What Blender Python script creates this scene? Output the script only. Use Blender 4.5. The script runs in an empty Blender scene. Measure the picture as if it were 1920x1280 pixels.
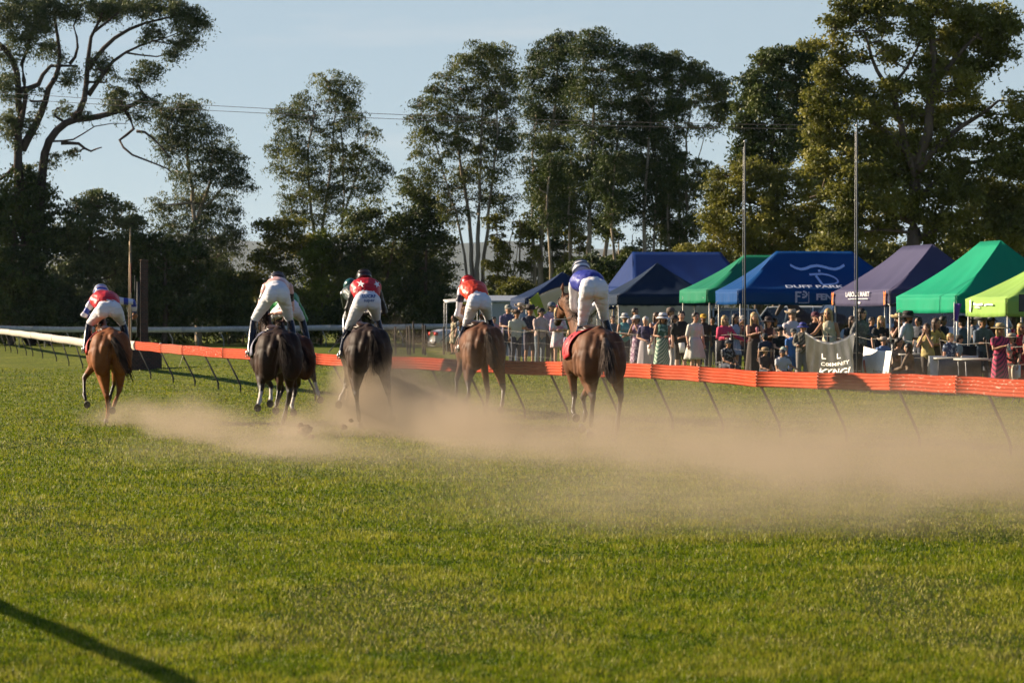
import bpy, bmesh, math, random
import numpy as np
from mathutils import Vector, Matrix, noise

# ------------------------------------------------------------------ camera, sky, sun, exposure
FPX, HOR, CAMZ = 6400.0, 580.0, 1.9
scn = bpy.context.scene
COL = scn.collection
cam = bpy.data.cameras.new("camera"); camo = bpy.data.objects.new("camera", cam); COL.objects.link(camo)
cam.sensor_width = 36.0; cam.lens = FPX * 36 / 1920; cam.shift_y = -60 / 1920.0
cam.clip_start = 0.5; cam.clip_end = 30000
camo.location = (0, 0, CAMZ); camo.rotation_euler = (math.radians(90), 0, 0)
cam.dof.use_dof = True; cam.dof.focus_distance = 52; cam.dof.aperture_fstop = 6.3
scn.camera = camo
SUN_EL = math.radians(21); SUN_AZ = math.radians(-70)      # azimuth from +Y clockwise: to the left of the camera
SDIR = Vector((math.sin(SUN_AZ) * math.cos(SUN_EL), math.cos(SUN_AZ) * math.cos(SUN_EL), math.sin(SUN_EL)))
world = bpy.data.worlds.new("World"); scn.world = world; world.use_nodes = True
wt = world.node_tree; wt.nodes.clear()
wo = wt.nodes.new("ShaderNodeOutputWorld"); wb = wt.nodes.new("ShaderNodeBackground"); sky = wt.nodes.new("ShaderNodeTexSky")
sky.sky_type = 'NISHITA'; sky.sun_disc = False; sky.sun_elevation = SUN_EL; sky.sun_rotation = SUN_AZ
sky.air_density = 1.0; sky.dust_density = 0.0; sky.ozone_density = 6.0; sky.altitude = 3000
wb.inputs[1].default_value = 0.057
veil = wt.nodes.new("ShaderNodeMixRGB"); wtc = wt.nodes.new("ShaderNodeTexCoord"); wsp = wt.nodes.new("ShaderNodeSeparateXYZ"); wmr = wt.nodes.new("ShaderNodeMapRange")
wt.links.new(wtc.outputs["Generated"], wsp.inputs[0]); wt.links.new(wsp.outputs[2], wmr.inputs[0]); wmr.inputs[1].default_value = .12; wmr.inputs[2].default_value = .45; wmr.inputs[3].default_value = .80; wmr.inputs[4].default_value = 0
wt.links.new(wmr.outputs[0], veil.inputs[0]); veil.inputs[2].default_value = (3.35, 4.00, 4.20, 1)   # pale veil low over the horizon
wmp = wt.nodes.new("ShaderNodeMapping"); wmp.inputs["Scale"].default_value = (5, 5, 34); wnz = wt.nodes.new("ShaderNodeTexNoise"); wnz.inputs["Scale"].default_value = 1.6; wnz.inputs["Detail"].default_value = 5
wr = wt.nodes.new("ShaderNodeMapRange"); wr.inputs[1].default_value = .56; wr.inputs[2].default_value = .80; wr.inputs[4].default_value = .5; wisp = wt.nodes.new("ShaderNodeMixRGB"); wisp.inputs[2].default_value = (5.2, 5.2, 5.2, 1)
wt.links.new(wtc.outputs["Generated"], wmp.inputs[0]); wt.links.new(wmp.outputs[0], wnz.inputs["Vector"]); wt.links.new(wnz.outputs[0], wr.inputs[0]); wt.links.new(wr.outputs[0], wisp.inputs[0])
wt.links.new(sky.outputs[0], veil.inputs[1]); wt.links.new(veil.outputs[0], wisp.inputs[1]); wt.links.new(wisp.outputs[0], wb.inputs[0]); wt.links.new(wb.outputs[0], wo.inputs[0])
sl = bpy.data.lights.new("sun", 'SUN'); sl.energy = 5.0; sl.angle = math.radians(0.6); sl.color = (1.0, 0.82, 0.60)
so = bpy.data.objects.new("sun", sl); COL.objects.link(so); so.rotation_euler = SDIR.to_track_quat('Z', 'Y').to_euler()
scn.view_settings.view_transform = 'Standard'; scn.view_settings.look = 'None'
scn.view_settings.exposure = 1.35; scn.view_settings.gamma = 1.0
scn.render.engine = 'CYCLES'
cy = scn.cycles
cy.use_denoising = True; cy.denoiser = 'OPENIMAGEDENOISE'; cy.use_adaptive_sampling = True; cy.adaptive_threshold = 0.02
cy.max_bounces = 6; cy.diffuse_bounces = 2; cy.glossy_bounces = 2; cy.transmission_bounces = 4; cy.volume_bounces = 1
cy.transparent_max_bounces = 8; cy.volume_step_rate = 2.0; cy.volume_max_steps = 96; cy.caustics_reflective = False; cy.caustics_refractive = False

# ------------------------------------------------------------------ helpers
rnd = random.Random(7)
R = math.radians
def W(px, py, s):
    return Vector(((px - 960) / s, FPX / s, CAMZ - (py - HOR) / s))
def smooth(a, b, x):
    t = min(1, max(0, (x - a) / (b - a))); return t * t * (3 - 2 * t)
def gz(x, y):
    "height of the turf"
    z = 0.22 * smooth(56, 76, y) * (1 - smooth(115, 150, y)) * smooth(-4, 0.5, x - (5.3 - (y - 47) * 0.30) - 3)
    z += 0.03 * math.sin(x * .31 + 1.3) * math.sin(y * .17) * smooth(60, 30, y)
    if y > 260: z -= (y - 260) * 0.012 * smooth(260, 500, y)
    return z
def tag(o, label=None, cat=None, group=None, kind=None):
    if label: o["label"] = label
    if cat: o["category"] = cat
    if group: o["group"] = group
    if kind: o["kind"] = kind
    return o
def empty(name, loc, rz=0, **k):
    o = bpy.data.objects.new(name, None); COL.objects.link(o); o.location = loc; o.rotation_euler = (0, 0, rz)
    o.empty_display_size = .2
    return tag(o, **k)
def children(o): return [c for c in bpy.data.objects if c.parent == o]

_mats = {}
ALB = .78            # pigments a little deeper than their swatches
def mat(name, col, rough=.7, amt=.18, scale=6.0, bump=0.0, bscale=30.0, metal=0.0, trans=0.0, spec=.4, col2=None, stretch=None, sheen=0.0, coat=0.0):
    key = (name, tuple(col))
    if key in _mats: return _mats[key]
    col = [c * ALB for c in col]; col2 = [c * ALB for c in col2] if col2 else None
    m = bpy.data.materials.new(name); m.use_nodes = True; nt = m.node_tree; b = nt.nodes["Principled BSDF"]
    b.inputs["Roughness"].default_value = rough; b.inputs["Metallic"].default_value = metal
    b.inputs["Specular IOR Level"].default_value = spec
    if coat: b.inputs["Coat Weight"].default_value = coat
    if sheen: b.inputs["Sheen Weight"].default_value = sheen
    tc = nt.nodes.new("ShaderNodeTexCoord"); mp = nt.nodes.new("ShaderNodeMapping"); nt.links.new(tc.outputs["Object"], mp.inputs[0])
    if stretch: mp.inputs["Scale"].default_value = stretch
    n = nt.nodes.new("ShaderNodeTexNoise"); n.inputs["Scale"].default_value = scale; n.inputs["Detail"].default_value = 4
    nt.links.new(mp.outputs[0], n.inputs["Vector"])
    r = nt.nodes.new("ShaderNodeValToRGB"); r.color_ramp.elements[0].position = .32; r.color_ramp.elements[1].position = .68
    c2 = col2 if col2 else [min(1, c * (1 + amt)) for c in col]
    c1 = col if col2 else [c * (1 - amt) for c in col]
    r.color_ramp.elements[0].color = (*c1, 1); r.color_ramp.elements[1].color = (*c2, 1)
    nt.links.new(n.outputs[0], r.inputs[0]); nt.links.new(r.outputs[0], b.inputs["Base Color"])
    if bump:
        n2 = nt.nodes.new("ShaderNodeTexNoise"); n2.inputs["Scale"].default_value = bscale; n2.inputs["Detail"].default_value = 5
        nt.links.new(mp.outputs[0], n2.inputs["Vector"])
        bp = nt.nodes.new("ShaderNodeBump"); bp.inputs["Strength"].default_value = bump; bp.inputs["Distance"].default_value = .02
        nt.links.new(n2.outputs[0], bp.inputs["Height"]); nt.links.new(bp.outputs[0], b.inputs["Normal"])
    if trans:
        t = nt.nodes.new("ShaderNodeBsdfTranslucent"); mx = nt.nodes.new("ShaderNodeMixShader"); mx.inputs[0].default_value = trans
        nt.links.new(r.outputs[0], t.inputs[0]); nt.links.new(b.outputs[0], mx.inputs[1]); nt.links.new(t.outputs[0], mx.inputs[2])
        nt.links.new(mx.outputs[0], nt.nodes["Material Output"].inputs[0])
    _mats[key] = m
    return m

class MB:
    def __init__(s): s.v = []; s.f = []; s.m = []; s.mats = []
    def mi(s, m):
        if m is None: return 0
        if m not in s.mats: s.mats.append(m)
        return s.mats.index(m)
    def add(s, vs, fs, m=None):
        b = len(s.v); i = s.mi(m); s.v += [tuple(v) for v in vs]; s.f += [tuple(k + b for k in f) for f in fs]; s.m += [i] * len(fs)
        return s
    def box(s, c, d, m=None, rot=None):
        x, y, z = d[0] / 2, d[1] / 2, d[2] / 2; c = Vector(c)
        vs = [Vector((a, b, e)) for a in (-x, x) for b in (-y, y) for e in (-z, z)]
        if rot is not None: vs = [rot @ v for v in vs]
        return s.add([c + v for v in vs], [(0, 1, 3, 2), (4, 6, 7, 5), (0, 4, 5, 1), (2, 3, 7, 6), (0, 2, 6, 4), (1, 5, 7, 3)], m)
    def tube(s, pts, rad, seg=10, m=None, up=(0, 0, 1), cap=True):
        "rad: list of r or (ra along side, rb along up-ish)"
        pts = [Vector(p) for p in pts]; n = len(pts); vs = []; fs = []; up = Vector(up)
        rr = [(r, r) if not isinstance(r, (tuple, list)) else r for r in rad]
        T = []
        for i in range(n):
            a = pts[max(0, i - 1)]; b = pts[min(n - 1, i + 1)]; t = (b - a)
            T.append(t.normalized() if t.length > 1e-9 else Vector((0, 0, 1)))
        P = []; Q = []
        if cap:
            P = [(pts[0] - T[0] * max(rr[0]) * .6, .6, 0), ]; Q = [(pts[-1] + T[-1] * max(rr[-1]) * .6, .6, n - 1)]
        rings = [(p, k, i) for (p, k, i) in P] + [(pts[i], 1, i) for i in range(n)] + Q
        for (p, k, i) in rings:
            t = T[i]; sd = t.cross(up)
            if sd.length < .05: sd = t.cross(Vector((0, 1, 0)) if abs(t.y) < .9 else Vector((1, 0, 0)))
            sd.normalize(); u2 = sd.cross(t).normalized()
            for j in range(seg):
                a = 2 * math.pi * j / seg
                vs.append(p + sd * math.cos(a) * rr[i][0] * k + u2 * math.sin(a) * rr[i][1] * k)
        nr = len(rings)
        for i in range(nr - 1):
            for j in range(seg):
                k = (j + 1) % seg; fs.append((i * seg + j, i * seg + k, (i + 1) * seg + k, (i + 1) * seg + j))
        fs.append(tuple(reversed(range(seg)))); fs.append(tuple((nr - 1) * seg + j for j in range(seg)))
        fs = [tuple(reversed(f)) for f in fs]
        return s.add(vs, fs, m)
    def ball(s, c, r, m=None, seg=14, rings=9, rot=None, zmin=-1.0, zmax=1.0):
        c = Vector(c); r = r if isinstance(r, (tuple, list)) else (r, r, r); vs = []; fs = []
        a0 = math.asin(zmin); a1 = math.asin(zmax)
        for i in range(rings + 1):
            a = a0 + (a1 - a0) * i / rings
            for j in range(seg):
                b = 2 * math.pi * j / seg; v = Vector((math.cos(a) * math.cos(b) * r[0], math.cos(a) * math.sin(b) * r[1], math.sin(a) * r[2]))
                if rot is not None: v = rot @ v
                vs.append(c + v)
        for i in range(rings):
            for j in range(seg):
                k = (j + 1) % seg; fs.append((i * seg + j, i * seg + k, (i + 1) * seg + k, (i + 1) * seg + j))
        fs.append(tuple(reversed(range(seg)))); fs.append(tuple(rings * seg + j for j in range(seg)))
        return s.add(vs, fs, m)
    def quad(s, a, b, c, d, m=None): return s.add([a, b, c, d], [(0, 1, 2, 3)], m)
    def grid(s, fn, nu, nv, m=None):
        vs = [fn(i / nu, j / nv) for j in range(nv + 1) for i in range(nu + 1)]
        fs = [(j * (nu + 1) + i, j * (nu + 1) + i + 1, (j + 1) * (nu + 1) + i + 1, (j + 1) * (nu + 1) + i) for j in range(nv) for i in range(nu)]
        return s.add(vs, fs, m)
    def mesh(s, name):
        me = bpy.data.meshes.new(name); me.from_pydata(s.v, [], s.f)
        for m in s.mats: me.materials.append(m)
        if s.mats: me.polygons.foreach_set("material_index", s.m)
        me.update(); return me
    def build(s, name, parent=None, m=None, sm=True, loc=None, **k):
        if m is not None and not s.mats: s.mats = [m]
        me = s.mesh(name); o = bpy.data.objects.new(name, me); COL.objects.link(o)
        if sm: me.polygons.foreach_set("use_smooth", [True] * len(me.polygons))
        if parent: o.parent = parent
        if loc is not None: o.location = loc
        return tag(o, **k)

_tmp = bpy.data.scenes.new("tmp")
def tmp_dg():
    _tmp.view_layers[0].update()
    return _tmp.view_layers[0].depsgraph
def fuse(mb, voxel=.02, smooth_it=4, fac=.5):
    "one continuous closed surface from overlapping volumes -> (verts array, polygons)"
    me = mb.mesh("t"); o = bpy.data.objects.new("t", me); _tmp.collection.objects.link(o)
    r = o.modifiers.new("r", 'REMESH'); r.mode = 'VOXEL'; r.voxel_size = voxel
    if smooth_it:
        q = o.modifiers.new("s", 'SMOOTH'); q.iterations = smooth_it; q.factor = fac
    dg = tmp_dg()
    out = bpy.data.meshes.new_from_object(o.evaluated_get(dg)); bpy.data.objects.remove(o); bpy.data.meshes.remove(me)
    out.polygons.foreach_set("use_smooth", [True] * len(out.polygons))
    return out
def put(me, name, parent, mats, pick=None, loc=None, **k):
    "link a mesh; pick(centre) -> material index"
    me.materials.clear()
    for m in mats: me.materials.append(m)
    if pick:
        n = len(me.polygons); c = np.empty(n * 3); me.polygons.foreach_get("center", c); c = c.reshape(n, 3)
        me.polygons.foreach_set("material_index", [int(pick(p)) for p in c])
    else: me.polygons.foreach_set("material_index", [0] * len(me.polygons))
    me.name = name
    o = bpy.data.objects.new(name, me); COL.objects.link(o)
    if parent: o.parent = parent
    if loc is not None: o.location = loc
    return tag(o, **k)
def wrinkle(me, amp, fz=26.0, fx=7.0, seed=0.0):
    "cloth creases: displace along the normals, mostly as level folds"
    for v in me.vertices:
        c = v.co; n = noise.noise(Vector((c.x * fx + seed, c.y * fx, c.z * fz + 3 * c.x))) + .5 * noise.noise(Vector((c.x * fx * 3, c.y * fx * 3 + seed, c.z * fz * 1.7)))
        v.co = c + v.normal * n * amp
    return me
def copy_tree(o, parent=None):
    c = o.copy(); COL.objects.link(c)
    if parent: c.parent = parent
    for ch in children(o): copy_tree(ch, c)
    return c

# ------------------------------------------------------------------ ground
def ground_mat():
    m = bpy.data.materials.new("turf"); m.use_nodes = True; nt = m.node_tree; b = nt.nodes["Principled BSDF"]
    b.inputs["Roughness"].default_value = .95; b.inputs["Specular IOR Level"].default_value = .1
    g = nt.nodes.new("ShaderNodeNewGeometry")
    def nz(sc, det=5, dist=0, st=(1, 1, 1)):
        mp = nt.nodes.new("ShaderNodeMapping"); mp.inputs["Scale"].default_value = st; nt.links.new(g.outputs["Position"], mp.inputs[0])
        n = nt.nodes.new("ShaderNodeTexNoise"); n.inputs["Scale"].default_value = sc; n.inputs["Detail"].default_value = det; n.inputs["Distortion"].default_value = dist
        nt.links.new(mp.outputs[0], n.inputs["Vector"]); return n.outputs[0]
    def ramp(f, stops):
        r = nt.nodes.new("ShaderNodeValToRGB"); e = r.color_ramp.elements
        while len(e) < len(stops): e.new(.5)
        for k, (p, c) in enumerate(stops): e[k].position = p; e[k].color = (*c, 1)
        nt.links.new(f, r.inputs[0]); return r.outputs[0]
    def mix(f, a, c, mode='MIX'):
        x = nt.nodes.new("ShaderNodeMixRGB"); x.blend_type = mode
        if isinstance(f, float): x.inputs[0].default_value = f
        else: nt.links.new(f, x.inputs[0])
        nt.links.new(a, x.inputs[1]); nt.links.new(c, x.inputs[2]); return x.outputs[0]
    base = ramp(nz(.55, 6, .6), [(.3, (0.086, 0.131, 0.008)), (.5, (0.139, 0.168, 0.013)), (.68, (0.212, 0.228, 0.029))])
    fine = ramp(nz(9, 6), [(.32, (.25, .25, .25)), (.52, (1, 1, 1)), (.70, (1.9, 1.8, 1.5))])
    c = mix(.9, base, fine, 'MULTIPLY')
    bare = ramp(nz(.9, 5, .4, (1, .5, 1)), [(.60, (0, 0, 0)), (.72, (1, 1, 1))])
    soil = ramp(nz(14, 4), [(.3, (.10, .085, .03)), (.7, (.20, .165, .06))])
    x = nt.nodes.new("ShaderNodeMath"); x.operation = 'MULTIPLY'; x.inputs[1].default_value = .55; nt.links.new(bare, x.inputs[0])
    c = mix(x.outputs[0], c, soil)
    nt.links.new(c, b.inputs["Base Color"])
    bp = nt.nodes.new("ShaderNodeBump"); bp.inputs["Strength"].default_value = .9; bp.inputs["Distance"].default_value = .05
    nt.links.new(nz(16, 6), bp.inputs["Height"]); nt.links.new(bp.outputs[0], b.inputs["Normal"])
    return m
turf = ground_mat()
for n_ in turf.node_tree.nodes:
    if n_.type == 'VALTORGB' and n_.color_ramp.elements[-1].color[0] < .9 and n_.color_ramp.elements[0].color[0] > 0:
        for e_ in n_.color_ramp.elements: e_.color = [c * ALB for c in e_.color[:3]] + [1]
def ground():
    ys = [-30, 0, 8] + [10 + i * 1.0 for i in range(150)] + [165 + 12 * i for i in range(30)] + [600, 800, 1200, 2000, 4000, 9000]
    mb = MB(); rows = []
    nx = 70
    for y in ys:
        w = 25 + abs(y) * .35; w = w if y < 500 else y * 1.2
        rows.append([(x := (-w + 2 * w * i / nx), y, gz(x, y)) for i in range(nx + 1)])
    vs = [v for r in rows for v in r]; fs = [(j * (nx + 1) + i, j * (nx + 1) + i + 1, (j + 1) * (nx + 1) + i + 1, (j + 1) * (nx + 1) + i) for j in range(len(ys) - 1) for i in range(nx)]
    mb.add(vs, fs, turf); mb.build("ground", kind="structure")
ground()

def leaf_mesh(name, C, A, B, mats, midx=None):
    "many rhombic leaves: centres C, half-axis A (long), B (short); arrays (n,3)"
    n = len(C); v = np.empty((n, 4, 3)); v[:, 0] = C - A; v[:, 1] = C - B; v[:, 2] = C + A; v[:, 3] = C + B
    me = bpy.data.meshes.new(name); me.vertices.add(n * 4); me.vertices.foreach_set("co", v.reshape(-1))
    me.loops.add(n * 4); me.loops.foreach_set("vertex_index", np.arange(n * 4)); me.polygons.add(n)
    me.polygons.foreach_set("loop_start", np.arange(n) * 4); me.polygons.foreach_set("loop_total", np.full(n, 4))
    for m in mats: me.materials.append(m)
    if midx is not None: me.polygons.foreach_set("material_index", midx.astype(np.int32))
    me.update(); me.validate(); return me

def leaf_mat(name, stops, scale=.6, trans=.35, rough=.55, fine=6.0):
    stops = [(p, [v * ALB for v in c]) for p, c in stops]
    m = bpy.data.materials.new(name); m.use_nodes = True; nt = m.node_tree; b = nt.nodes["Principled BSDF"]
    b.inputs["Roughness"].default_value = rough; b.inputs["Specular IOR Level"].default_value = .25
    g = nt.nodes.new("ShaderNodeNewGeometry")
    n = nt.nodes.new("ShaderNodeTexNoise"); n.inputs["Scale"].default_value = scale; n.inputs["Detail"].default_value = 5; n.inputs["Roughness"].default_value = .65
    nt.links.new(g.outputs["Position"], n.inputs["Vector"])
    n2 = nt.nodes.new("ShaderNodeTexNoise"); n2.inputs["Scale"].default_value = fine; n2.inputs["Detail"].default_value = 2; nt.links.new(g.outputs["Position"], n2.inputs["Vector"])
    ad = nt.nodes.new("ShaderNodeMath"); ad.operation = 'MULTIPLY_ADD'; ad.inputs[1].default_value = .45; nt.links.new(n2.outputs[0], ad.inputs[0]); nt.links.new(n.outputs[0], ad.inputs[2])
    r = nt.nodes.new("ShaderNodeValToRGB"); e = r.color_ramp.elements
    while len(e) < len(stops): e.new(.5)
    for k, (p, c) in enumerate(stops): e[k].position = p; e[k].color = (*c, 1)
    nt.links.new(ad.outputs[0], r.inputs[0]); nt.links.new(r.outputs[0], b.inputs["Base Color"])
    t = nt.nodes.new("ShaderNodeBsdfTranslucent"); mx = nt.nodes.new("ShaderNodeMixShader"); mx.inputs[0].default_value = trans
    nt.links.new(r.outputs[0], t.inputs[0]); nt.links.new(b.outputs[0], mx.inputs[1]); nt.links.new(t.outputs[0], mx.inputs[2])
    nt.links.new(mx.outputs[0], nt.nodes["Material Output"].inputs[0])
    return m

def grass():
    rg = np.random.default_rng(3); N = 430000
    py = 690 + (1330 - 690) * rg.random(N) ** .92; px = -180 + 2280 * rg.random(N)
    d = FPX * CAMZ / (py - HOR); x = (px - 960) / FPX * d; y = d
    keep = np.ones(N, bool)
    z = np.array([gz(a, b) for a, b in zip(x, y)])
    # tussocky: clumps make blades taller
    cl = np.array([noise.noise(Vector((a * 1.1, b * 1.1, 0))) for a, b in zip(x, y)])
    cl2 = np.array([noise.noise(Vector((a * 5, b * 5, 3))) for a, b in zip(x, y)])
    cl3 = np.array([noise.noise(Vector((a * 14, b * 9, 7))) for a, b in zip(x, y)])
    dry = np.array([noise.noise(Vector((a * .55 + 9, b * .22, 2))) + .5 * noise.noise(Vector((a * 2.1, b * .9, 5))) for a, b in zip(x, y)])
    h = (.022 + .022 * rg.random(N)) * (1 + .5 * cl + .65 * cl2 + .45 * cl3) * np.where(dry > .42, .8, 1.0); h = np.clip(h, .005, .10)
    tall = rg.random(N) < .006; h[tall] *= 2.0
    w = .0036 * (d / 17.0) * (.7 + .7 * rg.random(N))
    ang = rg.random(N) * 2 * np.pi; lean = .75 * rg.random(N)
    A = np.stack([np.cos(ang) * lean * h, np.sin(ang) * lean * h, h], 1) * .5
    a2 = rg.random(N) * 2 * np.pi; B = np.stack([np.cos(a2) * w, np.sin(a2) * w * .5, np.zeros(N)], 1)
    C = np.stack([x, y, z], 1) + A * .95
    fam = cl * .8 + .8 * cl2 + .6 * cl3 + .7 * (rg.random(N) - .5)
    mi = np.where(fam > .34, 1, 0); mi[rg.random(N) < .06] = 2; mi[fam < -.38] = 3; q_ = (dry > .30) & (rg.random(N) < np.clip((dry - .15) * 1.5, 0, .42)); mi[q_] = 2; mi[(dry > .12) & (mi == 0) & (rg.random(N) < .5)] = 1
    ms = [leaf_mat("grass_blade", [(.40, (0.070, 0.128, 0.002)), (.65, (0.162, 0.226, 0.005)), (.95, (0.308, 0.341, 0.015))], scale=1.3, trans=.4, fine=3),
          leaf_mat("grass_olive", [(.40, (0.185, 0.222, 0.009)), (.7, (0.308, 0.316, 0.024)), (.95, (0.447, 0.427, 0.072))], scale=1.3, trans=.4, fine=3),
          mat("straw", (.38, .35, .09), .8), leaf_mat("grass_deep", [(.45, (0.034, 0.077, 0.002)), (.9, (0.108, 0.179, 0.005))], scale=.5, trans=.4)]
    me = leaf_mesh("grass", C, A, B, ms, mi)
    o = bpy.data.objects.new("grass", me); COL.objects.link(o)
    tag(o, "short green turf grass with straw coloured patches", "grass", kind="stuff")
grass()
# ------------------------------------------------------------------ rails
PX = [-60, 0, 45, 100, 160, 255, 305, 345, 421, 460, 598, 780, 855, 966, 1064, 1192, 1340, 1425, 1500, 1676, 1800, 1920, 2100, 2300, 2900]
PT = [610, 616, 620.5, 627.5, 635, 639.4, 644, 647, 652.3, 653.8, 662.5, 669.3, 672.5, 676, 678.5, 680.5, 688, 695.5, 697.5, 700, 704.5, 711, 722, 735, 782]
PS = [34, 41, 47, 54, 61.5, 68.5, 73, 76, 81.5, 84, 92, 100.5, 104, 108.5, 112.5, 117, 123, 127, 130, 137, 142.5, 148, 157, 168, 215]
def rail_at(px):
    t = np.interp(px, PX, PT); s = np.interp(px, PX, PS)
    return W(px, t, s)
m_or = mat("orange_cover", (.44, .050, .012), .7, .12, 5, spec=.1, col2=(.50, .080, .028), stretch=(1, 1, 4), bump=.3, bscale=25)
m_orb = mat("orange_worn", (.42, .055, .018), .7, .1, 14, spec=.1, col2=(.52, .16, .09), stretch=(2, 2, 9), bump=.3, bscale=25)
m_orw = mat("orange_scuffed", (.43, .052, .014), .7, .1, 11, spec=.1, col2=(.60, .38, .28), stretch=(1, 1, 3.5), bump=.3, bscale=25)
for n_ in m_orw.node_tree.nodes:
    if n_.type == 'VALTORGB': n_.color_ramp.elements[0].position = .60; n_.color_ramp.elements[1].position = .66
m_wh = mat("white_rail_paint", (.42, .38, .31), .6, .2, 4, col2=(.58, .54, .46), stretch=(1, 1, 5), bump=.2)
m_steel = mat("dark_steel_post", (.035, .033, .034), .5, .3, 20, metal=.2)
m_galv = mat("galvanised", (.36, .36, .36), .45, .2, 12, metal=.5)
def rail_panel(fence, a, b, za, zb, m, hh=.235, ribs=5):
    "a ribbed rail section: corrugated face with real thickness"
    a = Vector(a); b = Vector(b); t = (b - a); t.z = 0; L = t.length; t.normalize(); nrm = Vector((-t.y, t.x, 0))
    if nrm.x > 0: nrm = -nrm                                            # towards the track
    prof = []
    n = ribs * 4
    for i in range(n + 1):
        v = i / n; bul = .030 * abs(math.sin(v * math.pi * ribs)) ** .6 + .012 * math.sin(v * math.pi)
        prof.append((bul + .035, -hh * v))
    prof = [(-.05, -.005)] + prof + [(-.05, -hh)]
    mb = MB(); k = max(2, int(L / .5)); vs = []; q = len(prof)
    for j in range(k + 1):
        f = j / k; p = a.lerp(b, f); sag = .006 * math.sin(f * 9 + a.x) ; z = za + (zb - za) * f + sag
        for (dx, dz) in prof: vs.append(Vector((p.x, p.y, z + dz)) + nrm * dx)
    fs = [(j * q + i, j * q + (i + 1) % q, (j + 1) * q + (i + 1) % q, (j + 1) * q + i) for j in range(k) for i in range(q)]
    fs += [tuple(range(q)), tuple(k * q + i for i in reversed(range(q)))]
    mb.add(vs, fs, m); return mb.build("rail_panel", fence)
def gooseneck(px, m=m_steel, foot=.30, r=.021):
    p = rail_at(px); q = rail_at(px + 6); t = (q - p); t.z = 0; t.normalize(); nrm = Vector((-t.y, t.x, 0))
    if nrm.x < 0: nrm = -nrm
    top = p + Vector((0, 0, -.20)); base = Vector((p.x, p.y, 0)) + nrm * foot; base.z = gz(base.x, base.y)
    mb = MB(); d = base
    mb.tube([d + Vector((0, 0, -.06)), d + Vector((0, 0, .14)), d + Vector((0, 0, .24)) - nrm * .035, top - nrm * .02 + Vector((0, 0, -.02)), top + Vector((0, 0, .12))], [r] * 5, 8, m)
    return mb
fence = empty("outer_rail", rail_at(700) * Vector((1, 1, 0)), label="long track rail, orange by the crowd and white at far left", cat="race rail")
fence.location = (0, 0, 0)
cuts = [305, 345, 421, 598, 722, 880, 1060, 1227, 1317, 1425, 1540, 1676, 1800, 1960, 2150, 2300, 2600, 2900]
pw = rail_at(255); prev = 257
for c in cuts:
    a = rail_at(prev); b = rail_at(c); m = m_orw if c in (1800, 1960, 421) else (m_orb if c in (345,) else m_or)
    rail_panel(fence, a, b, a.z, b.z, m); prev = c
xs = [-60, -20, 20, 60, 100, 160, 215, 255]
for i in range(len(xs) - 1):
    a = rail_at(xs[i]); b = rail_at(xs[i + 1] - .3); rail_panel(fence, a, b, a.z, b.z, m_wh, ribs=1, hh=.24).name = "white_panel"
for px in (345, 421, 1060, 1227, 1317, 1425, 1540, 1676, 1800):
    q = rail_at(px); mb = MB(); mb.box(q + Vector((-.045, -.02, -.118)), (.022, .075, .236), rot=Matrix.Rotation(R(15), 3, 'Z')); mb.build("joint_strap", fence, mat("joint_strap_orange", (.42, .09, .05), .7))
a = rail_at(303); b = rail_at(306)
band = MB(); band.tube([a + Vector((-.02, -.09, -.0)), a + Vector((.05, -.09, -.12)), a + Vector((.10, -.09, -.25))], [.035, .035, .035], 6); band.build("tie_band", fence, m_wh)
pxs = [-45, -30, -15, 2, 12, 24, 40, 52, 70, 95, 118, 143, 165, 190, 225, 262, 303, 343, 386, 427, 468, 520, 565, 627, 690, 750, 812, 880, 954, 1035, 1130, 1229, 1322, 1429, 1552, 1687, 1856, 2040, 2240, 2480, 2740]
for p in pxs: gooseneck(p, foot=.30 if p > 250 else .2).build("post", fence, m_steel)
mb = MB(); mb.tube([rail_at(344) + Vector((0, 0, -.24)), rail_at(340) + Vector((-.06, 0, -.55))], [.01, .004], 5); mb.build("loose_strap", fence, m_wh)

# inner rail on the camera side of the course, only its shadow reaches the picture
inner = empty("inner_rail", (0, 0, 0), label="running rail on the near side of the track, just out of frame at left", cat="race rail")
ia = Vector((-3.62, 16.6, 0)); idr = Vector((-.335, .942, 0)).normalized()
for k in range(6):
    a = ia + idr * (k * 2.4 - 4.8); b = a + idr * 2.38
    mb = MB(); mb.tube([a + Vector((0, 0, 1.05)), a.lerp(b, .5) + Vector((0, 0, 1.03)), b + Vector((0, 0, 1.05))], [(.045, .045)] * 3, 8); mb.build("rail_panel", inner, m_wh)
    mb = MB(); e = a + Vector((-.35, -.1, 0))
    mb.tube([e, e + Vector((0, 0, .35)), a + Vector((0, 0, 1.02))], [.025] * 3, 8); mb.build("post", inner, m_steel)

# far white rail, beyond the course
far = empty("far_rail", (0, 0, 0), label="straight white rail across the far turn, in front of the trees", cat="race rail")
FS = 37.0
def farp(px): s = np.interp(px, [-80, 250, 500, 840], [38, 37, 36.5, 36.5]); return W(px, np.interp(px, [-80, 100, 300, 840], [608, 613, 613.5, 606.5]), s)
ch = [-80, 60, 200, 340, 480, 620, 760, 880]
for i in range(len(ch) - 1):
    a = farp(ch[i]); b = farp(ch[i + 1]); rail_panel(far, a, b, a.z, b.z, mat("far_rail_paint", (.60, .58, .54), .6), hh=.27, ribs=1)
for px in range(-70, 880, 48):
    p = farp(px); g = gz(p.x, p.y); mb = MB(); mb.tube([(p.x + .25, p.y + .1, g), (p.x + .25, p.y + .1, .4), (p.x, p.y + .08, p.z - .15)], [.03] * 3, 6); mb.build("post", far, m_galv)

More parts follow.
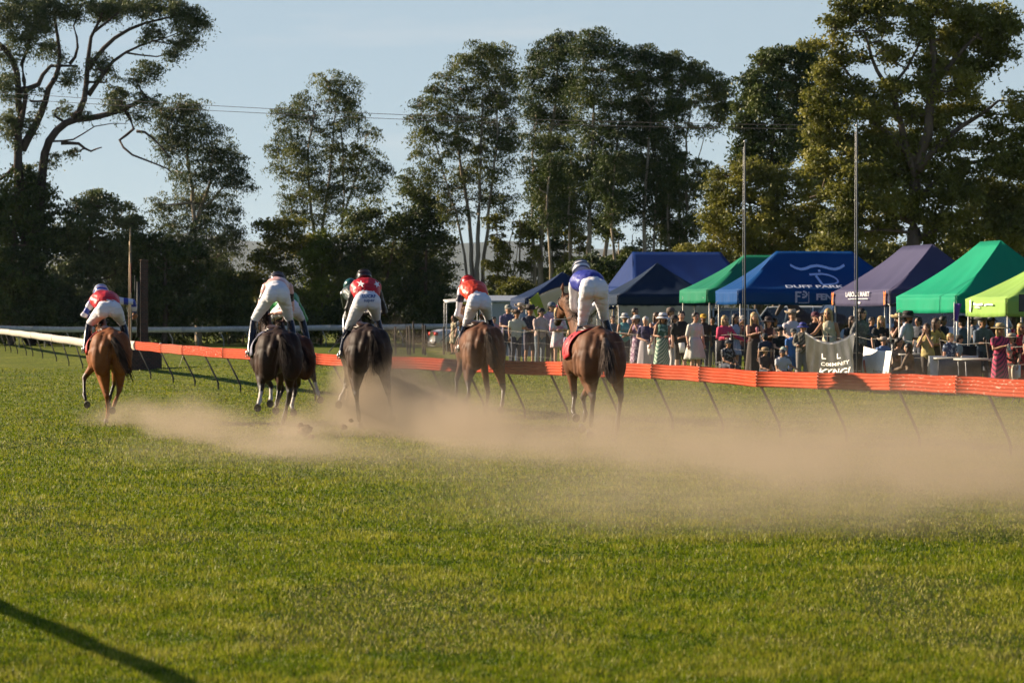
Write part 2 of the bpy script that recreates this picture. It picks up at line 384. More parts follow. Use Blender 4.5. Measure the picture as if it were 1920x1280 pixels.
# wire fence with timber posts behind the far rail (x 740-850)
wf = empty("wire_fence", (0, 0, 0), label="old wire fence with dark timber posts beside the silver car", cat="fence")
m_wood = mat("weathered_timber", (.06, .045, .035), .9, .4, 12, stretch=(1, 1, .2), bump=.4)
m_wire = mat("fence_wire", (.20, .19, .17), .5, .2, 20, metal=.4)
fpts = []
for px, s in ((741, 46), (763, 45), (768, 47), (793, 45), (797, 47), (832, 46), (775, 44)):
    p = W(px, 604, s); g = gz(p.x, p.y); fpts.append(p)
    mb = MB(); mb.tube([(p.x + .05 * rnd.random(), p.y, g - .1), (p.x, p.y, 1.15 + .25 * rnd.random())], [.045, .04], 7); mb.build("post", wf, m_wood)
for z in (1.15, .85, .5, .25):
    mb = MB(); mb.tube([W(700, 604, 45) * Vector((1, 1, 0)) + Vector((0, 0, z)), W(770, 604, 45) * Vector((1, 1, 0)) + Vector((0, 0, z - .07)), W(835, 604, 45) * Vector((1, 1, 0)) + Vector((0, 0, z))], [.008] * 3, 5); mb.build("wire", wf, m_wire)

# spectators' rope fence: star pickets, rope and wires along the crowd
def crowd_s(px): return np.interp(px, [800, 960, 1050, 1200, 1400, 1600, 1800, 1920, 2050], [58, 62, 64.5, 70, 76, 82, 89, 93, 98])
cf = empty("spectator_fence", (0, 0, 0), label="rope and wire fence on dark leaning pickets in front of the spectators", cat="fence")
cpx = [880, 945, 1010, 1080, 1150, 1229, 1296, 1372, 1458, 1553, 1608, 1655, 1763, 1850, 1940]
cp = []
for i, px in enumerate(cpx):
    s = crowd_s(px) * 1.03; p = W(px, 600, s); g = gz(p.x, p.y); p.z = g + 1.08; cp.append(p)
    ln = .16 if px in (1296, 1850, 1763) else .02 * rnd.uniform(-1, 1)
    mb = MB(); mb.tube([(p.x + ln, p.y, g - .1), (p.x, p.y, g + 1.12)], [.028, .028], 7); mb.build("picket", cf, m_wood)
for z, r in ((0, .006), (-.35, .003), (-.75, .003)):
    pts = []
    for i, p in enumerate(cp):
        pts.append(p + Vector((0, -.04, z)))
        if i < len(cp) - 1: pts.append(p.lerp(cp[i + 1], .5) + Vector((0, -.04, z - .06)))
    mb = MB(); mb.tube(pts, [r] * len(pts), 5); mb.build("rope" if z == 0 else "wire", cf, m_wire)

# flag poles
for px, top, s, lab in ((1397, 268, 79, "thin grey flagpole rising between the two green and blue tents, left of the pair"), (1607, 238, 85, "tall thin grey flagpole rising in front of the grey tent beside the black banner")):
    p = W(px, 600, s); g = gz(p.x, p.y); z = W(px, top, s).z
    e = empty("flagpole", (p.x, p.y, g), label=lab, cat="pole", group="flagpoles by the crowd fence")
    mb = MB(); mb.tube([(0, 0, 0), (0, 0, 2.2), (0, 0, z - g)], [.023, .021, .016], 12); mb.build("pole", e, mat("pole_grey", (.045, .05, .058), .5, .1, 5, metal=.3))
    mb = MB(); mb.ball((0, 0, z - g + .03), .04); mb.build("finial", e, m_galv)
    mb = MB(); mb.tube([(-.06, -.05, 1.4), (-.055, -.05, 3), (-.04, -.03, z - g - .1)], [.006] * 3, 5); mb.build("halyard", e, m_galv)

# power lines
def wire_line(y0, y1, y2, s0, s1, lab):
    a = W(-150, y0, s0); m_ = W(960, y1, (s0 + s1) / 2); b = W(2100, y2, s1); mb = MB(); pts = []
    for i in range(25):
        t = i / 24; pts.append(a * (1 - t) * (1 - 2 * t) + m_ * 4 * t * (1 - t) + b * t * (2 * t - 1))
    mb.tube(pts, [.013] * 25, 5); mb.build("power_line", m=mat("cable", (.02, .02, .022), .6), label=lab, cat="power line", group="power lines across the sky")
wire_line(163, 223, 231, 38, 48, "upper of the two thin power lines crossing the sky")
wire_line(174, 231, 238, 38, 48, "lower of the two thin power lines crossing the sky")

# ------------------------------------------------------------------ tents
def text_on(txt, size, m, origin, xdir, ydir, parent, name="lettering", bold=.0, shear=0, sx=1.0):
    cu = bpy.data.curves.new(name, 'FONT'); cu.body = txt; cu.size = size; cu.extrude = .002; cu.offset = bold; cu.shear = shear; cu.resolution_u = 3
    o = bpy.data.objects.new("t", cu); _tmp.collection.objects.link(o); dg = tmp_dg()
    me = bpy.data.meshes.new_from_object(o.evaluated_get(dg)); bpy.data.objects.remove(o)
    x = Vector(xdir).normalized(); y = Vector(ydir).normalized(); z = x.cross(y)
    M = Matrix(((x.x * sx, y.x, z.x, origin[0]), (x.y * sx, y.y, z.y, origin[1]), (x.z * sx, y.z, z.z, origin[2]), (0, 0, 0, 1)))
    me.transform(M); me.materials.clear(); me.materials.append(m); me.name = name
    o = bpy.data.objects.new(name, me); COL.objects.link(o); o.parent = parent
    return o
def cloth(name, c, tr=.06):
    c = tuple(v * .80 for v in c)
    return mat(name, c, .6, .07, 1.2, bump=.5, bscale=2.2, trans=tr, spec=.12)
TENTS = {}
def tent(key, px, s, La, Lb, axis, ez, pz, col, val, label, th=9, inset=None, vh=.36, legs=True, sag=.30, valcol=None):
    """near corner B at (px, s); side A runs away by La, side C to the right by Lb"""
    u = Vector((-math.sin(R(th)), math.cos(R(th)), 0)); v = Vector((math.cos(R(th)), math.sin(R(th)), 0))
    B = W(px, 600, s); B.z = gz(B.x, B.y)
    ez -= B.z; pz -= B.z
    e = empty("tent", B, label=label, cat="tent", group="pop-up tents behind the crowd")
    m = cloth("canopy_" + key, col); mv = cloth("valance_" + key, valcol or col)
    c = [Vector((0, 0, 0)), v * Lb, v * Lb + u * La, u * La]           # B, C, D, A
    if axis == 'b':
        i = La / 2 if inset is None else inset; r1 = u * La / 2 + v * i; r2 = u * La / 2 + v * (Lb - i)
        if Lb - 2 * i < .05: r1 = r2 = (c[0] + c[2]) / 2
        rid = [(r1, r2), (r2, r2), (r2, r1), (r1, r1)]
    else:
        i = Lb / 2 if inset is None else inset; r1 = v * Lb / 2 + u * i; r2 = v * Lb / 2 + u * (La - i)
        if La - 2 * i < .05: r1 = r2 = (c[0] + c[2]) / 2
        rid = [(r1, r1), (r1, r2), (r2, r2), (r2, r1)]
    E = Vector((0, 0, ez)); P = Vector((0, 0, pz))
    mb = MB()
    def roofpt(k, a, t):
        e0 = c[k].lerp(c[(k + 1) % 4], a); e1 = rid[k][0].lerp(rid[k][1], a)
        p = e0.lerp(e1, t); hh = ez + (pz - ez) * (t + sag * t * (t - 1))
        # cloth bellies in between the ribs and creases slightly
        hh -= .07 * math.sin(math.pi * a) * math.sin(math.pi * t) - .022 * math.sin(a * 23 + k * 2 + t * 5) * math.sin(math.pi * t) * (1 - t)
        return Vector((p.x, p.y, hh))
    for k in range(4): mb.grid(lambda a, t: roofpt(k, a, t), 24, 12, m)
    bm_ = mb.build("canopy", e)
    sd = bm_.modifiers.new("thickness", 'SOLIDIFY'); sd.thickness = .006
    for k in range(4):
        mb = MB(); a0, a1 = c[k], c[(k + 1) % 4]; out = (a1 - a0).normalized().cross(Vector((0, 0, 1)))
        def vf(a, t):
            w = .02 * math.sin(a * 17 + k * 3 + px) * t + .012 * math.sin(a * 41 + px)*t
            return a0.lerp(a1, a) + out * (.012 + w + .03 * t * math.sin(math.pi * a)) + Vector((0, 0, ez - .004 - vh * t - .02 * math.sin(a * math.pi) * t))
        mb.grid(vf, 30, 4, mv); q = mb.build("valance", e); sd = q.modifiers.new("thickness", 'SOLIDIFY'); sd.thickness = .006
    if legs:
        for k in range(4):
            p = c[k] * .985 + (c[(k + 2) % 4] * .015); g = gz(B.x + p.x, B.y + p.y) - B.z
            mb = MB(); mb.box((p.x, p.y, (ez + g) / 2), (.045, .045, ez - g - .03)); mb.box((p.x, p.y, g + .01), (.11, .11, .02)); mb.build("leg", e, mat("tent_leg", (.55, .53, .49), .4, .1, 10, metal=.5))
    mb = MB()
    for k in range(4):                                             # scissor truss under the eaves
        a0 = c[k] + E - Vector((0, 0, .10)); a1 = c[(k + 1) % 4] + E - Vector((0, 0, .10)); h = Vector((0, 0, -.25)); n = 4
        for j in range(n):
            p0 = a0.lerp(a1, j / n); p1 = a0.lerp(a1, (j + 1) / n)
            mb.tube([p0, p1 + h], [.013, .013], 4); mb.tube([p0 + h, p1], [.013, .013], 4)
    mb.build("truss", e, m_galv)
    TENTS[key] = dict(e=e, c=c, u=u, v=v, ez=ez, pz=pz, vh=vh, roof=roofpt, B=B, m=m)
    return TENTS[key]
def z_at(py, s): return CAMZ - (py - HOR) / s
tent('navy_far', 985, 57, 3, 3, 'b', z_at(546, 57) - .22, z_at(497, 56) - .22, (.018, .038, .10), None, "navy blue peaked tent, leftmost of the row, behind the men in hats", th=9)
tent('royal', 1187, 51, 6, 4.4, 'b', z_at(538, 51), z_at(474, 49), (.006, .034, .17), None, "large royal blue marquee with a long flat ridge at the back", th=8, inset=.5, sag=.1)
tent('dark_navy', 1158, 62, 3, 3, 'b', z_at(553, 62), z_at(492, 61), (.020, .038, .075), None, "dark slate navy peaked tent in front of the royal blue marquee", th=8, vh=.30)
tent('forest', 1326, 66, 3, 5.4, 'b', z_at(543, 66), z_at(478, 65), (.02, .25, .13), None, "green tent with a dark green front, left of the blue tent with writing", th=12)
tent('blue', 1384, 71, 2.7, 4.8, 'b', z_at(544, 71), z_at(472, 69), (.006, .080, .28), None, "blue tent with white letter D logo and DUFF writing on its roof", th=9)
tent('grey', 1668, 76, 6, 3, 'a', z_at(545, 76), z_at(460, 73), (.095, .088, .165), None, "dusty grey purple tent with orange marks on its valance", th=8)
tent('emerald', 1793, 87, 4.5, 3, 'a', z_at(554, 87), z_at(452, 84), (.01, .37, .19), None, "bright emerald green tent with the highest peak, at right", th=10)
tent('lime', 1887, 93, 3, 3, 'b', z_at(559, 93), z_at(470, 92), (.36, .60, .13), None, "lime green tent cut by the right edge of the picture", th=8)
m_let = mat("lettering_white", (.92, .94, 1), .6, .05); m_logo = mat("logo_pale_blue", (.50, .66, .98), .6, .05); m_fog = mat("lettering_grey", (.46, .54, .74), .6, .05)
def writing():
    T = TENTS['blue']; e, v, ez = T['e'], T['v'], T['ez']; up = Vector((0, 0, 1)); out = Vector((v.y, -v.x, 0))
    # front valance
    o = lambda a, z, d=.06: v * a + out * d + Vector((0, 0, ez + z))
    text_on("FENCING", .22, m_fog, o(2.1, -.25), v, up, e, bold=.010, sx=1.15)
    mb = MB()
    def strip(pts, w, fn, m, closed=False):
        P = [fn(*p) for p in pts]
        for i in range(len(P) - 1):
            d = Vector((pts[i + 1][0] - pts[i][0], pts[i + 1][1] - pts[i][1])); n = Vector((-d.y, d.x)).normalized() * w / 2
            a, b = pts[i], pts[i + 1]
            mb.quad(fn(a[0] - n.x, a[1] - n.y), fn(b[0] - n.x, b[1] - n.y), fn(b[0] + n.x, b[1] + n.y), fn(a[0] + n.x, a[1] + n.y), m)
    val = lambda a, z: o(a, z, .065)
    # square emblem with F and P on the valance
    strip([(1.56, -.03), (1.56, -.33)], .055, val, m_fog); strip([(1.56, -.055), (1.70, -.055)], .05, val, m_fog); strip([(1.56, -.16), (1.67, -.16)], .045, val, m_fog)
    strip([(1.74, -.035), (1.80, -.04), (1.845, -.09), (1.845, -.13), (1.80, -.18), (1.72, -.19)], .05, val, m_fog); strip([(1.72, -.115), (1.79, -.115)], .03, val, m_fog)
    strip([(1.62, -.33), (1.90, -.33), (1.90, -.04)], .018, val, m_fog)
    mb.build("emblem", e); mb = MB()
    # roof face k=0 (front): coordinates a along, t up the slope
    Lr = T['c'][1].length
    def rf(a, t):
        tt = max(0, min(1, t)); wd = Lr - 3 * tt; aa = (a - 1.5 * tt) / max(wd, .1)
        p = T['roof'](0, aa, tt); return p + Vector((0, -.012, .02))
    horn = [(1.70, .72), (1.82, .665), (1.95, .645), (2.08, .66), (2.22, .70), (2.38, .72), (2.54, .70), (2.68, .665), (2.82, .645), (2.96, .665), (3.08, .72)]
    strip(horn, .055, rf, m_logo); strip([(2.40, .63), (2.41, .58)], .06, rf, m_logo)
    strip([(2.12, .525), (2.45, .53), (2.62, .51), (2.76, .45), (2.82, .37), (2.80, .29), (2.70, .235), (2.55, .22), (2.36, .215)], .05, rf, m_logo)
    strip([(2.28, .49), (2.36, .24)], .065, rf, m_logo)
    mb.build("logo", e)
    # DUFF PA... low on the roof slope
    d0 = rf(1.30, .03); d1 = rf(3.2, .03); d2 = rf(1.30, .15)
    text_on("DUFF PARK", .23, m_let, d0 + Vector((0, -.03, .03)), d1 - d0, d2 - d0, e, bold=.004, sx=1.35)
    # green tent letter
    T = TENTS['forest']; a = T['roof'](0, .30, .28); b = T['roof'](0, .42, .28); c = T['roof'](0, .30, .45)
    text_on("G", .30, m_let, a + Vector((0, -.03, .03)), b - a, c - a, T['e'], bold=.008, sx=1.3)
    # grey tent: orange marks and pale lettering on the sunny valance (side A-B)
    T = TENTS['grey']; e = T['e']; u = T['u']; ez = T['ez']; outl = Vector((-math.cos(R(8)), -math.sin(R(8)), 0)); mo = mat("orange_mark", (.85, .22, .03), .6, .05)
    mb = MB()
    for a in (.22, 5.75):
        q = lambda t, z: u * (a + t) + outl * .07 + Vector((0, 0, ez + z))
        strip([(0, -.05), (.06, -.20), (.03, -.34)], .16, q, mo); strip([(-.10, -.02), (0, -.14)], .07, q, mo); strip([(.12, -.02), (.05, -.14)], .07, q, mo)
    mb.build("orange_mark", e)
    q0 = u * 4.3 + outl * .075 + Vector((0, 0, ez - .13))
    text_on("LABOUR MART", .17, mat("white_print", (.8, .78, .8), .6, .03), q0, -u, up, e, bold=.003, sx=2.2)
    mb = MB(); q = lambda t, z: u * t + outl * .08 + Vector((0, 0, ez + z)); strip([(4.0, -.19), (1.9, -.19)], .018, q, mat("white_print", (.8, .78, .8))); strip([(3.0, -.29), (2.7, -.29)], .05, q, mat("white_print", (.8, .78, .8))); mb.build("underline", e)
    # lime tent: white print on sunny valance and roof
    T = TENTS['lime']; e = T['e']; u = T['u']; ez = T['ez']; mw = mat("white_print", (.8, .78, .8))
    q = lambda t, z: u * t + outl * .07 + Vector((0, 0, ez + z)); mb = MB()
    for pts_, w_ in (([(2.45, -.03), (2.42, -.15), (2.46, -.27)], .12), ([(2.2, -.11), (1.9, -.13), (1.5, -.12)], .05), ([(1.4, -.14), (1.1, -.12), (.75, -.13)], .035), ([(2.1, -.18), (1.7, -.19)], .02)):
        mb = MB(); strip(pts_, w_, q, mw); mb.build("printed_stroke", e)
writing()
# ------------------------------------------------------------------ horses and riders
from mathutils.bvhtree import BVHTree
def img_local(base, th, px, py, yl):
    c, s_ = math.cos(th), math.sin(th); k = (px - 960) / FPX
    xl = (k * (base.y + yl * c) - base.x + yl * s_) / (c - k * s_)
    d = base.y + xl * s_ + yl * c
    return Vector((xl, yl, CAMZ - (py - HOR) / FPX * d - base.z))
def hair(mb, roots, tips, n, r, rg, wob=.04, m=None, droop=.0, sides=3, steps=5):
    for i in range(n):
        a = rg.choice(roots); b = rg.choice(tips); t = rg.random()
        p0 = Vector(a) + Vector([rg.uniform(-1, 1) * .02 for _ in range(3)]); p1 = Vector(b) + Vector([rg.gauss(0, 1) * wob for _ in range(3)])
        mid = (p0 + p1) / 2 + Vector((rg.gauss(0, wob * .6), rg.gauss(0, wob * .6), droop + rg.gauss(0, wob * .6)))
        pts = []
        for j in range(steps + 1):
            q = j / steps; pts.append(p0 * (1 - q) ** 2 + mid * 2 * q * (1 - q) + p1 * q * q)
        mb.tube(pts, [r * (1 - .75 * j / steps) for j in range(steps + 1)], sides, m, cap=False)
m_hoof = mat("hoof_horn", (.075, .062, .052), .6, .3, 30); m_sole = mat("hoof_sole", (.10, .09, .085), .8, .3, 40)
m_sock = mat("white_sock_hair", (.62, .56, .50), .8, .15, 25, bump=.2)
m_black_pt = mat("black_leg_hair", (.022, .016, .013), .5, .3, 15)
m_strap = mat("black_leather", (.018, .015, .014), .4, .3, 20); m_brown = mat("saddle_leather", (.05, .025, .015), .4, .3, 10)
m_iron = mat("stirrup_metal", (.6, .6, .62), .25, .1, 10, metal=1.0)
m_shine = {}
def coat_mat(name, c, c2):
    m = mat(name, c, .60, .1, 3.0, col2=c2, bump=.05, bscale=70, spec=.14)
    return m
def horse(px, s, th, name_label, coat, coat2, hind, front, socks=(), top=1.64, head_up=.15, head_turn=0.0, cloth_col=None, tail_side=.12, tailc=(.02, .014, .012), points=True, tail_len=.7, lift=0.0):
    th = R(th); base = W(px, 600, s); base.z = gz(base.x, base.y)
    e = empty("racehorse", base, th, label=name_label, cat="horse", group="racehorses galloping away")
    k = top / 1.64
    mb = MB(); z = lambda v: v * k
    # trunk
    mb.tube([(0, .10, z(1.33)), (0, .28, z(1.345)), (0, .55, z(1.30)), (0, .85, z(1.25)), (0, 1.15, z(1.22)), (0, 1.40, z(1.24)), (0, 1.58, z(1.28))],
            [(.19, .23), (.265, .275), (.262, .285), (.285, .315), (.275, .335), (.235, .32), (.16, .22)], 18)
    for sx in (-1, 1):
        mb.ball((sx * .135, .21, z(1.30)), (.165, .235, .27), seg=14)            # gluteal mass
        mb.ball((sx * .165, .48, z(1.40)), (.10, .16, .13))                       # point of hip
        mb.ball((sx * .15, .10, z(1.12)), (.15, .14, .30))                      # buttock
        mb.ball((sx * .175, 1.32, z(1.18)), (.105, .20, .26))                     # shoulder
        mb.ball((sx * .10, 1.56, z(1.12)), (.10, .11, .16))                       # breast
    for sx in (-1, 1):                                                        # muscle bands of the quarters
        mb.tube([(sx * .06, .08, z(1.50)), (sx * .10, -.03, z(1.32)), (sx * .135, .03, z(1.08)), (sx * .15, .14, z(.86))], [.06, .075, .075, .05], 10, up=(0, 1, 0))
        mb.tube([(sx * .17, .20, z(1.44)), (sx * .235, .14, z(1.22)), (sx * .235, .24, z(.98))], [.07, .085, .07], 10, up=(0, 1, 0))
        mb.tube([(sx * .15, .55, z(1.44)), (sx * .235, .48, z(1.20)), (sx * .22, .50, z(.98))], [.05, .085, .075], 10, up=(0, 1, 0))
    mb.tube([(0, .30, z(1.58)), (0, .75, z(1.50)), (0, 1.05, z(1.525)), (0, 1.28, z(1.575)), (0, 1.5, z(1.56))], [.07, .09, .08, .075, .07], 10)
    mb.tube([(0, .04, z(1.50)), (0, -.02, z(1.49)), (0, -.07, z(1.42))], [.06, .05, .035], 8)   # dock
    mb.v = [(x * 1.14, y, zz) for x, y, zz in mb.v]
    # neck and head
    hx = math.sin(head_turn)
    n0 = Vector((0, 1.42, z(1.38))); n1 = Vector((hx * .15, 1.75, z(1.52) + head_up * .6)); n2 = Vector((hx * .4, 2.02, z(1.66) + head_up))
    mb.tube([n0, n1, n2], [(.12, .27), (.085, .19), (.07, .135)], 14)
    poll = n2 + Vector((0, .04, .05)); muz = poll + Vector((hx * .25, .40, -.36))
    hd = (muz - poll)
    mb.tube([poll, poll + hd * .25, poll + hd * .55, poll + hd * .85, muz], [(.085, .10), (.098, .135), (.072, .095), (.052, .066), (.056, .062)], 12)
    mb.ball(poll + hd * .28 + Vector((0, -.03, -.06)), (.075, .09, .09))
    for sx in (-1, 1):
        b0 = poll + Vector((sx * .06, -.02, .06)); mb.tube([b0, b0 + Vector((sx * .015, -.01, .08)), b0 + Vector((sx * .0, .01, .17))], [.034, .036, .012], 8)
    # legs: chains from hip / elbow through image-fixed points
    legs = []
    for side, pts in hind:
        P = [img_local(base, th, *p) for p in pts]
        hip = Vector((side * .155, .24, z(1.20))); st = hip.lerp(P[0], .55) + Vector((side * .03, .20, .02))
        st.z = max(st.z, z(.86))
        mb.tube([hip, hip.lerp(st, .5) + Vector((side * .01, .0, 0)), st], [(.18, .25), (.155, .22), (.105, .145)], 14, up=(0, 1, 0))
        mb.tube([hip + Vector((0, -.12, -.05)), hip.lerp(P[0], .55) + Vector((0, -.02, 0)), P[0] + Vector((0, -.005, .07))], [(.125, .135), (.10, .12), (.042, .055)], 12, up=(0, 1, 0))
        mb.tube([st, st.lerp(P[0], .4), P[0]], [(.10, .135), (.08, .10), (.048, .065)], 12, up=(0, 1, 0))
        ch = [P[0], P[0].lerp(P[1], .25), P[0].lerp(P[1], .75), P[1], P[1].lerp(P[2], .55)]
        mb.tube(ch, [(.047, .062), (.034, .044), (.031, .038), (.041, .046), (.032, .036)], 10, up=(0, 1, 0))
        mb.ball(P[0] + Vector((0, -.035, .01)), (.03, .04, .05)); legs.append((P, side, 'h'))
    for side, pts in front:
        P = [img_local(base, th, *p) for p in pts]
        el = Vector((side * .18, 1.34, z(.98)))
        mb.tube([el + Vector((0, 0, .12)), el, el.lerp(P[0], .45), P[0]], [(.10, .15), (.088, .12), (.062, .08), (.043, .048)], 12, up=(0, 1, 0))
        ch = [P[0], P[0].lerp(P[1], .2), P[0].lerp(P[1], .8), P[1], P[1].lerp(P[2], .55)]
        mb.tube(ch, [(.047, .052), (.032, .038), (.029, .034), (.039, .042), (.03, .034)], 10, up=(0, 1, 0)); legs.append((P, side, 'f'))
    me = fuse(mb, .019, 3, .5)
    cm = coat_mat("coat_" + str(int(px)), coat, coat2)
    def pick(c):
        c = Vector(c)
        for i, (P, sd, kk) in enumerate(legs):
            if points == 'fore' and kk == 'h' and i not in socks: continue
            d1 = (c - P[0]).length; seg = P[2] - P[0]; t = max(0, min(1, (c - P[0]).dot(seg) / seg.length_squared)); dd = (c - (P[0] + seg * t)).length
            seg2 = P[2] - P[1]; t2 = max(-.5, min(1, (c - P[1]).dot(seg2) / seg2.length_squared)); d2 = (c - (P[1] + seg2 * t2)).length
            d3 = min((c - P[1]).length, (c - P[1].lerp(P[0], .3)).length)
            if i in socks and (d2 < .085 or d3 < .08): return 2
            if points and (dd < .13 and t > .16): return 1
            if points and (dd < .13 and (t > .0 or d1 < .10)): return 3
        if points and (c - muz).length < .12: return 1
        return 0
    body = put(me, "body", e, [cm, m_black_pt, m_sock, mat("dark_hock_" + str(int(px)), [c * .38 + .004 for c in coat], .5, .2, 9)], pick)
    # hooves
    for i, (P, sd, kk) in enumerate(legs):
        f, h = P[1], P[2]; ax = (h - f).normalized(); up = Vector((0, -1, 0)) if h.z > .12 else Vector((0, 1, 0))
        flip = h.z > .12
        nrm = (ax * .35 + Vector((0, -1, -.15))).normalized() if flip else Vector((0, .05, -1)).normalized()
        q = nrm.to_track_quat('Z', 'Y').to_matrix(); mb = MB(); rings = [(.033, -.065), (.040, -.035), (.050, .02), (.056, .045)]; vs = []; sg = 14
        for r_, zz in rings:
            for j in range(sg):
                a = 2 * math.pi * j / sg; vs.append(h + q @ Vector((math.cos(a) * r_, math.sin(a) * r_ * 1.12, zz)))
        fs = [(a * sg + j, a * sg + (j + 1) % sg, (a + 1) * sg + (j + 1) % sg, (a + 1) * sg + j) for a in range(3) for j in range(sg)]
        mb.add(vs, fs + [tuple(reversed(range(sg)))], m_hoof)
        vs2 = [h + q @ Vector((math.cos(2 * math.pi * j / sg) * r_, math.sin(2 * math.pi * j / sg) * r_ * 1.12, zz)) for r_, zz in ((.056, .045), (.045, .047), (.035, .036)) for j in range(sg)]
        mb.add(vs2, [(a * sg + j, a * sg + (j + 1) % sg, (a + 1) * sg + (j + 1) % sg, (a + 1) * sg + j) for a in range(2) for j in range(sg)] + [tuple(2 * sg + j for j in range(sg))], m_sole)
        mb.build("hoof", e)
    # tail
    rg = random.Random(int(px)); mb = MB(); tm = mat("tail_hair_" + str(int(px)), tailc, .85, .3, 10, spec=.1)
    root = [(0, -.04, z(1.47)), (.02, -.05, z(1.43)), (-.02, -.05, z(1.43)), (0, -.08, z(1.40))]
    tips = []
    for j in range(9):
        q = j / 8; tips.append((tail_side * (.6 + 1.1 * q) + rg.uniform(-.07, .07), -.22 - .20 * q - rg.random() * .1, z(1.40) - tail_len * (.35 + .65 * q)))
    hair(mb, root, tips, 260, .0048, rg, .035, droop=.10); hair(mb, root, tips, 40, .003, rg, .12, droop=.06)
    mb.tube([(0, -.03, z(1.47)), (tail_side * .3, -.14, z(1.38)), (tail_side * .8, -.24, z(1.15)), (tail_side * 1.1, -.30, z(1.42) - tail_len * .72)], [(.035, .035), (.055, .05), (.06, .045), (.02, .02)], 10)
    mb.build("tail", e, tm)
    mb = MB(); crest = [n0.lerp(n1, q) + Vector((0, -.02, .20)) for q in (.2, .5, .8)] + [n1.lerp(n2, q) + Vector((0, -.03, .14)) for q in (.2, .5, .8)]
    hair(mb, crest, [c + Vector((-.12, -.16, -.03)) for c in crest], 130, .0045, rg, .04, droop=.04); mb.build("mane", e, tm)
    # tack
    if cloth_col:
        def cf_(a, t):
            an = (a - .5) * 2 * 1.75; y = .72 + .62 * t
            rx = np.interp(y, [.55, .85, 1.15, 1.4], [.31, .34, .325, .28]) + .022; rz = np.interp(y, [.55, .85, 1.15, 1.4], [.295, .325, .345, .33]) + .025; zc = z(np.interp(y, [.55, .85, 1.15, 1.4], [1.30, 1.25, 1.22, 1.24]))
            return Vector((math.sin(an) * rx * (1 + .03 * math.sin(t * 6 + a * 9)), y + .03 * math.sin(a * 12), zc + math.cos(an) * rz))
        mb = MB(); mb.grid(cf_, 26, 10); o = mb.build("saddle_cloth", e, mat("saddlecloth_" + str(int(px)), cloth_col, .6, .1, 6, bump=.3)); q = o.modifiers.new("t", 'SOLIDIFY'); q.thickness = .012
    mb = MB(); mb.ball((0, 1.02, z(1.575)), (.16, .25, .045)); mb.tube([(0, .80, z(1.60)), (0, .88, z(1.62)), (0, 1.05, z(1.59)), (0, 1.25, z(1.63))], [(.13, .03), (.12, .035), (.09, .03), (.07, .04)], 10); mb.build("saddle", e, m_brown)
    for sx in (-1, 1):
        mb = MB(); mb.tube([(sx * .24, 1.02, z(1.50)), (sx * .325, 1.03, z(1.36)), (sx * .35, 1.06, z(1.24))], [.012, .01, .01], 6)
        mb.build("stirrup_leather", e, m_strap)
    mb = MB()
    for q, r0 in ((.22, .15), (.72, .092)):
        c = poll + hd * q; ax = hd.normalized(); sd = Vector((1, 0, 0)); u2 = ax.cross(sd).normalized(); rr = (.105, .145) if q < .5 else (.063, .082)
        mb.tube([c + sd * math.cos(a) * rr[0] + u2 * math.sin(a) * rr[1] for a in [2 * math.pi * j / 14 for j in range(15)]], [.009] * 15, 5)
    for sx in (-1, 1):
        mb.tube([poll + Vector((sx * .085, 0, .04)), poll + hd * .5 + Vector((sx * .085, 0, 0)), poll + hd * .8 + Vector((sx * .062, 0, 0))], [.008] * 3, 5)
        mb.tube([poll + hd * .8 + Vector((sx * .065, 0, -.02)), n1 + Vector((sx * .13, .02, .02)), Vector((sx * .09, 1.62, z(1.78)))], [.008] * 3, 5)
    mb.build("bridle", e, m_strap)
    return dict(e=e, base=base, th=th, k=k)

m_skin = mat("skin", (.52, .27, .17), .6, .1, 8, spec=.3)
def decal(txt, host, m, cx, cz, size, parent, bold=0, sx=1.0, star=None, rot=0.0, dirv=(0, 1, 0), org=(0, -3, 0), right=(1, 0, 0), upv=(0, 0, 1)):
    "print on cloth: flat outline thrown onto the host mesh"
    hm = host.data; bvh = BVHTree.FromPolygons([v.co.copy() for v in hm.vertices], [tuple(p.vertices) for p in hm.polygons])
    if star is None:
        cu = bpy.data.curves.new("t", 'FONT'); cu.body = txt; cu.size = size; cu.offset = bold; cu.resolution_u = 2; cu.align_x = 'CENTER'; cu.fill_mode = 'FRONT'
        o = bpy.data.objects.new("t", cu); _tmp.collection.objects.link(o); me = bpy.data.meshes.new_from_object(o.evaluated_get(tmp_dg())); bpy.data.objects.remove(o)
    else:
        me = bpy.data.meshes.new("t"); pts = [Vector((0, 0, 0))] + [Vector((math.cos(math.pi / 2 + k * math.pi / 5) * (size if k % 2 == 0 else size * .42), math.sin(math.pi / 2 + k * math.pi / 5) * (size if k % 2 == 0 else size * .42), 0)) for k in range(10)]
        me.from_pydata(pts, [], [(0, k + 1, (k + 1) % 10 + 1) for k in range(10)])
    bm = bmesh.new(); bm.from_mesh(me); bmesh.ops.triangulate(bm, faces=bm.faces); bmesh.ops.subdivide_edges(bm, edges=bm.edges, cuts=2, use_grid_fill=True)
    dv = Vector(dirv).normalized(); r_ = Vector(right).normalized(); u_ = Vector(upv).normalized(); bad = []
    for v in bm.verts:
        x = v.co.x * sx; y = v.co.y; x, y = x * math.cos(rot) - y * math.sin(rot), x * math.sin(rot) + y * math.cos(rot)
        p = Vector(org) + r_ * (x + cx) + u_ * (y + cz)
        h = bvh.ray_cast(p, dv)
        if h[0] is None: bad.append(v); v.co = p
        else: v.co = h[0] - dv * .012
    bmesh.ops.delete(bm, geom=bad, context='VERTS')
    bm.to_mesh(me); bm.free(); me.materials.clear(); me.materials.append(m); me.name = "lettering"
    o = bpy.data.objects.new("lettering", me); COL.objects.link(o); o.parent = parent
    return o
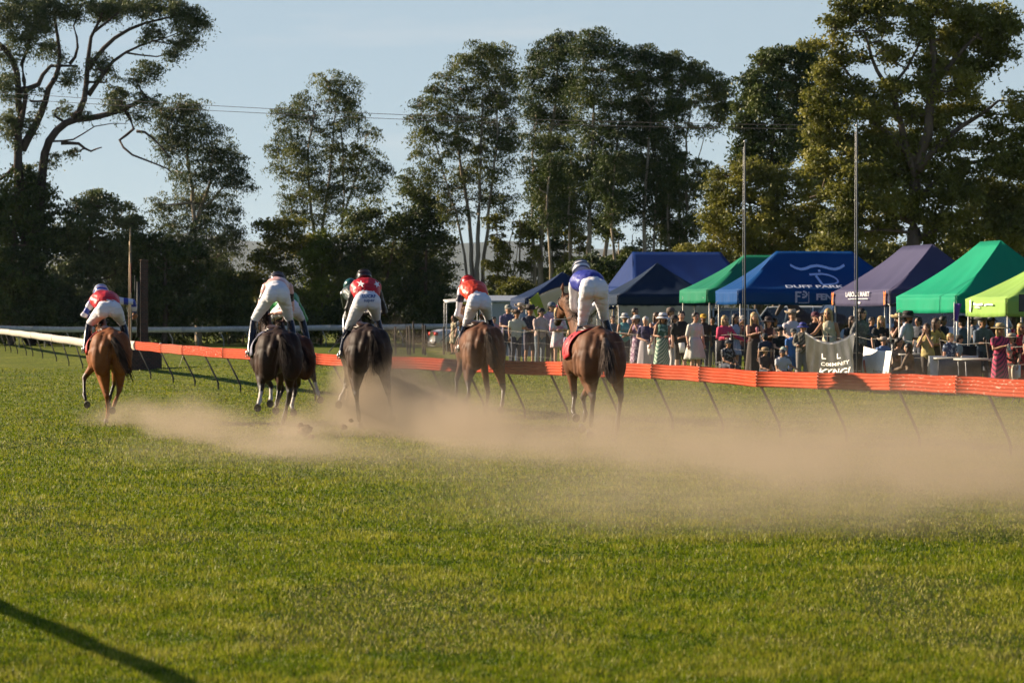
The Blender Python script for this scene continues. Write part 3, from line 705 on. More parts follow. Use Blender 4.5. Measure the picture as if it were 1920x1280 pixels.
def fingers(mb, w, d, side, r=.009, curl=.6, m=None, palm_n=Vector((0, 0, -1))):
    "palm and five curled fingers from the wrist w in direction d"
    d = d.normalized(); pn = palm_n - d * palm_n.dot(d); pn.normalize(); sd = d.cross(pn).normalized()
    mb.tube([w, w + d * .045, w + d * .085], [(.024, .016), (.038, .017), (.040, .015)], 8, m, up=pn)
    for k, (o_, L) in enumerate(((-.030, .066), (-.010, .076), (.010, .071), (.029, .056))):
        a = w + d * .088 + sd * o_; b = a + d * L * .45 + pn * L * .15 * curl; c = b + (d * (1 - curl) + pn * curl) * L * .35; e_ = c + (d * (.3 - curl) + pn) .normalized() * L * .3
        mb.tube([a, b, c, e_], [r, r * .95, r * .85, r * .7], 6, m)
    a = w + d * .03 - sd * .03 * side; mb.tube([a, a + d * .03 - sd * .022 * side + pn * .01, a + d * .055 - sd * .012 * side + pn * .025], [r * 1.2, r * 1.05, r * .8], 6, m)
DX = [.05, .05]
def rider(H, label, hipz, hipx, hz, hx, hy, vest, sleeve, helm, pants=(.80, .80, .85), boot=(.012, .012, .014), elbows=None, hands=None, stripes=None, feet=None, knees=None, helm2=None, pants2=None, hipy=.86, sleeve2=None, girth=1.0, shz=None):
    base, th = H['base'], H['th']
    e = empty("person", base, th, label=label, cat="person", group="jockeys crouched on the racehorses")
    hipx += DX[0]; hx += DX[1]; hip = Vector((hipx, hipy, hipz)); head = Vector((hx, hy, hz)); sh = Vector((hx * .75 + hipx * .25, hy - .24, (shz if shz else hz - .10)))
    g = girth
    kn = knees or [Vector((-.27 + hipx * .4, 1.24, 1.74)), Vector((.27 + hipx * .4, 1.24, 1.74))]
    ft = feet or [Vector((-.355, .98, 1.27)), Vector((.355, .98, 1.27))]
    ew = elbows or [Vector((hx - .34, hy - .16, hz - .40)), Vector((hx + .34, hy - .16, hz - .40))]
    hn = hands or [Vector((-.09, 1.66, 1.84)), Vector((.09, 1.66, 1.84))]
    shl = [sh + Vector((-.165, 0, 0)), sh + Vector((.165, 0, 0))]
    def torso(mb, f=0.0, a=0, b=1):
        P = [hip, hip.lerp(sh, .35) + Vector((0, 0, .04)), hip.lerp(sh, .7) + Vector((0, 0, .035)), sh]; rr = [(.155, .125), (.14, .11), (.165, .12), (.155, .10)]
        P, rr = P[a:], rr[a:]
        mb.tube(P, [((x + f) * g, (y + f) * g) for x, y in rr], 16)
    def thighs(mb, f=0.0, t1=1.0, hipf=0):
        for i, sx in enumerate((-1, 1)):
            h0 = hip + Vector((sx * .085 * g, -.03, -.03)); k_ = h0.lerp(kn[i], t1)
            mb.ball(h0 + Vector((sx * .0, -.02, -.01)), ((.100 + f + hipf) * g, .118 + f, .13 + f))
            mb.tube([h0, h0.lerp(k_, .4), h0.lerp(k_, .8), k_], [(.098 + f) * g, (.084 + f) * g, (.064 + f), (.052 + f)], 12)
    def shins(mb, f=0.0, which=(0, 1)):
        for i in which:
            mb.tube([kn[i], kn[i].lerp(ft[i], .35), ft[i]], [.052 + f, .053 + f, .036 + f], 10)
            mb.tube([ft[i] + Vector((0, -.04, -.03)), ft[i] + Vector((0, .06, -.045)), ft[i] + Vector((0, .17, -.05))], [(.034 + f, .035 + f), (.04 + f, .03 + f), (.03 + f, .02 + f)], 10)
    def arms(mb, f=0.0, t=1.0):
        for i in range(2):
            w = ew[i].lerp(hn[i], t)
            mb.tube([shl[i], shl[i].lerp(ew[i], .5), ew[i], ew[i].lerp(w, .5), w], [.058 + f, .049 + f, .042 + f, .038 + f, .028 + f], 10)
    mb = MB(); torso(mb); thighs(mb); shins(mb); arms(mb)
    mb.tube([sh + Vector((0, .02, .02)), head + Vector((0, -.03, -.03))], [.06, .055], 10)
    hrot = Matrix.Rotation(R(-35), 3, 'X')
    mb.ball(head, (.078, .10, .112), rot=hrot); mb.ball(head + Vector((0, .07, -.055)), (.05, .045, .055)); mb.ball(head + Vector((0, .115, -.03)), (.014, .022, .02))
    for sx in (-1, 1): mb.ball(head + Vector((sx * .078, .0, -.02)), (.012, .022, .03))
    me = fuse(mb, .017, 3)
    dark = mat("eye_dark", (.02, .015, .012), .3)
    body = put(me, "body", e, [m_skin, dark], lambda c: 1 if (abs(abs(c[0] - head.x) - .03) < .012 and c[1] > head.y + .08 and abs(c[2] - head.z + .0) < .014) else 0)
    mb = MB()
    for i in range(2): fingers(mb, hn[i], (hn[i] - ew[i]) + Vector((0, .1, -.02)), 1 if i else -1, .0095, .75)
    mb.build("gloves" if boot else "hands", e, m_skin if stripes else mat("glove", (.02, .02, .02), .7))
    # breeches
    mb = MB(); thighs(mb, .016, .97); mb.ball(hip + Vector((0, -.04, .0)), (.12 * g, .115, .125)); mb.tube([hip + Vector((0, .0, -.02)), hip.lerp(sh, .22) + Vector((0, 0, .03)), hip.lerp(sh, .31) + Vector((0, 0, .033))], [(.168 * g, .145), (.165 * g, .142), (.158 * g, .132)], 16)
    me = wrinkle(fuse(mb, .014, 5), .0075 if 'star' not in label else .0035, 30, 5, hipz * 9); pm = mat("breeches_" + label[:9], pants, .75, .05, 7, bump=.55, bscale=9, stretch=(1, 1, 3.2))
    br = put(me, "breeches", e, [pm] + ([mat("breeches_side", pants2, .7)] if pants2 else []), (lambda c: 1 if c[2] < hipz - .28 else 0) if pants2 else None)
    # boots
    for i in range(2):
        mb = MB(); shins(mb, .012, (i,)); me = fuse(mb, .016, 2); put(me, "boot", e, [mat("boot_polished", boot, .18, .2, 9, coat=.3), mat("boot_cuff", (.75, .75, .78), .5)], lambda c: 1 if (stripes == 'cuff' and 0 < c[2] - 1.46 < .05) else 0)
    for i in range(2):
        mb = MB(); c = ft[i] + Vector((0, .10, -.09)); mb.box(c + Vector((0, 0, 0)), (.11, .045, .012))
        mb.tube([c + Vector((-.055, 0, 0)), c + Vector((-.045, 0, .08)), c + Vector((0, 0, .13)), c + Vector((.045, 0, .08)), c + Vector((.055, 0, 0))], [.007] * 5, 6)
        mb.build("stirrup", H['e'], m_iron)
    # silks
    mb = MB(); torso(mb, .018, 1); mb.tube([hip.lerp(sh, .22) + Vector((0, 0, .03)), hip.lerp(sh, .6) + Vector((0, 0, .035))], [(.172 * g, .148), (.18 * g, .142)], 14); arms(mb, .018, .88); mb.ball(sh, (.19 * g, .12, .10))
    me = wrinkle(fuse(mb, .016, 3), .008, 14, 9, hipz * 7); m1 = mat("silks_" + label[:9], sleeve, .35, .1, 8, bump=.4, bscale=10); m2 = mat("silks2_" + label[:9], sleeve2 or sleeve, .35, .1, 8, bump=.4, bscale=10)
    def pk(c):
        c = Vector(c)
        if not sleeve2: return 0
        for i in range(2):
            if (i == 0) == (c.x < sh.x):
                a, b, w = shl[i], ew[i], hn[i]; L1 = (b - a).length; L2 = (w - b).length
                t1 = max(0, min(1, (c - a).dot(b - a) / L1 ** 2)); t2 = max(0, min(1, (c - b).dot(w - b) / L2 ** 2))
                q = t1 * L1 if (c - a.lerp(b, t1)).length < (c - b.lerp(w, t2)).length else L1 + t2 * L2
                if stripes == 'hoop': return 1 if int(q / .085) % 2 == 1 else 0
                if stripes == 'band': return 1 if .12 < q < .24 else 0
        return 0
    silks = put(me, "silks", e, [m1, m2], pk)
    # vest
    vo = None
    if vest:
        mb = MB(); P = [hip.lerp(sh, .20) + Vector((0, 0, .025)), hip.lerp(sh, .42) + Vector((0, 0, .035)), hip.lerp(sh, .75) + Vector((0, 0, .04)), sh + Vector((0, .02, 0))]
        mb.tube(P, [(.188 * g, .162), (.205 * g, .170), (.232 * g, .175), (.215 * g, .150)], 18); mb.ball(sh, (.222 * g, .15, .14)); me = wrinkle(fuse(mb, .015, 3), .009, 12, 9, hipz * 5)
        vo = put(me, "vest", e, [mat("vest_" + label[:9], vest, .45, .15, 5, bump=.6, bscale=9)])
    # helmet: shell, peak, band
    mb = MB(); hc = head + Vector((0, -.01, .03)); mb.ball(hc, (.125, .155, .125), rot=hrot, seg=22, rings=14, zmin=-.45)
    hm = mat("helmet_" + label[:9], helm, .3, .05, 4, coat=.3); hs = mb.build("helmet", e, hm)
    mb = MB(); mb.tube([hc + Vector((0, .10, -.06)), hc + Vector((0, .17, -.10))], [(.10, .012), (.07, .008)], 12); mb.build("peak", hs, hm)
    if helm2:
        mb = MB()
        for q in (-.35, .15, .6):
            pts = [hc + hrot @ Vector((math.cos(a) * .128 * math.sqrt(1 - q * q), math.sin(a) * .158 * math.sqrt(1 - q * q), q * .128)) for a in [2 * math.pi * j / 20 for j in range(21)]]
            mb.tube(pts, [(.010, .012)] * 21, 6)
        mb.build("helmet_stripe", hs, mat("helmet_stripe_" + label[:9], helm2, .35))
    return dict(e=e, breeches=br, vest=vo, silks=silks, hip=hip, sh=sh, hn=hn, base=base, th=th)
def whip(rd, p0, p1, label):
    mb = MB(); a, b = Vector(p0), Vector(p1)
    mb.tube([a, a.lerp(b, .5) + Vector((0, 0, -.01)), b], [.011, .008, .004], 6, m_strap); d = (b - a).normalized(); mb.tube([b, b + d * .09], [(.016, .004), (.018, .004)], 6, m_strap)
    o = mb.build("whip", None, m_strap, label=label, cat="whip"); o.location = rd['base']; o.rotation_euler = (0, 0, rd['th'])
    return o

# 1 left, bright chestnut bay, blue and white hooped sleeves
H1 = horse(210, 113, 12, "chestnut bay racehorse at far left with red saddle cloth, ahead of the dust", (.20, .062, .018), (.33, .125, .042),
    [(-1, [(200, 742, .30), (203, 772, .42), (199, 792, .50)]), (1, [(224, 731, .25), (216, 753, .10), (211, 768, -.02)])],
    [(-1, [(158, 708, 1.45), (158, 741, 1.25), (163, 757, 1.12)]), (1, [(215, 716, 1.75), (206, 745, 1.75), (203, 758, 1.8)])], top=1.60, head_up=.10, cloth_col=(.55, .03, .025), tail_side=.20, tail_len=.62, socks=(), points='fore')
il = lambda H, *p: img_local(H['base'], H['th'], *p)
R1 = rider(H1, "jockey in red vest with blue and white hooped sleeves, leaning low at far left", 1.93, -.02, 2.16, -.10, 1.50, (.62, .02, .03), (.02, .05, .36), (.03, .09, .48), sleeve2=(.75, .75, .8), stripes='hoop', helm2=(.6, .65, .75),
    elbows=[il(H1, 157, 590, 1.25), il(H1, 250, 566, 1.30)], hands=[il(H1, 182, 596, 1.62), il(H1, 252, 586, 1.38)], girth=1.12, hipy=.88, shz=2.05,
    knees=[Vector((-.27, 1.18, 1.66)), Vector((.29, 1.18, 1.66))], feet=[Vector((-.36, .95, 1.26)), Vector((.36, .95, 1.26))])
whip(R1, il(H1, 256, 586, 1.36), il(H1, 236, 600, 1.1), "black whip in the right hand of the leftmost jockey")
mb = MB()
DX[:] = [.03, .10]
# 2b hidden behind number 2: bay, green and yellow
H2b = horse(554, 115, 11, "dark brown racehorse with white socks half hidden behind the darkest horse in the middle", (.05, .022, .013), (.11, .045, .022),
    [(1, [(588, 708, .18), (595, 733, .02), (600, 748, -.10)]), (-1, [(553, 735, .20), (547, 760, .05), (550, 772, -.05)])],
    [(-1, [(530, 730, 1.5), (520, 755, 1.4), (517, 768, 1.3)]), (1, [(560, 720, 1.75), (548, 740, 1.7), (545, 752, 1.8)])], top=1.52, head_up=.05, socks=(0, 1), tail_side=.10, tail_len=.45)
R2b = rider(H2b, "jockey in green top and yellow trimmed white breeches, hidden behind the pale pink jockey", 1.95, -.05, 2.13, -.10, 1.50, (.02, .22, .05), (.02, .25, .05), (.03, .2, .1), pants=(.72, .74, .80), pants2=(.70, .48, .06))
DX[:] = [.09, .18]
# 2 darkest horse, pale pink rider
H2 = horse(527, 125, 11, "nearly black racehorse kicking with white hind foot, left of centre", (.020, .011, .008), (.055, .025, .014),
    [(-1, [(490, 728, .20), (487, 750, .05), (483, 763, -.05)]), (1, [(543, 735, .35), (534, 778, .45), (526, 811, .50)])],
    [(-1, [(508, 722, 1.45), (508, 746, 1.35), (506, 755, 1.25)]), (1, [(523, 728, 1.6), (519, 754, 1.5), (517, 768, 1.35)])], top=1.64, socks=(0, 2), tail_side=.03, tail_len=.5, cloth_col=(.20, .20, .28))
R2 = rider(H2, "jockey in pale pink silks and black cap, standing high in white breeches", 2.17, -.05, 2.31, -.05, 1.50, None, (.72, .42, .36), (.014, .014, .018), sleeve2=(.02, .02, .025), stripes='band', helm2=(.10, .10, .13),
    elbows=[il(H2, 483, 588, 1.3), il(H2, 546, 580, 1.35)], shz=2.26)
# 3b: dark green helmet beyond number 3
DX[:] = [.05, .05]
H3b = horse(700, 106, 11, "dark racehorse hidden directly beyond the black horse with the starred jockey", (.03, .016, .012), (.07, .03, .018),
    [(-1, [(655, 720, .2), (652, 750, .3), (650, 778, .4)]), (1, [(690, 720, .2), (690, 745, .1), (688, 765, .0)])],
    [(-1, [(648, 715, 1.5), (645, 740, 1.4), (642, 752, 1.3)]), (1, [(675, 715, 1.7), (670, 740, 1.8), (668, 765, 1.9)])], top=1.55)
R3b = rider(H3b, "jockey in dark green cap peeping out beyond the starred red vest", 2.02, -.16, 2.30, -.24, 1.52, (.02, .04, .04), (.02, .03, .03), (.01, .09, .08), pants=(.5, .5, .52), elbows=[Vector((-.28, 1.5, 1.95)), Vector((.12, 1.5, 1.95))])
DX[:] = [.09, .16]
# 3 black horse, starred vest
H3 = horse(697, 119, 11, "black racehorse with big round rump raising thick dust, centre left", (.022, .013, .010), (.055, .030, .020),
    [(-1, [(668, 740, .25), (672, 775, .35), (675, 800, .45)]), (1, [(728, 735, .2), (733, 768, .05), (735, 782, -.1)])],
    [(-1, [(652, 718, 1.5), (640, 742, 1.35), (635, 757, 1.25)]), (1, [(690, 725, 1.8), (688, 760, 1.9), (686, 785, 2.0)])], top=1.68, socks=(2,), tail_side=.02, tail_len=.55)
R3 = rider(H3, "jockey in red vest with white stars and lettered white breeches", 2.06, -.04, 2.38, -.06, 1.50, (.55, .008, .015), (.014, .014, .018), (.014, .012, .016), girth=1.12,
    elbows=[il(H3, 652, 580, 1.35), il(H3, 722, 585, 1.35)], shz=2.26, feet=[il(H3, 640, 662, .95), Vector((.36, .95, 1.27))], knees=[il(H3, 652, 618, 1.15), Vector((.27, 1.24, 1.74))], helm2=(.05, .04, .04))
m_blu = mat("print_blue", (.03, .09, .30), .6, .05)
q_ = il(H3, 691, 558, .75); decal("LUCRF", R3['breeches'], m_blu, q_.x, q_.z, .072, R3['breeches'], bold=.0022, sx=1.02)
decal("super", R3['breeches'], m_blu, q_.x, q_.z - .064, .076, R3['breeches'], bold=.001, sx=1.02)
for (px_, py_, rot) in ((673, 532, -.25), (704, 533, .3)):
    q_ = il(H3, px_, py_, 1.15); decal("", R3['vest'], mat("star_white", (.95, .95, .95), .6), q_.x, q_.z, .062, R3['vest'], star=1, rot=rot)
whip(R3, il(H3, 655, 612, 1.0), il(H3, 623, 652, .8), "black whip beside the boot of the starred jockey")
DX[:] = [.08, .24]
# 4 bay, red jockey
H4 = horse(913, 110, 11, "bay racehorse behind the dust, right of centre, under the jockey in orange red", (.095, .036, .016), (.20, .085, .040),
    [(-1, [(878, 722, .25), (879, 740, .1), (872, 752, -.02)]), (1, [(944, 728, .22), (942, 755, .08), (939, 768, -.03)])],
    [(-1, [(856, 712, 1.45), (856, 732, 1.3), (853, 745, 1.2)]), (1, [(915, 735, 1.8), (912, 765, 1.9), (909, 788, 2.0)])], top=1.69, tail_side=.03, tail_len=.6, tailc=(.06, .045, .035))
R4 = rider(H4, "jockey in orange red vest and red cap, leaning left over the bay horse", 2.06, -.06, 2.33, -.30, 1.50, (.72, .055, .02), (.70, .68, .72), (.62, .03, .03), sleeve2=(.02, .02, .05), stripes='band', girth=1.08,
    elbows=[il(H4, 857, 590, 1.25), il(H4, 915, 575, 1.45)], hands=[il(H4, 872, 600, 1.6), il(H4, 905, 588, 1.7)], shz=2.26, feet=[il(H4, 862, 650, .95), Vector((.36, .95, 1.27))], knees=[il(H4, 873, 612, 1.2), Vector((.26, 1.24, 1.74))], helm2=(.45, .02, .02))
whip(R4, il(H4, 866, 602, 1.2), il(H4, 830, 636, .9), "black whip pointing down left from the orange red jockey")
DX[:] = [.09, .20]
# 5 right, bay, blue and white jockey
H5 = horse(1133, 134, 11, "tall bay racehorse at right with red saddle cloth, nearest the crowd", (.10, .040, .020), (.21, .095, .048),
    [(-1, [(1112, 745, .25), (1109, 780, .35), (1106, 812, .45)]), (1, [(1164, 742, .25), (1158, 795, .32), (1152, 831, .38)])],
    [(-1, [(1077, 742, 1.4), (1074, 770, 1.25), (1079, 782, 1.1)]), (1, [(1093, 745, 1.7), (1098, 775, 1.65), (1091, 802, 1.7)])], top=1.66, head_up=.32, head_turn=-.25, cloth_col=(.55, .02, .03), tail_side=-.02, tail_len=.62, tailc=(.12, .09, .075))
R5 = rider(H5, "jockey in royal blue vest and pale cap, white breeches, at right beside the tents", 2.22, -.06, 2.44, -.20, 1.56, (.03, .04, .30), (.75, .75, .78), (.62, .64, .70), girth=1.06,
    elbows=[il(H5, 1075, 575, 1.45), il(H5, 1130, 560, 1.6)], hands=[il(H5, 1088, 590, 1.75), il(H5, 1100, 590, 1.8)], shz=2.27, feet=[il(H5, 1077, 658, .95), Vector((.36, .95, 1.27))], knees=[il(H5, 1091, 612, 1.2), Vector((.28, 1.24, 1.74))], helm2=(.10, .12, .2))
# ------------------------------------------------------------------ spectators
SK = {'l': mat("skin_fair", (.60, .33, .22), .6, .08, 9), 't': mat("skin_tan", (.46, .23, .13), .6, .08, 9), 'd': mat("skin_deep", (.26, .13, .08), .6, .08, 9)}
HC = dict(blonde=(.50, .33, .13), brown=(.085, .045, .022), dark=(.022, .014, .010), grey=(.36, .34, .32), white=(.70, .66, .60), ginger=(.28, .12, .04))
def fabric(kind, c, c2=None):
    "patterned cloth: plain, dots, floral, stripes, plaid, tie"
    key = ("fab", kind, tuple(c), tuple(c2) if c2 else 0)
    if key in _mats: return _mats[key]
    if kind == 'plain': m = mat("cloth_%.3f_%.3f_%.3f" % tuple(c), c, .85, .12, 4, bump=.5, bscale=11, stretch=(1.2, 1.2, .5)); _mats[key] = m; return m
    c = [v * ALB for v in c]; c2 = [v * ALB for v in c2]
    m = bpy.data.materials.new("cloth_" + kind); m.use_nodes = True; nt = m.node_tree; b = nt.nodes["Principled BSDF"]; b.inputs["Roughness"].default_value = .85
    tc = nt.nodes.new("ShaderNodeTexCoord"); mp = nt.nodes.new("ShaderNodeMapping"); nt.links.new(tc.outputs["Object"], mp.inputs[0])
    r = nt.nodes.new("ShaderNodeValToRGB"); r.color_ramp.interpolation = 'CONSTANT'; e = r.color_ramp.elements
    e[0].color = (*c, 1); e[1].color = (*c2, 1)
    if kind in ('dots', 'floral', 'tie'):
        t = nt.nodes.new("ShaderNodeTexVoronoi" if kind == 'dots' else "ShaderNodeTexNoise")
        t.inputs["Scale"].default_value = 26 if kind == 'dots' else (16 if kind == 'floral' else 5)
        if kind == 'dots': e[0].color, e[1].color = e[1].color, e[0].color
        e[1].position = .30 if kind == 'dots' else .54
        if kind == 'tie': r.color_ramp.interpolation = 'LINEAR'; e[0].position = .42; e[1].position = .60
    else:
        t = nt.nodes.new("ShaderNodeTexWave"); t.inputs["Scale"].default_value = 9 if kind == 'stripes' else 7; t.inputs["Distortion"].default_value = .6; e[1].position = .55
        if kind == 'stripes': t.bands_direction = 'X'
        else: t.bands_direction = 'DIAGONAL'
    nt.links.new(mp.outputs[0], t.inputs["Vector"]); nt.links.new(t.outputs[0], r.inputs[0]); nt.links.new(r.outputs[0], b.inputs["Base Color"])
    _mats[key] = m; return m
m_lens = mat("sunglass_lens", (.008, .008, .009), .15, .1)
m_shoe = mat("dark_shoe", (.05, .04, .035), .6)
def person(px, ytop, label, s=None, ds=0.0, face=-25, skin='l', hair='brown', hairlen=0, hat=None, hatc=(.5, .4, .25), top=('plain', (.5, .5, .5)), bottom=('trousers', 'plain', (.05, .06, .09)), sleeve=.4, arms=('down', 'down'), glasses=False, seat=False, h=None, hem=.45, beard=False, lean=0.0, group="spectators along the fence", hatk=1.0, female=False):
    s = (s or crowd_s(px)) + ds
    p = W(px, 600, s); g = gz(p.x, p.y); z0 = g
    H = z_at(ytop, s) - g                                          # height of the top of the head or hat
    hatadd = {None: .012, 'cap': .02, 'cowboy': .07, 'bucket': .03, 'straw': .06, 'fascinator': .06, 'wide': .05}[hat]
    hh = H - hatadd
    if seat: k = max(.62, min(1.05, hh / 1.32))
    else: k = max(.55, min(1.12, hh / 1.75))
    e = empty("person", (p.x, p.y, g), R(180 - face), label=label, cat="person", group=group)   # local +y is the way they face
    rg = random.Random(int(px * 7 + ytop)); e.rotation_euler = (rg.uniform(-.035, .02), rg.uniform(-.03, .03), R(180 - face))
    V = lambda x, y, z: Vector((x * k, y * k, z * k))
    # joints
    if seat:
        hp = V(0, -.05, .50); shz = 1.00; kn = [V(-.12, .40, .50), V(.12, .40, .50)]; an = [V(-.12, .42, .07), V(.12, .42, .07)]
    else:
        hp = V(0, 0, .93); shz = 1.43; kn = [V(-.10, .02, .49), V(.10, .03 + .04 * rg.random(), .49)]; an = [V(-.11, -.01, .08), V(.115, .02, .08)]
    sh = V(0, lean, shz); hd = V(0, lean + .035, shz + .190); hs = 1.13
    fw = .178 if not female else .152; dz = sh.z - V(0, 0, 1.43).z
    S = [V(-fw - .015, lean, shz - .035), V(fw + .015, lean, shz - .035)]
    E_, Hn = [], []
    for i, a in enumerate(arms):
        q = -1 if i == 0 else 1
        pos = {'down': ((.235, -.02, 1.13), (.235, .06, .89)), 'fold': ((.24, .06, 1.13), (-.06, .25, 1.13)), 'fold2': ((.24, .05, 1.12), (-.02, .22, 1.06)),
               'phone': ((.24, .20, 1.22), (.06, .34, 1.50)), 'clap': ((.22, .12, 1.16), (.02, .33, 1.24)), 'rail': ((.24, .12, 1.15), (.13, .42, 1.06)),
               'mouth': ((.22, .16, 1.16), (.03, .17, 1.52)), 'hold': ((.23, .04, 1.13), (.12, .28, 1.12)), 'hip': ((.34, -.02, 1.16), (.19, .03, .98)),
               'out': ((.33, .12, 1.17), (.55, .30, 1.05)), 'card': ((.24, .05, 1.12), (.20, .24, .92)), 'knee': ((.22, .14, 1.08), (.12, .36, 1.02))}[a]
        (ex, ey, ez), (wx, wy, wz) = pos; off = V(0, lean, shz - 1.43)
        E_.append(V(q * ex, ey, ez) + off); Hn.append(V(q * wx, wy, wz) + off)
    def torso(mb, f=0.0, lo=0.0, hi=1.0):
        Z = [0, .18, .36, .62, .88, 1.0]; wx = [.185, .172, .160, .178, .188, .125] if not female else [.180, .165, .132, .152, .158, .10]; wy = [.115, .11, .10, .115, .105, .075]
        zz = [hp.lerp(sh, a) for a in Z]
        idx = [i for i, a in enumerate(Z) if lo - .01 <= a <= hi + .01]
        mb.tube([zz[i] for i in idx], [(wx[i] * k + f, wy[i] * k + f) for i in idx], 12, up=(0, 1, 0))
        if female and hi > .6: [mb.ball(hp.lerp(sh, .68) + V(q * .06, .085, 0), (.06 * k + f * .5, .055 * k, .06 * k), seg=8, rings=6) for q in (-1, 1)]
    def legs(mb, f=0.0, t=1.0):
        for i, q in enumerate((-1, 1)):
            h0 = hp + V(q * .085, 0, -.02); P = [h0, h0.lerp(kn[i], .5), kn[i], kn[i].lerp(an[i], .4), an[i]]; rr = [.092, .078, .055, .054, .036]
            if t < 1: n = 3 if t > .4 else 2; P = P[:n]; rr = rr[:n]
            mb.tube(P, [r * k + f for r in rr], 9, up=(0, 1, 0))
    def armt(mb, f=0.0, t=1.0):
        for i in range(2):
            P = [S[i], S[i].lerp(E_[i], .55), E_[i], E_[i].lerp(Hn[i], .5), Hn[i]]; rr = [.058, .050, .043, .038, .027]
            if t <= .3: P = [S[i], S[i].lerp(E_[i], .55)]
            elif t <= .5: P = P[:3]
            mb.tube(P, [rr[j] * k + f for j in range(len(P))], 8, up=(0, 1, 0))
    vx = .020 * k
    mb = MB(); torso(mb); legs(mb); armt(mb)
    for i in range(2): mb.tube([an[i] + V(0, -.04, -.03), an[i] + V(0, .06, -.04), an[i] + V(0, .15, -.055)], [(.036 * k, .035 * k), (.042 * k, .03 * k), (.034 * k, .02 * k)], 8)
    mb.tube([sh + V(0, -.01, -.02), sh + V(0, .01, .08), hd + V(0, -.02, -.04)], [.075 * k, .056 * k, .060 * k], 8, up=(0, 1, 0))
    mb.ball(hd + V(0, -.008, .035), (.078 * k * hs, .095 * k * hs, .090 * k * hs), seg=12, rings=8); mb.tube([hd + V(0, .025, .01), hd + V(0, .035, -.05), hd + V(0, .045, -.088)], [(.066 * k * hs, .072 * k * hs), (.058 * k * hs, .056 * k * hs), (.036 * k, .034 * k)], 10, up=(0, 1, 0))
    mb.tube([hd + V(0, .085, .035), hd + V(0, .112, -.008)], [.010 * k, .015 * k], 6, up=(0, 1, 0))
    for q in (-1, 1): mb.ball(hd + V(q * .08, -.005, .0), (.011 * k, .02 * k, .028 * k), seg=6, rings=4)
    me = fuse(mb, vx, 2, .5); eye = mat("eye_dark", (.02, .015, .012), .3); lip = mat("lips", (.38, .12, .10), .5); shoe = m_shoe
    def pk(c):
        dx, dy, dzz = c[0] - hd.x, c[1] - hd.y, c[2] - hd.z
        if dy > .05 * k and abs(abs(dx) - .03 * k) < .013 * k and abs(dzz - .022 * k) < .011 * k: return 1
        if dy > .05 * k and abs(dx) < .022 * k and abs(dzz + .045 * k) < .009 * k: return 2
        if c[2] < .085 * k: return 3
        return 0
    body = put(me, "body", e, [SK[skin], eye, lip, shoe], pk)
    mb = MB()
    for i in range(2):
        d = Hn[i] - E_[i]; n_ = len(mb.v); fingers(mb, Vector((0, 0, 0)), d, 1 if i else -1, .0085, .7); mb.v[n_:] = [(x * k + Hn[i].x, y * k + Hn[i].y, z * k + Hn[i].z) for x, y, z in mb.v[n_:]]
    # hands are joined to the body mesh so the figure stays one object
    hm = mb.mesh("h"); bm = bmesh.new(); bm.from_mesh(body.data); bm.from_mesh(hm)
    bm.to_mesh(body.data); bm.free(); bpy.data.meshes.remove(hm); body.data.polygons.foreach_set("use_smooth", [True] * len(body.data.polygons))
    # clothes
    tk, tc = top[0], top[1:]; tm = fabric(tk, *tc)
    kind = bottom[0]
    if kind == 'dress':
        mb = MB(); torso(mb, .014, .18, .88)
        if sleeve: armt(mb, .013, .3 if sleeve < .45 else .5)
        wst = hp.lerp(sh, .30); hz = max(.06, hem) * k if not seat else .30 * k; fl = (bottom[1] if len(bottom) > 1 else .30) * .88
        me = fuse(mb, vx, 2); o = put(me, "dress", e, [tm])
        mb = MB(); sg = 30; vs = []; n = 8
        for j in range(n + 1):
            t = j / n; zc = wst.z + (hz - wst.z) * t; rx = (.138 + (fl - .12) * t ** .75) * k; ry = (.112 + (fl - .13) * t ** .8) * k
            for i in range(sg):
                a = 2 * math.pi * i / sg; w = 1 + .10 * t * math.sin(a * 7 + px) + .05 * t * math.sin(a * 13 + px * 2)
                vs.append((hp.x + wst.x * 0 + math.cos(a) * rx * w, wst.y * (1 - t) + math.sin(a) * ry * w, zc))
        mb.add(vs, [(j * sg + i, j * sg + (i + 1) % sg, (j + 1) * sg + (i + 1) % sg, (j + 1) * sg + i) for j in range(n) for i in range(sg)], fabric(*bottom[2]) if len(bottom) > 2 else tm)
        o = mb.build("skirt", e); q = o.modifiers.new("t", 'SOLIDIFY'); q.thickness = .01
    else:
        mb = MB(); torso(mb, .016, .0 if not seat else .18, .88); mb.ball(sh + V(0, 0, -.03), (.135 * k, .085 * k, .06 * k), seg=10, rings=6)
        if sleeve: armt(mb, .015, 1.0 if sleeve > .8 else (.5 if sleeve > .45 else .3))
        me = wrinkle(fuse(mb, vx, 2), .010, 12, 9, px); put(me, "shirt", e, [tm])
        bmx = fabric(*bottom[1:])
        mb = MB(); legs(mb, .018, 1.0 if kind == 'trousers' else .5); torso(mb, .010, 0, .18); me = fuse(mb, vx, 2); put(me, kind, e, [bmx])
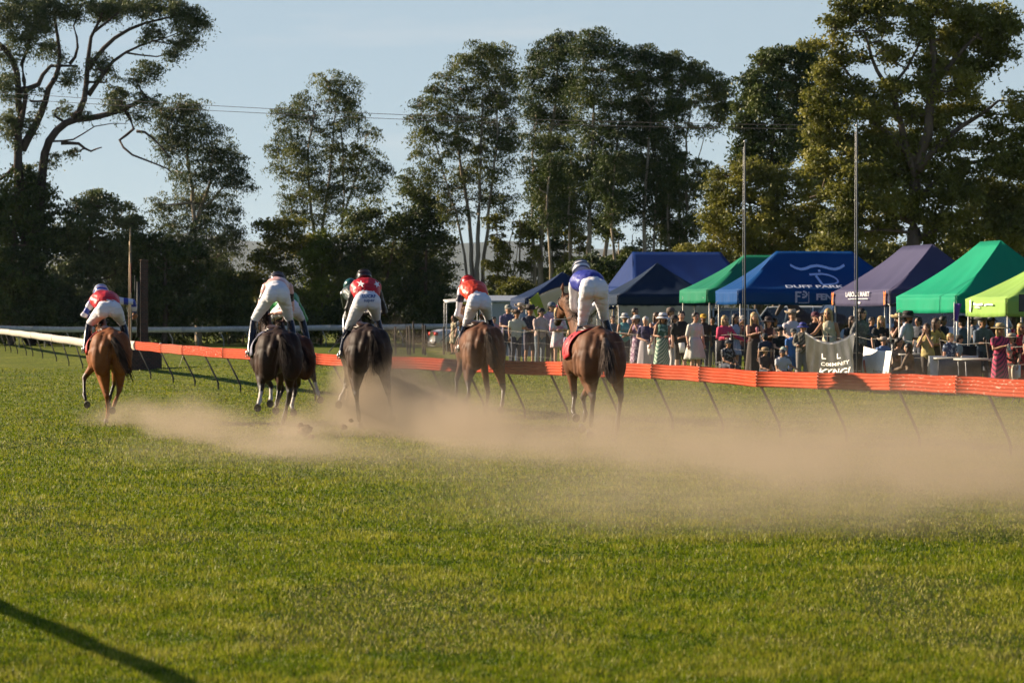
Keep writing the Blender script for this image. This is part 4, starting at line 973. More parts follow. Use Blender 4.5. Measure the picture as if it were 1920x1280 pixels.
    # hair
    if hair:
        hc = mat("hair_" + hair, HC[hair], .55, .3, 14, stretch=(1, 1, .3), bump=.5, bscale=30)
        mb = MB(); mb.ball(hd + V(0, -.025, .045), (.090 * k * hs, .100 * k * hs, .094 * k * hs), seg=14, rings=9, zmin=-.30)
        mb.ball(hd + V(0, -.055, .0), (.086 * k * hs, .064 * k * hs, .098 * k * hs), seg=12, rings=8)
        if hairlen:
            L = hairlen * .30
            for q in (-1, 1): mb.tube([hd + V(q * .06, -.02, .06), hd + V(q * .085, -.01, -.05), hd + V(q * .085, .0 + .03 * (rg.random()), -.09 - L * .6), hd + V(q * .08, .01, -.10 - L)], [.028 * k, .034 * k, .034 * k, .014 * k], 8)
            mb.tube([hd + V(0, -.06, .04), hd + V(0, -.085, -.08), hd + V(0, -.095, -.12 - L)], [(.075 * k, .04 * k), (.09 * k, .04 * k), (.05 * k, .02 * k)], 10)
        elif hair in ('dark', 'brown') and not hat:
            for j in range(9): a = rg.random() * 6.28; mb.ball(hd + V(math.cos(a) * .055, -.01 + math.sin(a) * .06, .10 + .02 * rg.random()), .030 * k, seg=7, rings=5)
        mb.build("hair", e, hc)
    if beard:
        mb = MB(); mb.ball(hd + V(0, .05, -.075), (.055 * k, .05 * k, .055 * k), seg=10, rings=7); mb.build("beard", e, mat("hair_dark", HC['dark'], .55))
    if glasses:
        mb = MB()
        for q in (-1, 1): mb.ball(hd + V(q * .032, .083, .022), (.028 * k, .010 * k, .021 * k), seg=10, rings=6)
        mb.box(hd + V(0, .09, .028), (.02 * k, .008 * k, .006 * k))
        for q in (-1, 1): mb.tube([hd + V(q * .06, .075, .026), hd + V(q * .083, .0, .02)], [.004, .004], 4)
        mb.build("sunglasses", e, m_lens)
    # hats
    if hat:
        hmt = mat("hat_%.2f_%.2f_%.2f" % tuple(hatc), hatc, .8, .12, 14, bump=.3); top_ = hd + V(0, -.01, .055); hk = k * hatk * 1.10; mb = MB()
        def crown(prof, sq=1.0, dent=0.0):
            sg = 20; vs = []
            for r, z in prof:
                for i in range(sg):
                    a = 2 * math.pi * i / sg; zz = z - dent * abs(math.sin(a)) * (z > .07)
                    vs.append(top_ + Vector((math.cos(a) * r * hk, math.sin(a) * r * 1.15 * hk, zz * hk)))
            n = len(prof); mb.add(vs, [(j * sg + i, j * sg + (i + 1) % sg, (j + 1) * sg + (i + 1) % sg, (j + 1) * sg + i) for j in range(n - 1) for i in range(sg)] + [tuple((n - 1) * sg + i for i in range(sg))])
        def brim(r0, r1, curl, droop=0.0):
            sg = 28; vs = []
            for j in range(5):
                t = j / 4
                for up_ in (0,):
                    for i in range(sg):
                        a = 2 * math.pi * i / sg; r = r0 + (r1 - r0) * t
                        vs.append(top_ + Vector((math.cos(a) * r * hk * (1 - .12 * curl * t), math.sin(a) * r * hk * 1.12, (.0 + curl * .075 * t * t * math.cos(a) ** 2 - droop * t) * hk)))
            n0 = len(mb.v); mb.add(vs, [(j * sg + i, j * sg + (i + 1) % sg, (j + 1) * sg + (i + 1) % sg, (j + 1) * sg + i) for j in range(4) for i in range(sg)])
        if hat == 'cowboy': crown([(.10, 0), (.10, .05), (.088, .10), (.070, .115), (.03, .105)], dent=.01); brim(.098, .205, 1.0)
        elif hat == 'straw': crown([(.10, 0), (.10, .05), (.085, .09), (.05, .10)]); brim(.098, .20, .15, .02)
        elif hat == 'wide': crown([(.10, 0), (.10, .06), (.085, .10), (.05, .11)]); brim(.098, .215, .1, .035)
        elif hat == 'bucket': crown([(.10, 0), (.095, .05), (.075, .085), (.04, .09)]); brim(.098, .155, 0, .045)
        elif hat == 'cap':
            crown([(.094, -.015), (.097, .02), (.085, .06), (.05, .085), (.02, .09)]); mb.tube([top_ + V(0, .06, .0), top_ + V(0, .13, -.005), top_ + V(0, .185, -.02)], [(.078 * k, .008), (.074 * k, .008), (.045 * k, .006)], 12)
        elif hat == 'fascinator':
            for j in range(7): a = j * .9; mb.ball(top_ + V(.03 * math.cos(a), .03 + .03 * math.sin(a), .05 + .012 * j), (.042 * k, .03 * k, .02 * k), seg=8, rings=5, rot=Matrix.Rotation(a, 3, 'Y'))
            mb.tube([top_ + V(0, .03, .08), top_ + V(-.02, .02, .15)], [.008, .003], 5)
        nm = "fascinator" if hat == 'fascinator' else "hat" if hat != 'cap' else "cap"
        o = mb.build(nm, e, hmt)
        if hat in ('cowboy', 'straw', 'wide', 'bucket'):
            q = o.modifiers.new("t", 'SOLIDIFY'); q.thickness = .008; mb = MB(); mb.tube([top_ + Vector((math.cos(a) * .103 * hk, math.sin(a) * .118 * hk, .014 * hk)) for a in [2 * math.pi * i / 18 for i in range(19)]], [(.004, .014)] * 19, 5)
            mb.build("hat_band", o, m_strap)
    return dict(e=e, hand=[e.matrix_basis @ v for v in Hn], k=k, s=s, P=e.location.copy(), rot=R(180 - face))
def held(pr, i, kind, label, d=(0, 0, 0)):
    "a thing held in hand i: card, phone, drink"
    c = Matrix.Rotation(pr['rot'], 4, 'Z'); pos = pr['hand'][i] + Vector(d); mb = MB()
    if kind == 'card': mb.box((0, 0, -.12), (.15, .006, .25)); mb.box((0, .0045, -.12), (.14, .002, .24)); m, nm = mat("white_paper", (.86, .85, .82), .7, .02), "race_card"
    elif kind == 'phone': mb.box((0, 0, .06), (.078, .010, .155)); mb.box((.02, .007, .11), (.022, .004, .03)); m, nm = mat("phone_case", (.22, .28, .25), .4), "phone"
    elif kind == 'phonew': mb.box((0, 0, .06), (.10, .010, .16)); mb.box((.02, .007, .11), (.022, .004, .03)); m, nm = mat("phone_white", (.72, .68, .70), .4), "phone"
    else: mb.tube([(0, 0, -.03), (0, 0, .10), (0, 0, .11)], [.030, .036, .036], 12, cap=False); mb.tube([(0, 0, .115), (0, 0, .13)], [.037, .02], 12); m, nm = mat("drink_" + kind, {'pink': (.75, .28, .32), 'clear': (.55, .68, .80), 'can': (.62, .66, .66), 'dark': (.05, .04, .04)}[kind], .3), "drink"
    o = mb.build(nm, None, m, label=label, cat={"race_card": "card", "phone": "phone", "drink": "drink"}[nm]); o.location = pos; o.rotation_euler = (R(8), R(6), pr['rot']); return o
NAVY = (.025, .035, .07); JEAN = (.10, .16, .28); BLK = (.016, .016, .018); PINK = (.68, .36, .40); WHT = (.74, .73, .70); TR = 'trousers'
P = person
P(928, 594, "person in dusky pink shirt half hidden behind the orange red jockey's horse", ds=-4, top=('plain', (.50, .25, .30)), hair='dark', face=-20)
P(951, 571, "man in grey cap and purple grey polo shirt, leftmost in the standing row", ds=-1, hat='cap', hatc=(.30, .30, .26), top=('plain', (.16, .13, .22)), arms=('hold', 'hold'), hair='grey', face=-15, skin='l')
P(966, 578, "man in brown cowboy hat and plain white T-shirt reaching out with one arm", ds=1, hat='cowboy', hatc=(.13, .08, .05), top=('plain', (.66, .62, .50)), arms=('out', 'down'), hair='dark', face=-20, skin='t')
P(976, 566, "tall man in pale cream cowboy hat and blue grey striped shirt with jeans", ds=-2.5, hat='cowboy', hatc=(.50, .40, .28), top=('stripes', (.26, .33, .42), (.45, .50, .56)), bottom=(TR, 'plain', JEAN), arms=('fold2', 'fold2'), hair='grey', face=20, sleeve=1)
a = P(992, 571, "man in very wide dark cowboy hat, navy shirt and dark shorts", ds=0, hat='cowboy', hatc=(.05, .035, .03), top=('plain', (.045, .055, .09)), bottom=('shorts', 'plain', (.10, .09, .13)), arms=('card', 'fold2'), hair='brown', face=-10, skin='t', hatk=1.25)
held(a, 0, 'card', "rolled white paper held low by the man in the widest dark cowboy hat")
P(1011, 577, "man in black cap, pale pink checked shirt and slate trousers with dark belt", ds=1, hat='cap', hatc=(.02, .02, .022), top=('tie', (.58, .42, .36), (.66, .50, .46)), bottom=(TR, 'plain', (.14, .18, .22)), arms=('card', 'fold'), hair='dark', face=-35, sleeve=1)
P(1031, 566, "tallest man at left, in blue grey cap and long sleeved pink shirt", ds=-1, hat='cap', hatc=(.14, .17, .22), top=('tie', (.60, .36, .50), (.70, .58, .64)), bottom=(TR, 'plain', (.05, .04, .05)), arms=('rail', 'hold'), hair='dark', face=-40, sleeve=1, glasses=True)
P(1047, 573, "blonde woman with bright pink fascinator and pink and white tie dye dress", ds=2, hat='fascinator', hatc=(.80, .02, .16), hair='blonde', hairlen=.8, glasses=True, top=('tie', (.72, .70, .72), (.70, .26, .34)), bottom=('dress', .21), hem=.62, arms=('fold', 'fold2'), face=-25, female=True, sleeve=.5)
P(1069, 618, "small child in lilac frilled dress beside the bay horse's head", ds=3, hair='blonde', hairlen=.5, top=('tie', (.56, .46, .66), (.72, .66, .80)), bottom=('dress', .30), hem=.5, face=0, female=True)
a = P(1170, 586, "woman in white bucket hat and teal sleeveless top, left of the tallest dark haired man", ds=-2, hat='bucket', hatc=(.62, .60, .58), hair='grey', top=('tie', (.10, .32, .33), (.20, .42, .42)), arms=('fold2', 'fold'), glasses=True, face=-10, sleeve=0, female=True, skin='t')
P(1190, 577, "tall dark haired man in sunglasses and grey T-shirt with folded arms", ds=-4, hair='dark', glasses=True, top=('tie', (.40, .34, .36), (.52, .44, .46)), arms=('fold', 'fold'), face=-30, bottom=(TR, 'floral', (.10, .08, .10), (.4, .4, .42)), skin='t')
P(1197, 590, "woman in white cap and purple patterned skirt raising her hands to her chin", ds=1, hat='cap', hatc=(.66, .64, .66), hair='brown', top=('floral', (.20, .10, .18), (.55, .42, .50)), bottom=('dress', .24), hem=.30, arms=('mouth', 'mouth'), face=40, female=True, skin='t')
a = P(1209, 593, "white haired woman in dark spotted dress with blue and purple waist band", ds=3, hair='white', top=('plain', (.04, .035, .10)), bottom=('dress', .26, ('dots', (.035, .02, .035), (.45, .40, .42))), hem=.2, arms=('card', 'fold2'), face=15, female=True)
held(a, 0, 'card', "white race card in the hand of the white haired woman")
a = P(1228, 585, "brown haired woman in sunglasses lifting a phone, pale blue top", ds=-1, hair='brown', hairlen=.4, glasses=True, top=('plain', (.16, .20, .30)), bottom=('dress', .25, ('tie', (.62, .60, .40), (.74, .72, .58))), hem=.1, arms=('phone', 'phone'), face=-25, female=True, sleeve=0, skin='t')
held(a, 0, 'phone', "dark green phone raised by the brown haired woman")
P(1240, 586, "woman in white sun hat, green flowered top and pale green long skirt", ds=3, hat='bucket', hatc=(.74, .72, .72), hatk=1.15, hair='brown', hairlen=.3, top=('floral', (.05, .14, .10), (.30, .44, .36)), bottom=('dress', .24, ('plaid', (.50, .60, .46), (.08, .20, .14))), hem=.06, arms=('hold', 'hold'), face=0, female=True, sleeve=0, skin='t')
P(1257, 576, "man in dark peaked cap and white shirt with black print, back row", ds=-3, hat='cap', hatc=(.16, .12, .10), hair='brown', top=('floral', (.70, .68, .64), (.06, .05, .05)), arms=('down', 'down'), face=-60, skin='t')
P(1264, 590, "woman in black cap, pink striped blouse and white jeans with a dangling orange pass", ds=2, hat='cap', hatc=(.03, .02, .02), hair='dark', hairlen=.3, top=('stripes', (.66, .55, .52), (.55, .20, .25)), bottom=(TR, 'plain', (.68, .64, .64)), arms=('card', 'down'), face=-35, female=True, skin='t')
a = P(1276, 583, "young man with thick dark hair, black T-shirt and black shorts", ds=3, hair='dark', top=('plain', BLK), bottom=('shorts', 'plain', BLK), arms=('fold2', 'down'), face=-5, sleeve=.5)
held(a, 0, 'card', "white race card held by the young man in black", d=(0, -.03, -.14))
P(1303, 585, "woman with short dark hair in a loose white off shoulder dress", ds=3, hair='dark', top=('plain', (.68, .66, .58)), bottom=('dress', .30), hem=.50, arms=('down', 'down'), face=-25, female=True, sleeve=.5)
P(1318, 588, "person in mustard yellow cap standing in the tent shade", ds=-5, hat='cap', hatc=(.62, .34, .02), hair='dark', top=('plain', (.08, .05, .05)), face=-10, skin='d')
P(1356, 591, "blonde woman in sunglasses and bright pink jacket leaning on the rope", ds=2, hair='blonde', hairlen=.15, glasses=True, top=('plain', (.70, .06, .14)), bottom=(TR, 'plain', (.03, .025, .03)), arms=('out', 'hold'), face=-25, female=True, sleeve=1)
a = P(1374, 588, "woman with long dark hair in blue and white striped strapless dress", ds=0, hair='dark', hairlen=1.0, top=('stripes', (.55, .57, .66), (.12, .18, .34)), bottom=('dress', .22), hem=.62, arms=('hold', 'fold2'), face=-35, female=True, sleeve=0, skin='t')
held(a, 0, 'dark', "black cup held by the woman in the striped strapless dress")
a = P(1393, 591, "person in grey cap raising a white phone behind the left flagpole", ds=-3, hat='cap', hatc=(.4, .36, .32), hair='brown', top=('plain', (.20, .08, .07)), arms=('phone', 'phone'), face=10, skin='t')
held(a, 1, 'phonew', "white phone raised behind the left flagpole")
P(1363, 636, "person in dark cap and black flowered shirt sitting low at the rope", ds=5, seat=True, hat='cap', hatc=(.05, .05, .06), hair='dark', top=('floral', (.02, .02, .022), (.25, .25, .26)), arms=('knee', 'knee'), face=-30, skin='t')
a = P(1414, 585, "woman with long blonde hair in a cream spotted long skirt and tan top", ds=3, hair='blonde', hairlen=1.0, top=('plain', (.13, .06, .045)), bottom=('dress', .26, ('dots', (.66, .60, .48), (.08, .06, .05))), hem=.05, arms=('hold', 'clap'), face=-15, female=True, sleeve=0)
held(a, 1, 'pink', "pink drink can held by the blonde woman in the spotted skirt")
P(1437, 592, "woman in floppy black hat and sunglasses clapping beside the blonde", ds=1, hat='wide', hatc=(.03, .018, .018), hair='dark', hairlen=1.0, glasses=True, top=('plain', (.06, .03, .03)), bottom=('dress', .25), hem=.4, arms=('clap', 'clap'), face=-20, female=True, sleeve=0)
P(1434, 624, "boy in dark grey cap seen with his back turned, in front of the clapping woman", ds=5, hat='cap', hatc=(.035, .04, .05), hair='dark', top=('plain', (.04, .05, .08)), face=160, bottom=('shorts', 'plain', (.12, .05, .04)))
P(1463, 609, "young man in black brimmed hat and black T-shirt bending forward", ds=4, hat='cowboy', hatc=(.022, .018, .02), hair='dark', top=('plain', BLK), bottom=('shorts', 'plain', (.04, .04, .05)), arms=('down', 'rail'), face=-20, lean=.05)
P(1488, 577, "man in pale straw cowboy hat and white collared shirt, before the brown horse", ds=0, hat='cowboy', hatc=(.42, .33, .24), hatk=.98, hair='brown', top=('tie', (.66, .58, .60), (.70, .66, .70)), arms=('hold', 'rail'), face=-10, bottom=(TR, 'plain', JEAN), skin='l')
P(1489, 615, "boy in grey cap and bright blue T-shirt between two hatted adults", ds=4, hat='cap', hatc=(.11, .11, .10), hair='dark', top=('plain', (.06, .18, .50)), bottom=('shorts', 'plain', (.06, .14, .38)), arms=('down', 'down'), face=-10)
P(1467, 649, "small child in pale green cap crouching by the rope", ds=7, seat=True, hat='cap', hatc=(.38, .46, .40), hair='brown', top=('plain', (.17, .16, .18)), arms=('knee', 'knee'), face=-15)
P(1434, 661, "child in oversized straw sun hat sitting at the foot of the fence", ds=8, seat=True, hat='straw', hatc=(.40, .27, .14), hatk=1.2, hair='dark', top=('plain', (.12, .08, .07)), arms=('knee', 'knee'), face=-30)
P(1466, 666, "child in dark cap and white shirt sitting lowest at the rail", ds=9, seat=True, hat='cap', hatc=(.08, .07, .08), hair='dark', top=('plain', (.60, .58, .60)), arms=('out', 'knee'), face=-10, skin='t')
P(1504, 603, "youth in blue brimmed hat and grey brown plaid shirt hugging the banner post", ds=4, hat='bucket', hatc=(.05, .06, .30), hair='brown', top=('plaid', (.10, .08, .06), (.22, .20, .16)), bottom=(TR, 'plain', (.22, .20, .19)), arms=('hold', 'hold'), face=10, sleeve=1)
P(1527, 584, "man in dark patterned cap and black T-shirt with a hand at his mouth", ds=0, hat='cap', hatc=(.10, .02, .04), hair='dark', top=('plain', (.02, .02, .028)), arms=('mouth', 'fold2'), face=-20, sleeve=.5)
P(1557, 578, "woman with very long blonde hair in cream halter top resting an arm on the banner", ds=0, hair='blonde', hairlen=1.6, glasses=True, top=('plain', (.62, .55, .38)), bottom=('dress', .25), hem=.3, arms=('down', 'out'), face=20, female=True, sleeve=0, skin='t')
a = P(1597, 592, "girl with brown fringe holding a pale can, left of the right flagpole", ds=-3, hair='brown', hairlen=.5, top=('plain', (.03, .03, .035)), arms=('hold', 'down'), face=-30, female=True)
held(a, 0, 'can', "pale can held by the girl with the brown fringe")
P(1612, 577, "dark haired person in grey camouflage jacket gripping the right flagpole", ds=1, hair='dark', hairlen=.6, glasses=True, top=('floral', (.10, .10, .10), (.20, .20, .19)), bottom=(TR, 'plain', (.03, .03, .03)), arms=('hold', 'hip'), face=-50, sleeve=1)
P(1650, 592, "smiling woman with straight blonde hair and black T-shirt behind the white banner", ds=-2, hair='blonde', hairlen=.7, top=('plain', (.025, .025, .03)), arms=('down', 'down'), face=-20, female=True, sleeve=.4)
P(1680, 585, "woman in peaked straw hat pressing both hands to her face", ds=-3, hat='cowboy', hatc=(.55, .40, .20), hair='brown', hairlen=.5, glasses=True, top=('plain', (.02, .015, .02)), arms=('mouth', 'mouth'), face=-20, female=True, sleeve=0)
P(1657, 628, "child in cream cowboy hat and light blue shirt looking over the white banner", ds=4, hat='cowboy', hatc=(.46, .37, .29), hatk=1.15, hair='brown', top=('plain', (.16, .26, .50)), face=-10)
P(1684, 633, "dark haired woman in sand coloured top sitting right of the white banner", ds=3, seat=True, hair='dark', top=('tie', (.22, .14, .10), (.42, .32, .22)), arms=('knee', 'clap'), face=-40, female=True, skin='t')
a = P(1700, 582, "bearded man in big black hat and open white shirt", ds=-1, hat='wide', hatc=(.02, .016, .016), hatk=1.1, hair='dark', beard=True, top=('plain', (.60, .59, .66)), bottom=(TR, 'plain', (.36, .36, .44)), arms=('hold', 'hip'), face=-60, skin='t', sleeve=.5)
P(1704, 643, "woman with brown hair and brown coat seated with her back half turned", ds=4, seat=True, hair='dark', hairlen=.2, top=('tie', (.13, .09, .06), (.20, .14, .09)), arms=('knee', 'knee'), face=110, female=True, sleeve=1)
a = P(1752, 596, "woman in mustard yellow blouse and olive skirt looking down, in tent shade", ds=2, hair='brown', hairlen=.6, top=('tie', (.52, .38, .10), (.30, .22, .08)), bottom=('dress', .25, ('plain', (.10, .08, .045))), hem=.45, arms=('out', 'fold'), face=-40, female=True, sleeve=.5, skin='t')
held(a, 0, 'card', "white race card hanging from the hand of the woman in mustard yellow")
P(1781, 624, "fair child in navy shirt looking left under the emerald tent", ds=3, hair='blonde', top=('floral', (.03, .05, .12), (.30, .36, .46)), face=-40)
P(1790, 627, "person in dark cap and pale blue shirt bending over beside the navy shirted child", ds=2, hat='cap', hatc=(.04, .035, .03), hair='dark', top=('plain', (.34, .42, .54)), arms=('hold', 'hold'), face=-70, lean=.12)
P(1808, 589, "broad man in black hat and dull blue shirt turned away in the shade", ds=-3, hat='cowboy', hatc=(.022, .02, .025), hair='dark', top=('plain', (.075, .11, .17)), arms=('down', 'hold'), face=120, sleeve=.5)
a = P(1842, 588, "man in grey felt hat and chambray shirt holding a dark cup in the shade", ds=-2, hat='cowboy', hatc=(.10, .10, .10), hair='grey', top=('plain', (.12, .16, .22)), arms=('out', 'hold'), face=-30, skin='t', sleeve=.6)
held(a, 1, 'dark', "dark cup held by the man in the grey felt hat")
a = P(1875, 602, "woman in straw sun hat and long pink plaid dress holding a water bottle", ds=3, hat='straw', hatc=(.48, .36, .16), hair='blonde', hairlen=.3, glasses=True, top=('plaid', (.58, .05, .13), (.12, .03, .06)), bottom=('dress', .24), hem=.08, arms=('hold', 'clap'), face=-15, female=True, sleeve=.3, skin='t')
held(a, 0, 'clear', "clear water bottle held by the woman in the pink plaid dress")
a = P(1899, 621, "man in flat brimmed pale hat, black shirt and cream trousers facing right", ds=2, hat='straw', hatc=(.56, .46, .34), hair='dark', top=('floral', (.04, .02, .02), (.45, .05, .04)), bottom=(TR, 'plain', (.62, .55, .43)), arms=('down', 'hold'), face=50, h=1.6)
held(a, 0, 'card', "white race card held by the man in cream trousers")
a = P(1914, 604, "blonde woman in sunglasses and red dress at the right edge", ds=0, hair='blonde', hairlen=.2, glasses=True, top=('floral', (.50, .03, .04), (.10, .02, .02)), bottom=('dress', .24), hem=.3, arms=('fold2', 'down'), face=-25, female=True, sleeve=0, skin='t')
held(a, 0, 'card', "white race card held by the blonde woman in red at the right edge", d=(.05, 0, -.2))
P(1268, 591, "brown haired face glimpsed between the striped blouse and the young man in black", ds=-6, hair='ginger', hairlen=.3, top=('plain', (.20, .10, .09)), face=-20, female=True)
P(1252, 589, "person in dusky pink top half hidden behind the woman in the white sun hat", ds=-7, hair='brown', top=('plain', (.40, .22, .22)), face=-30)
P(1338, 594, "person in dark grey top standing in shade left of the pink jacketed woman", ds=-9, hair='dark', top=('plain', (.05, .05, .055)), face=10, skin='t')
P(1450, 596, "woman with dark ponytail behind the young man in the black brimmed hat", ds=-8, hair='dark', hairlen=.8, top=('plain', (.07, .05, .05)), face=-50, female=True, skin='t')
P(1545, 590, "man in charcoal top between the patterned cap and the blonde in cream", ds=-8, hair='brown', top=('plain', (.05, .055, .07)), face=30)
P(1633, 594, "person in dark blue top just right of the right flagpole, back row", ds=-8, hair='dark', top=('plain', (.04, .05, .09)), face=-20, skin='t')
P(1724, 594, "man in navy shirt in the shade between white shirt and mustard blouse", ds=-9, hair='dark', top=('plain', (.03, .035, .05)), face=60, skin='t')
P(1742, 606, "girl in pale yellow top pressed against the woman in mustard yellow", ds=3, hair='brown', hairlen=.6, top=('plain', (.48, .38, .14)), bottom=('shorts', 'plain', (.08, .07, .06)), arms=('mouth', 'mouth'), face=30, female=True)
P(1768, 592, "man in black shirt behind the navy shirted child", ds=-8, hair='dark', top=('plain', BLK), face=-50, skin='d')
P(1824, 592, "person in grey shirt between the two hatted men in the shade", ds=-10, hair='dark', top=('plain', (.10, .11, .13)), face=-90, skin='t')
P(1860, 593, "person in dark red top behind the woman in the straw sun hat", ds=-8, hair='dark', hat='cap', hatc=(.05, .02, .02), top=('plain', (.12, .02, .02)), face=-40, skin='t')
P(1150, 592, "person in slate top half hidden behind the blue vested jockey's horse", ds=-5, hair='brown', top=('plain', (.10, .12, .15)), face=-10)
P(1940, 600, "person in dark top cut off by the right edge of the picture", ds=0, hair='dark', top=('plain', (.04, .03, .03)), face=-30)
# beside the silver car
P(851, 591, "woman in cream and brown patterned dress walking beside the silver car", s=45, hair='brown', hairlen=.4, top=('floral', (.50, .42, .26), (.16, .11, .07)), bottom=('dress', .22), hem=.50, arms=('down', 'down'), face=60, female=True, group="people walking by the car", sleeve=.4)
P(866, 598, "person in blue jeans and blue top walking behind the silver car", s=44, hair='dark', top=('plain', (.10, .17, .32)), bottom=(TR, 'plain', JEAN), arms=('down', 'down'), face=-80, group="people walking by the car")
# ------------------------------------------------------------------ trees
LM = dict(
    euc=leaf_mat("gum_leaves", [(.50, (0.039, 0.059, 0.017)), (.72, (0.112, 0.140, 0.034)), (.95, (0.280, 0.280, 0.070))], scale=.45, trans=.30, fine=2.2),
    grey=leaf_mat("grey_green_leaves", [(.50, (0.042, 0.063, 0.028)), (.72, (0.109, 0.140, 0.053)), (.95, (0.252, 0.266, 0.105))], scale=.45, trans=.28, fine=2.2),
    olive=leaf_mat("olive_gold_leaves", [(.50, (0.063, 0.077, 0.014)), (.72, (0.175, 0.182, 0.031)), (.95, (0.392, 0.350, 0.063))], scale=.5, trans=.32, fine=2.5),
    dark=leaf_mat("dark_leaves", [(.50, (0.022, 0.040, 0.012)), (.75, (0.073, 0.105, 0.024)), (.98, (0.218, 0.237, 0.050))], scale=.5, trans=.22, fine=2.2),
    lime=leaf_mat("young_leaves", [(.50, (0.098, 0.140, 0.017)), (.72, (0.182, 0.224, 0.028)), (.95, (0.308, 0.336, 0.056))], scale=.6, trans=.35, fine=2.5))
BK = dict(
    pale=mat("pale_gum_bark", (.25, .19, .13), .9, .3, 3, col2=(.44, .36, .26), stretch=(1, 1, .2), bump=.6, bscale=8),
    brown=mat("brown_bark", (.085, .060, .042), .95, .3, 3, col2=(.18, .13, .09), stretch=(1, 1, .25), bump=.8, bscale=10),
    dark=mat("dark_bark", (.045, .033, .028), .95, .3, 3, col2=(.105, .075, .060), stretch=(1, 1, .3), bump=.8, bscale=10))
def tree(label, s, trunks, lobes, leaf='euc', bark='pale', n=9000, size=.20, hang=.6, name="gum_tree", base=None, clump=.55, group=None, extra=(), seed=0, depth=.8, twig=7, tr=.16):
    rg = np.random.default_rng(int(abs(seed or (lobes[0][0] * 3 + lobes[0][1] + s * 7)))); pr = random.Random(int(rg.integers(1e6)))
    bx = base if base is not None else trunks[0][0][0]; ks = 1.0
    if bx < 900 and s > 35: ks = s / 34.5; s = 34.5 + (s - 35) * .05; size *= ks ** .6; clump *= ks ** .8      # everything left of the crowd stands beyond the far rail
    O = W(bx, 600, s); O.z = gz(O.x, O.y); e = empty(name, O, label=label, cat="tree", group=group)
    def L(px, py, dy=0.0): return W(px, py, s) - O + Vector((0, dy, 0))
    mb = MB(); nodes = []
    def limb(P, r0, r1, seg=7, wob=.0):
        "smooth crooked limb through P"
        Q = []
        for i in range(len(P) - 1):
            p0 = P[max(0, i - 1)]; p1 = P[i]; p2 = P[i + 1]; p3 = P[min(len(P) - 1, i + 2)]
            k = max(2, int((p2 - p1).length / .7))
            for j in range(min(k, 8)):
                t = j / min(k, 8); t2, t3 = t * t, t * t * t
                q = .5 * ((2 * p1) + (p2 - p0) * t + (2 * p0 - 5 * p1 + 4 * p2 - p3) * t2 + (3 * p1 - p0 - 3 * p2 + p3) * t3)
                if wob: q = q + Vector((pr.gauss(0, wob), pr.gauss(0, wob), pr.gauss(0, wob * .6)))
                Q.append(q)
        Q.append(P[-1]); m = len(Q)
        mb.tube(Q, [r0 + (r1 - r0) * (i / (m - 1)) ** .8 for i in range(m)], seg, cap=False)
        return Q
    for T in trunks:
        w = (T[-1] if isinstance(T[-1], (int, float)) else tr) * ks
        pts = [q for q in T if not isinstance(q, (int, float))]
        dy = 0.0; PP = []
        for i, q in enumerate(pts):
            d_ = q[2] if len(q) > 2 else pr.uniform(-.4, .4) * (i > 0)
            p = L(q[0], q[1], d_)
            if q[1] >= 999: p.z = -.2
            PP.append(p)
        Q = limb(PP, w, w * .28, 9, .03); nodes += [(q, w * (1 - .7 * i / len(Q))) for i, q in enumerate(Q) if i > len(Q) * .25]
    Cc, Cr = [], []
    area = sum(l[2] * l[3] * (l[4] if len(l) > 4 else 1) for l in lobes)
    for l in lobes:
        px, py, rx, ry = l[:4]; den = l[4] if len(l) > 4 else 1
        c = L(px, py, pr.uniform(-1, 1) * depth * rx / s); RX, RY = rx / s, ry / s
        best = min(nodes, key=lambda nd: (nd[0] - c).length + (2.0 if nd[0].z > c.z + .3 else 0) + .5 * abs(nd[0].y - c.y)) if nodes else (Vector((0, 0, 0)), .1)
        b0 = best[0]; mid = b0.lerp(c, .5) + Vector((pr.gauss(0, .25), pr.gauss(0, .25), -.12 * (c - b0).length * (.5 if hang > .5 else 1)))
        Q = limb([b0, mid, c], min(best[1] * .7, .09), .025, 6, .03)
        nodes += [(q, .035) for q in Q[len(Q) // 2:]]
        nc = max(5, int(13 * RX * RY * den / (clump ** 2) * .85))
        for j in range(nc):
            v = rg.normal(size=3); v /= np.linalg.norm(v); r = rg.random() ** .45 * (1.0 + .16 * rg.random())
            p = c + Vector((v[0] * RX * r, v[1] * max(RX, RY) * .8 * r, v[2] * RY * r)); Cc.append(p); Cr.append(clump * (.45 + .75 * rg.random()) * (1.0 if r < .7 else .72))
            if j < twig:
                m_ = c.lerp(p, .5) + Vector((pr.gauss(0, .1), pr.gauss(0, .1), pr.gauss(0, .12))); limb([c.lerp(b0, .15 * pr.random()), m_, p], .022, .006, 4, .02)
    for P, r in extra: limb([L(*q) for q in P], r, r * .3, 7, .04)
    n = int(n * 1.75); size = size * .88
    Cc = np.array([tuple(v) for v in Cc]); Cr = np.array(Cr); wgt = Cr ** 2 / np.sum(Cr ** 2)
    idx = rg.choice(len(Cc), n, p=wgt); g = rg.normal(size=(n, 3)); g /= np.linalg.norm(g, axis=1)[:, None]; rr = rg.random(n) ** .5; loose = rg.random(n) < .30; rr[loose] *= 1.7
    C = Cc[idx] + g * (rr * Cr[idx])[:, None] * np.array([1, 1, .62]); C[:, 2] -= (rr ** 2) * Cr[idx] * hang * .5
    A = rg.normal(size=(n, 3)); A /= np.linalg.norm(A, axis=1)[:, None]; A[:, 2] -= hang * 1.4; A /= np.linalg.norm(A, axis=1)[:, None]
    B = np.cross(A, rg.normal(size=(n, 3))); B /= np.linalg.norm(B, axis=1)[:, None]; sz = size * (.6 + .8 * rg.random(n))
    C[:, 2] = np.maximum(C[:, 2], .05)
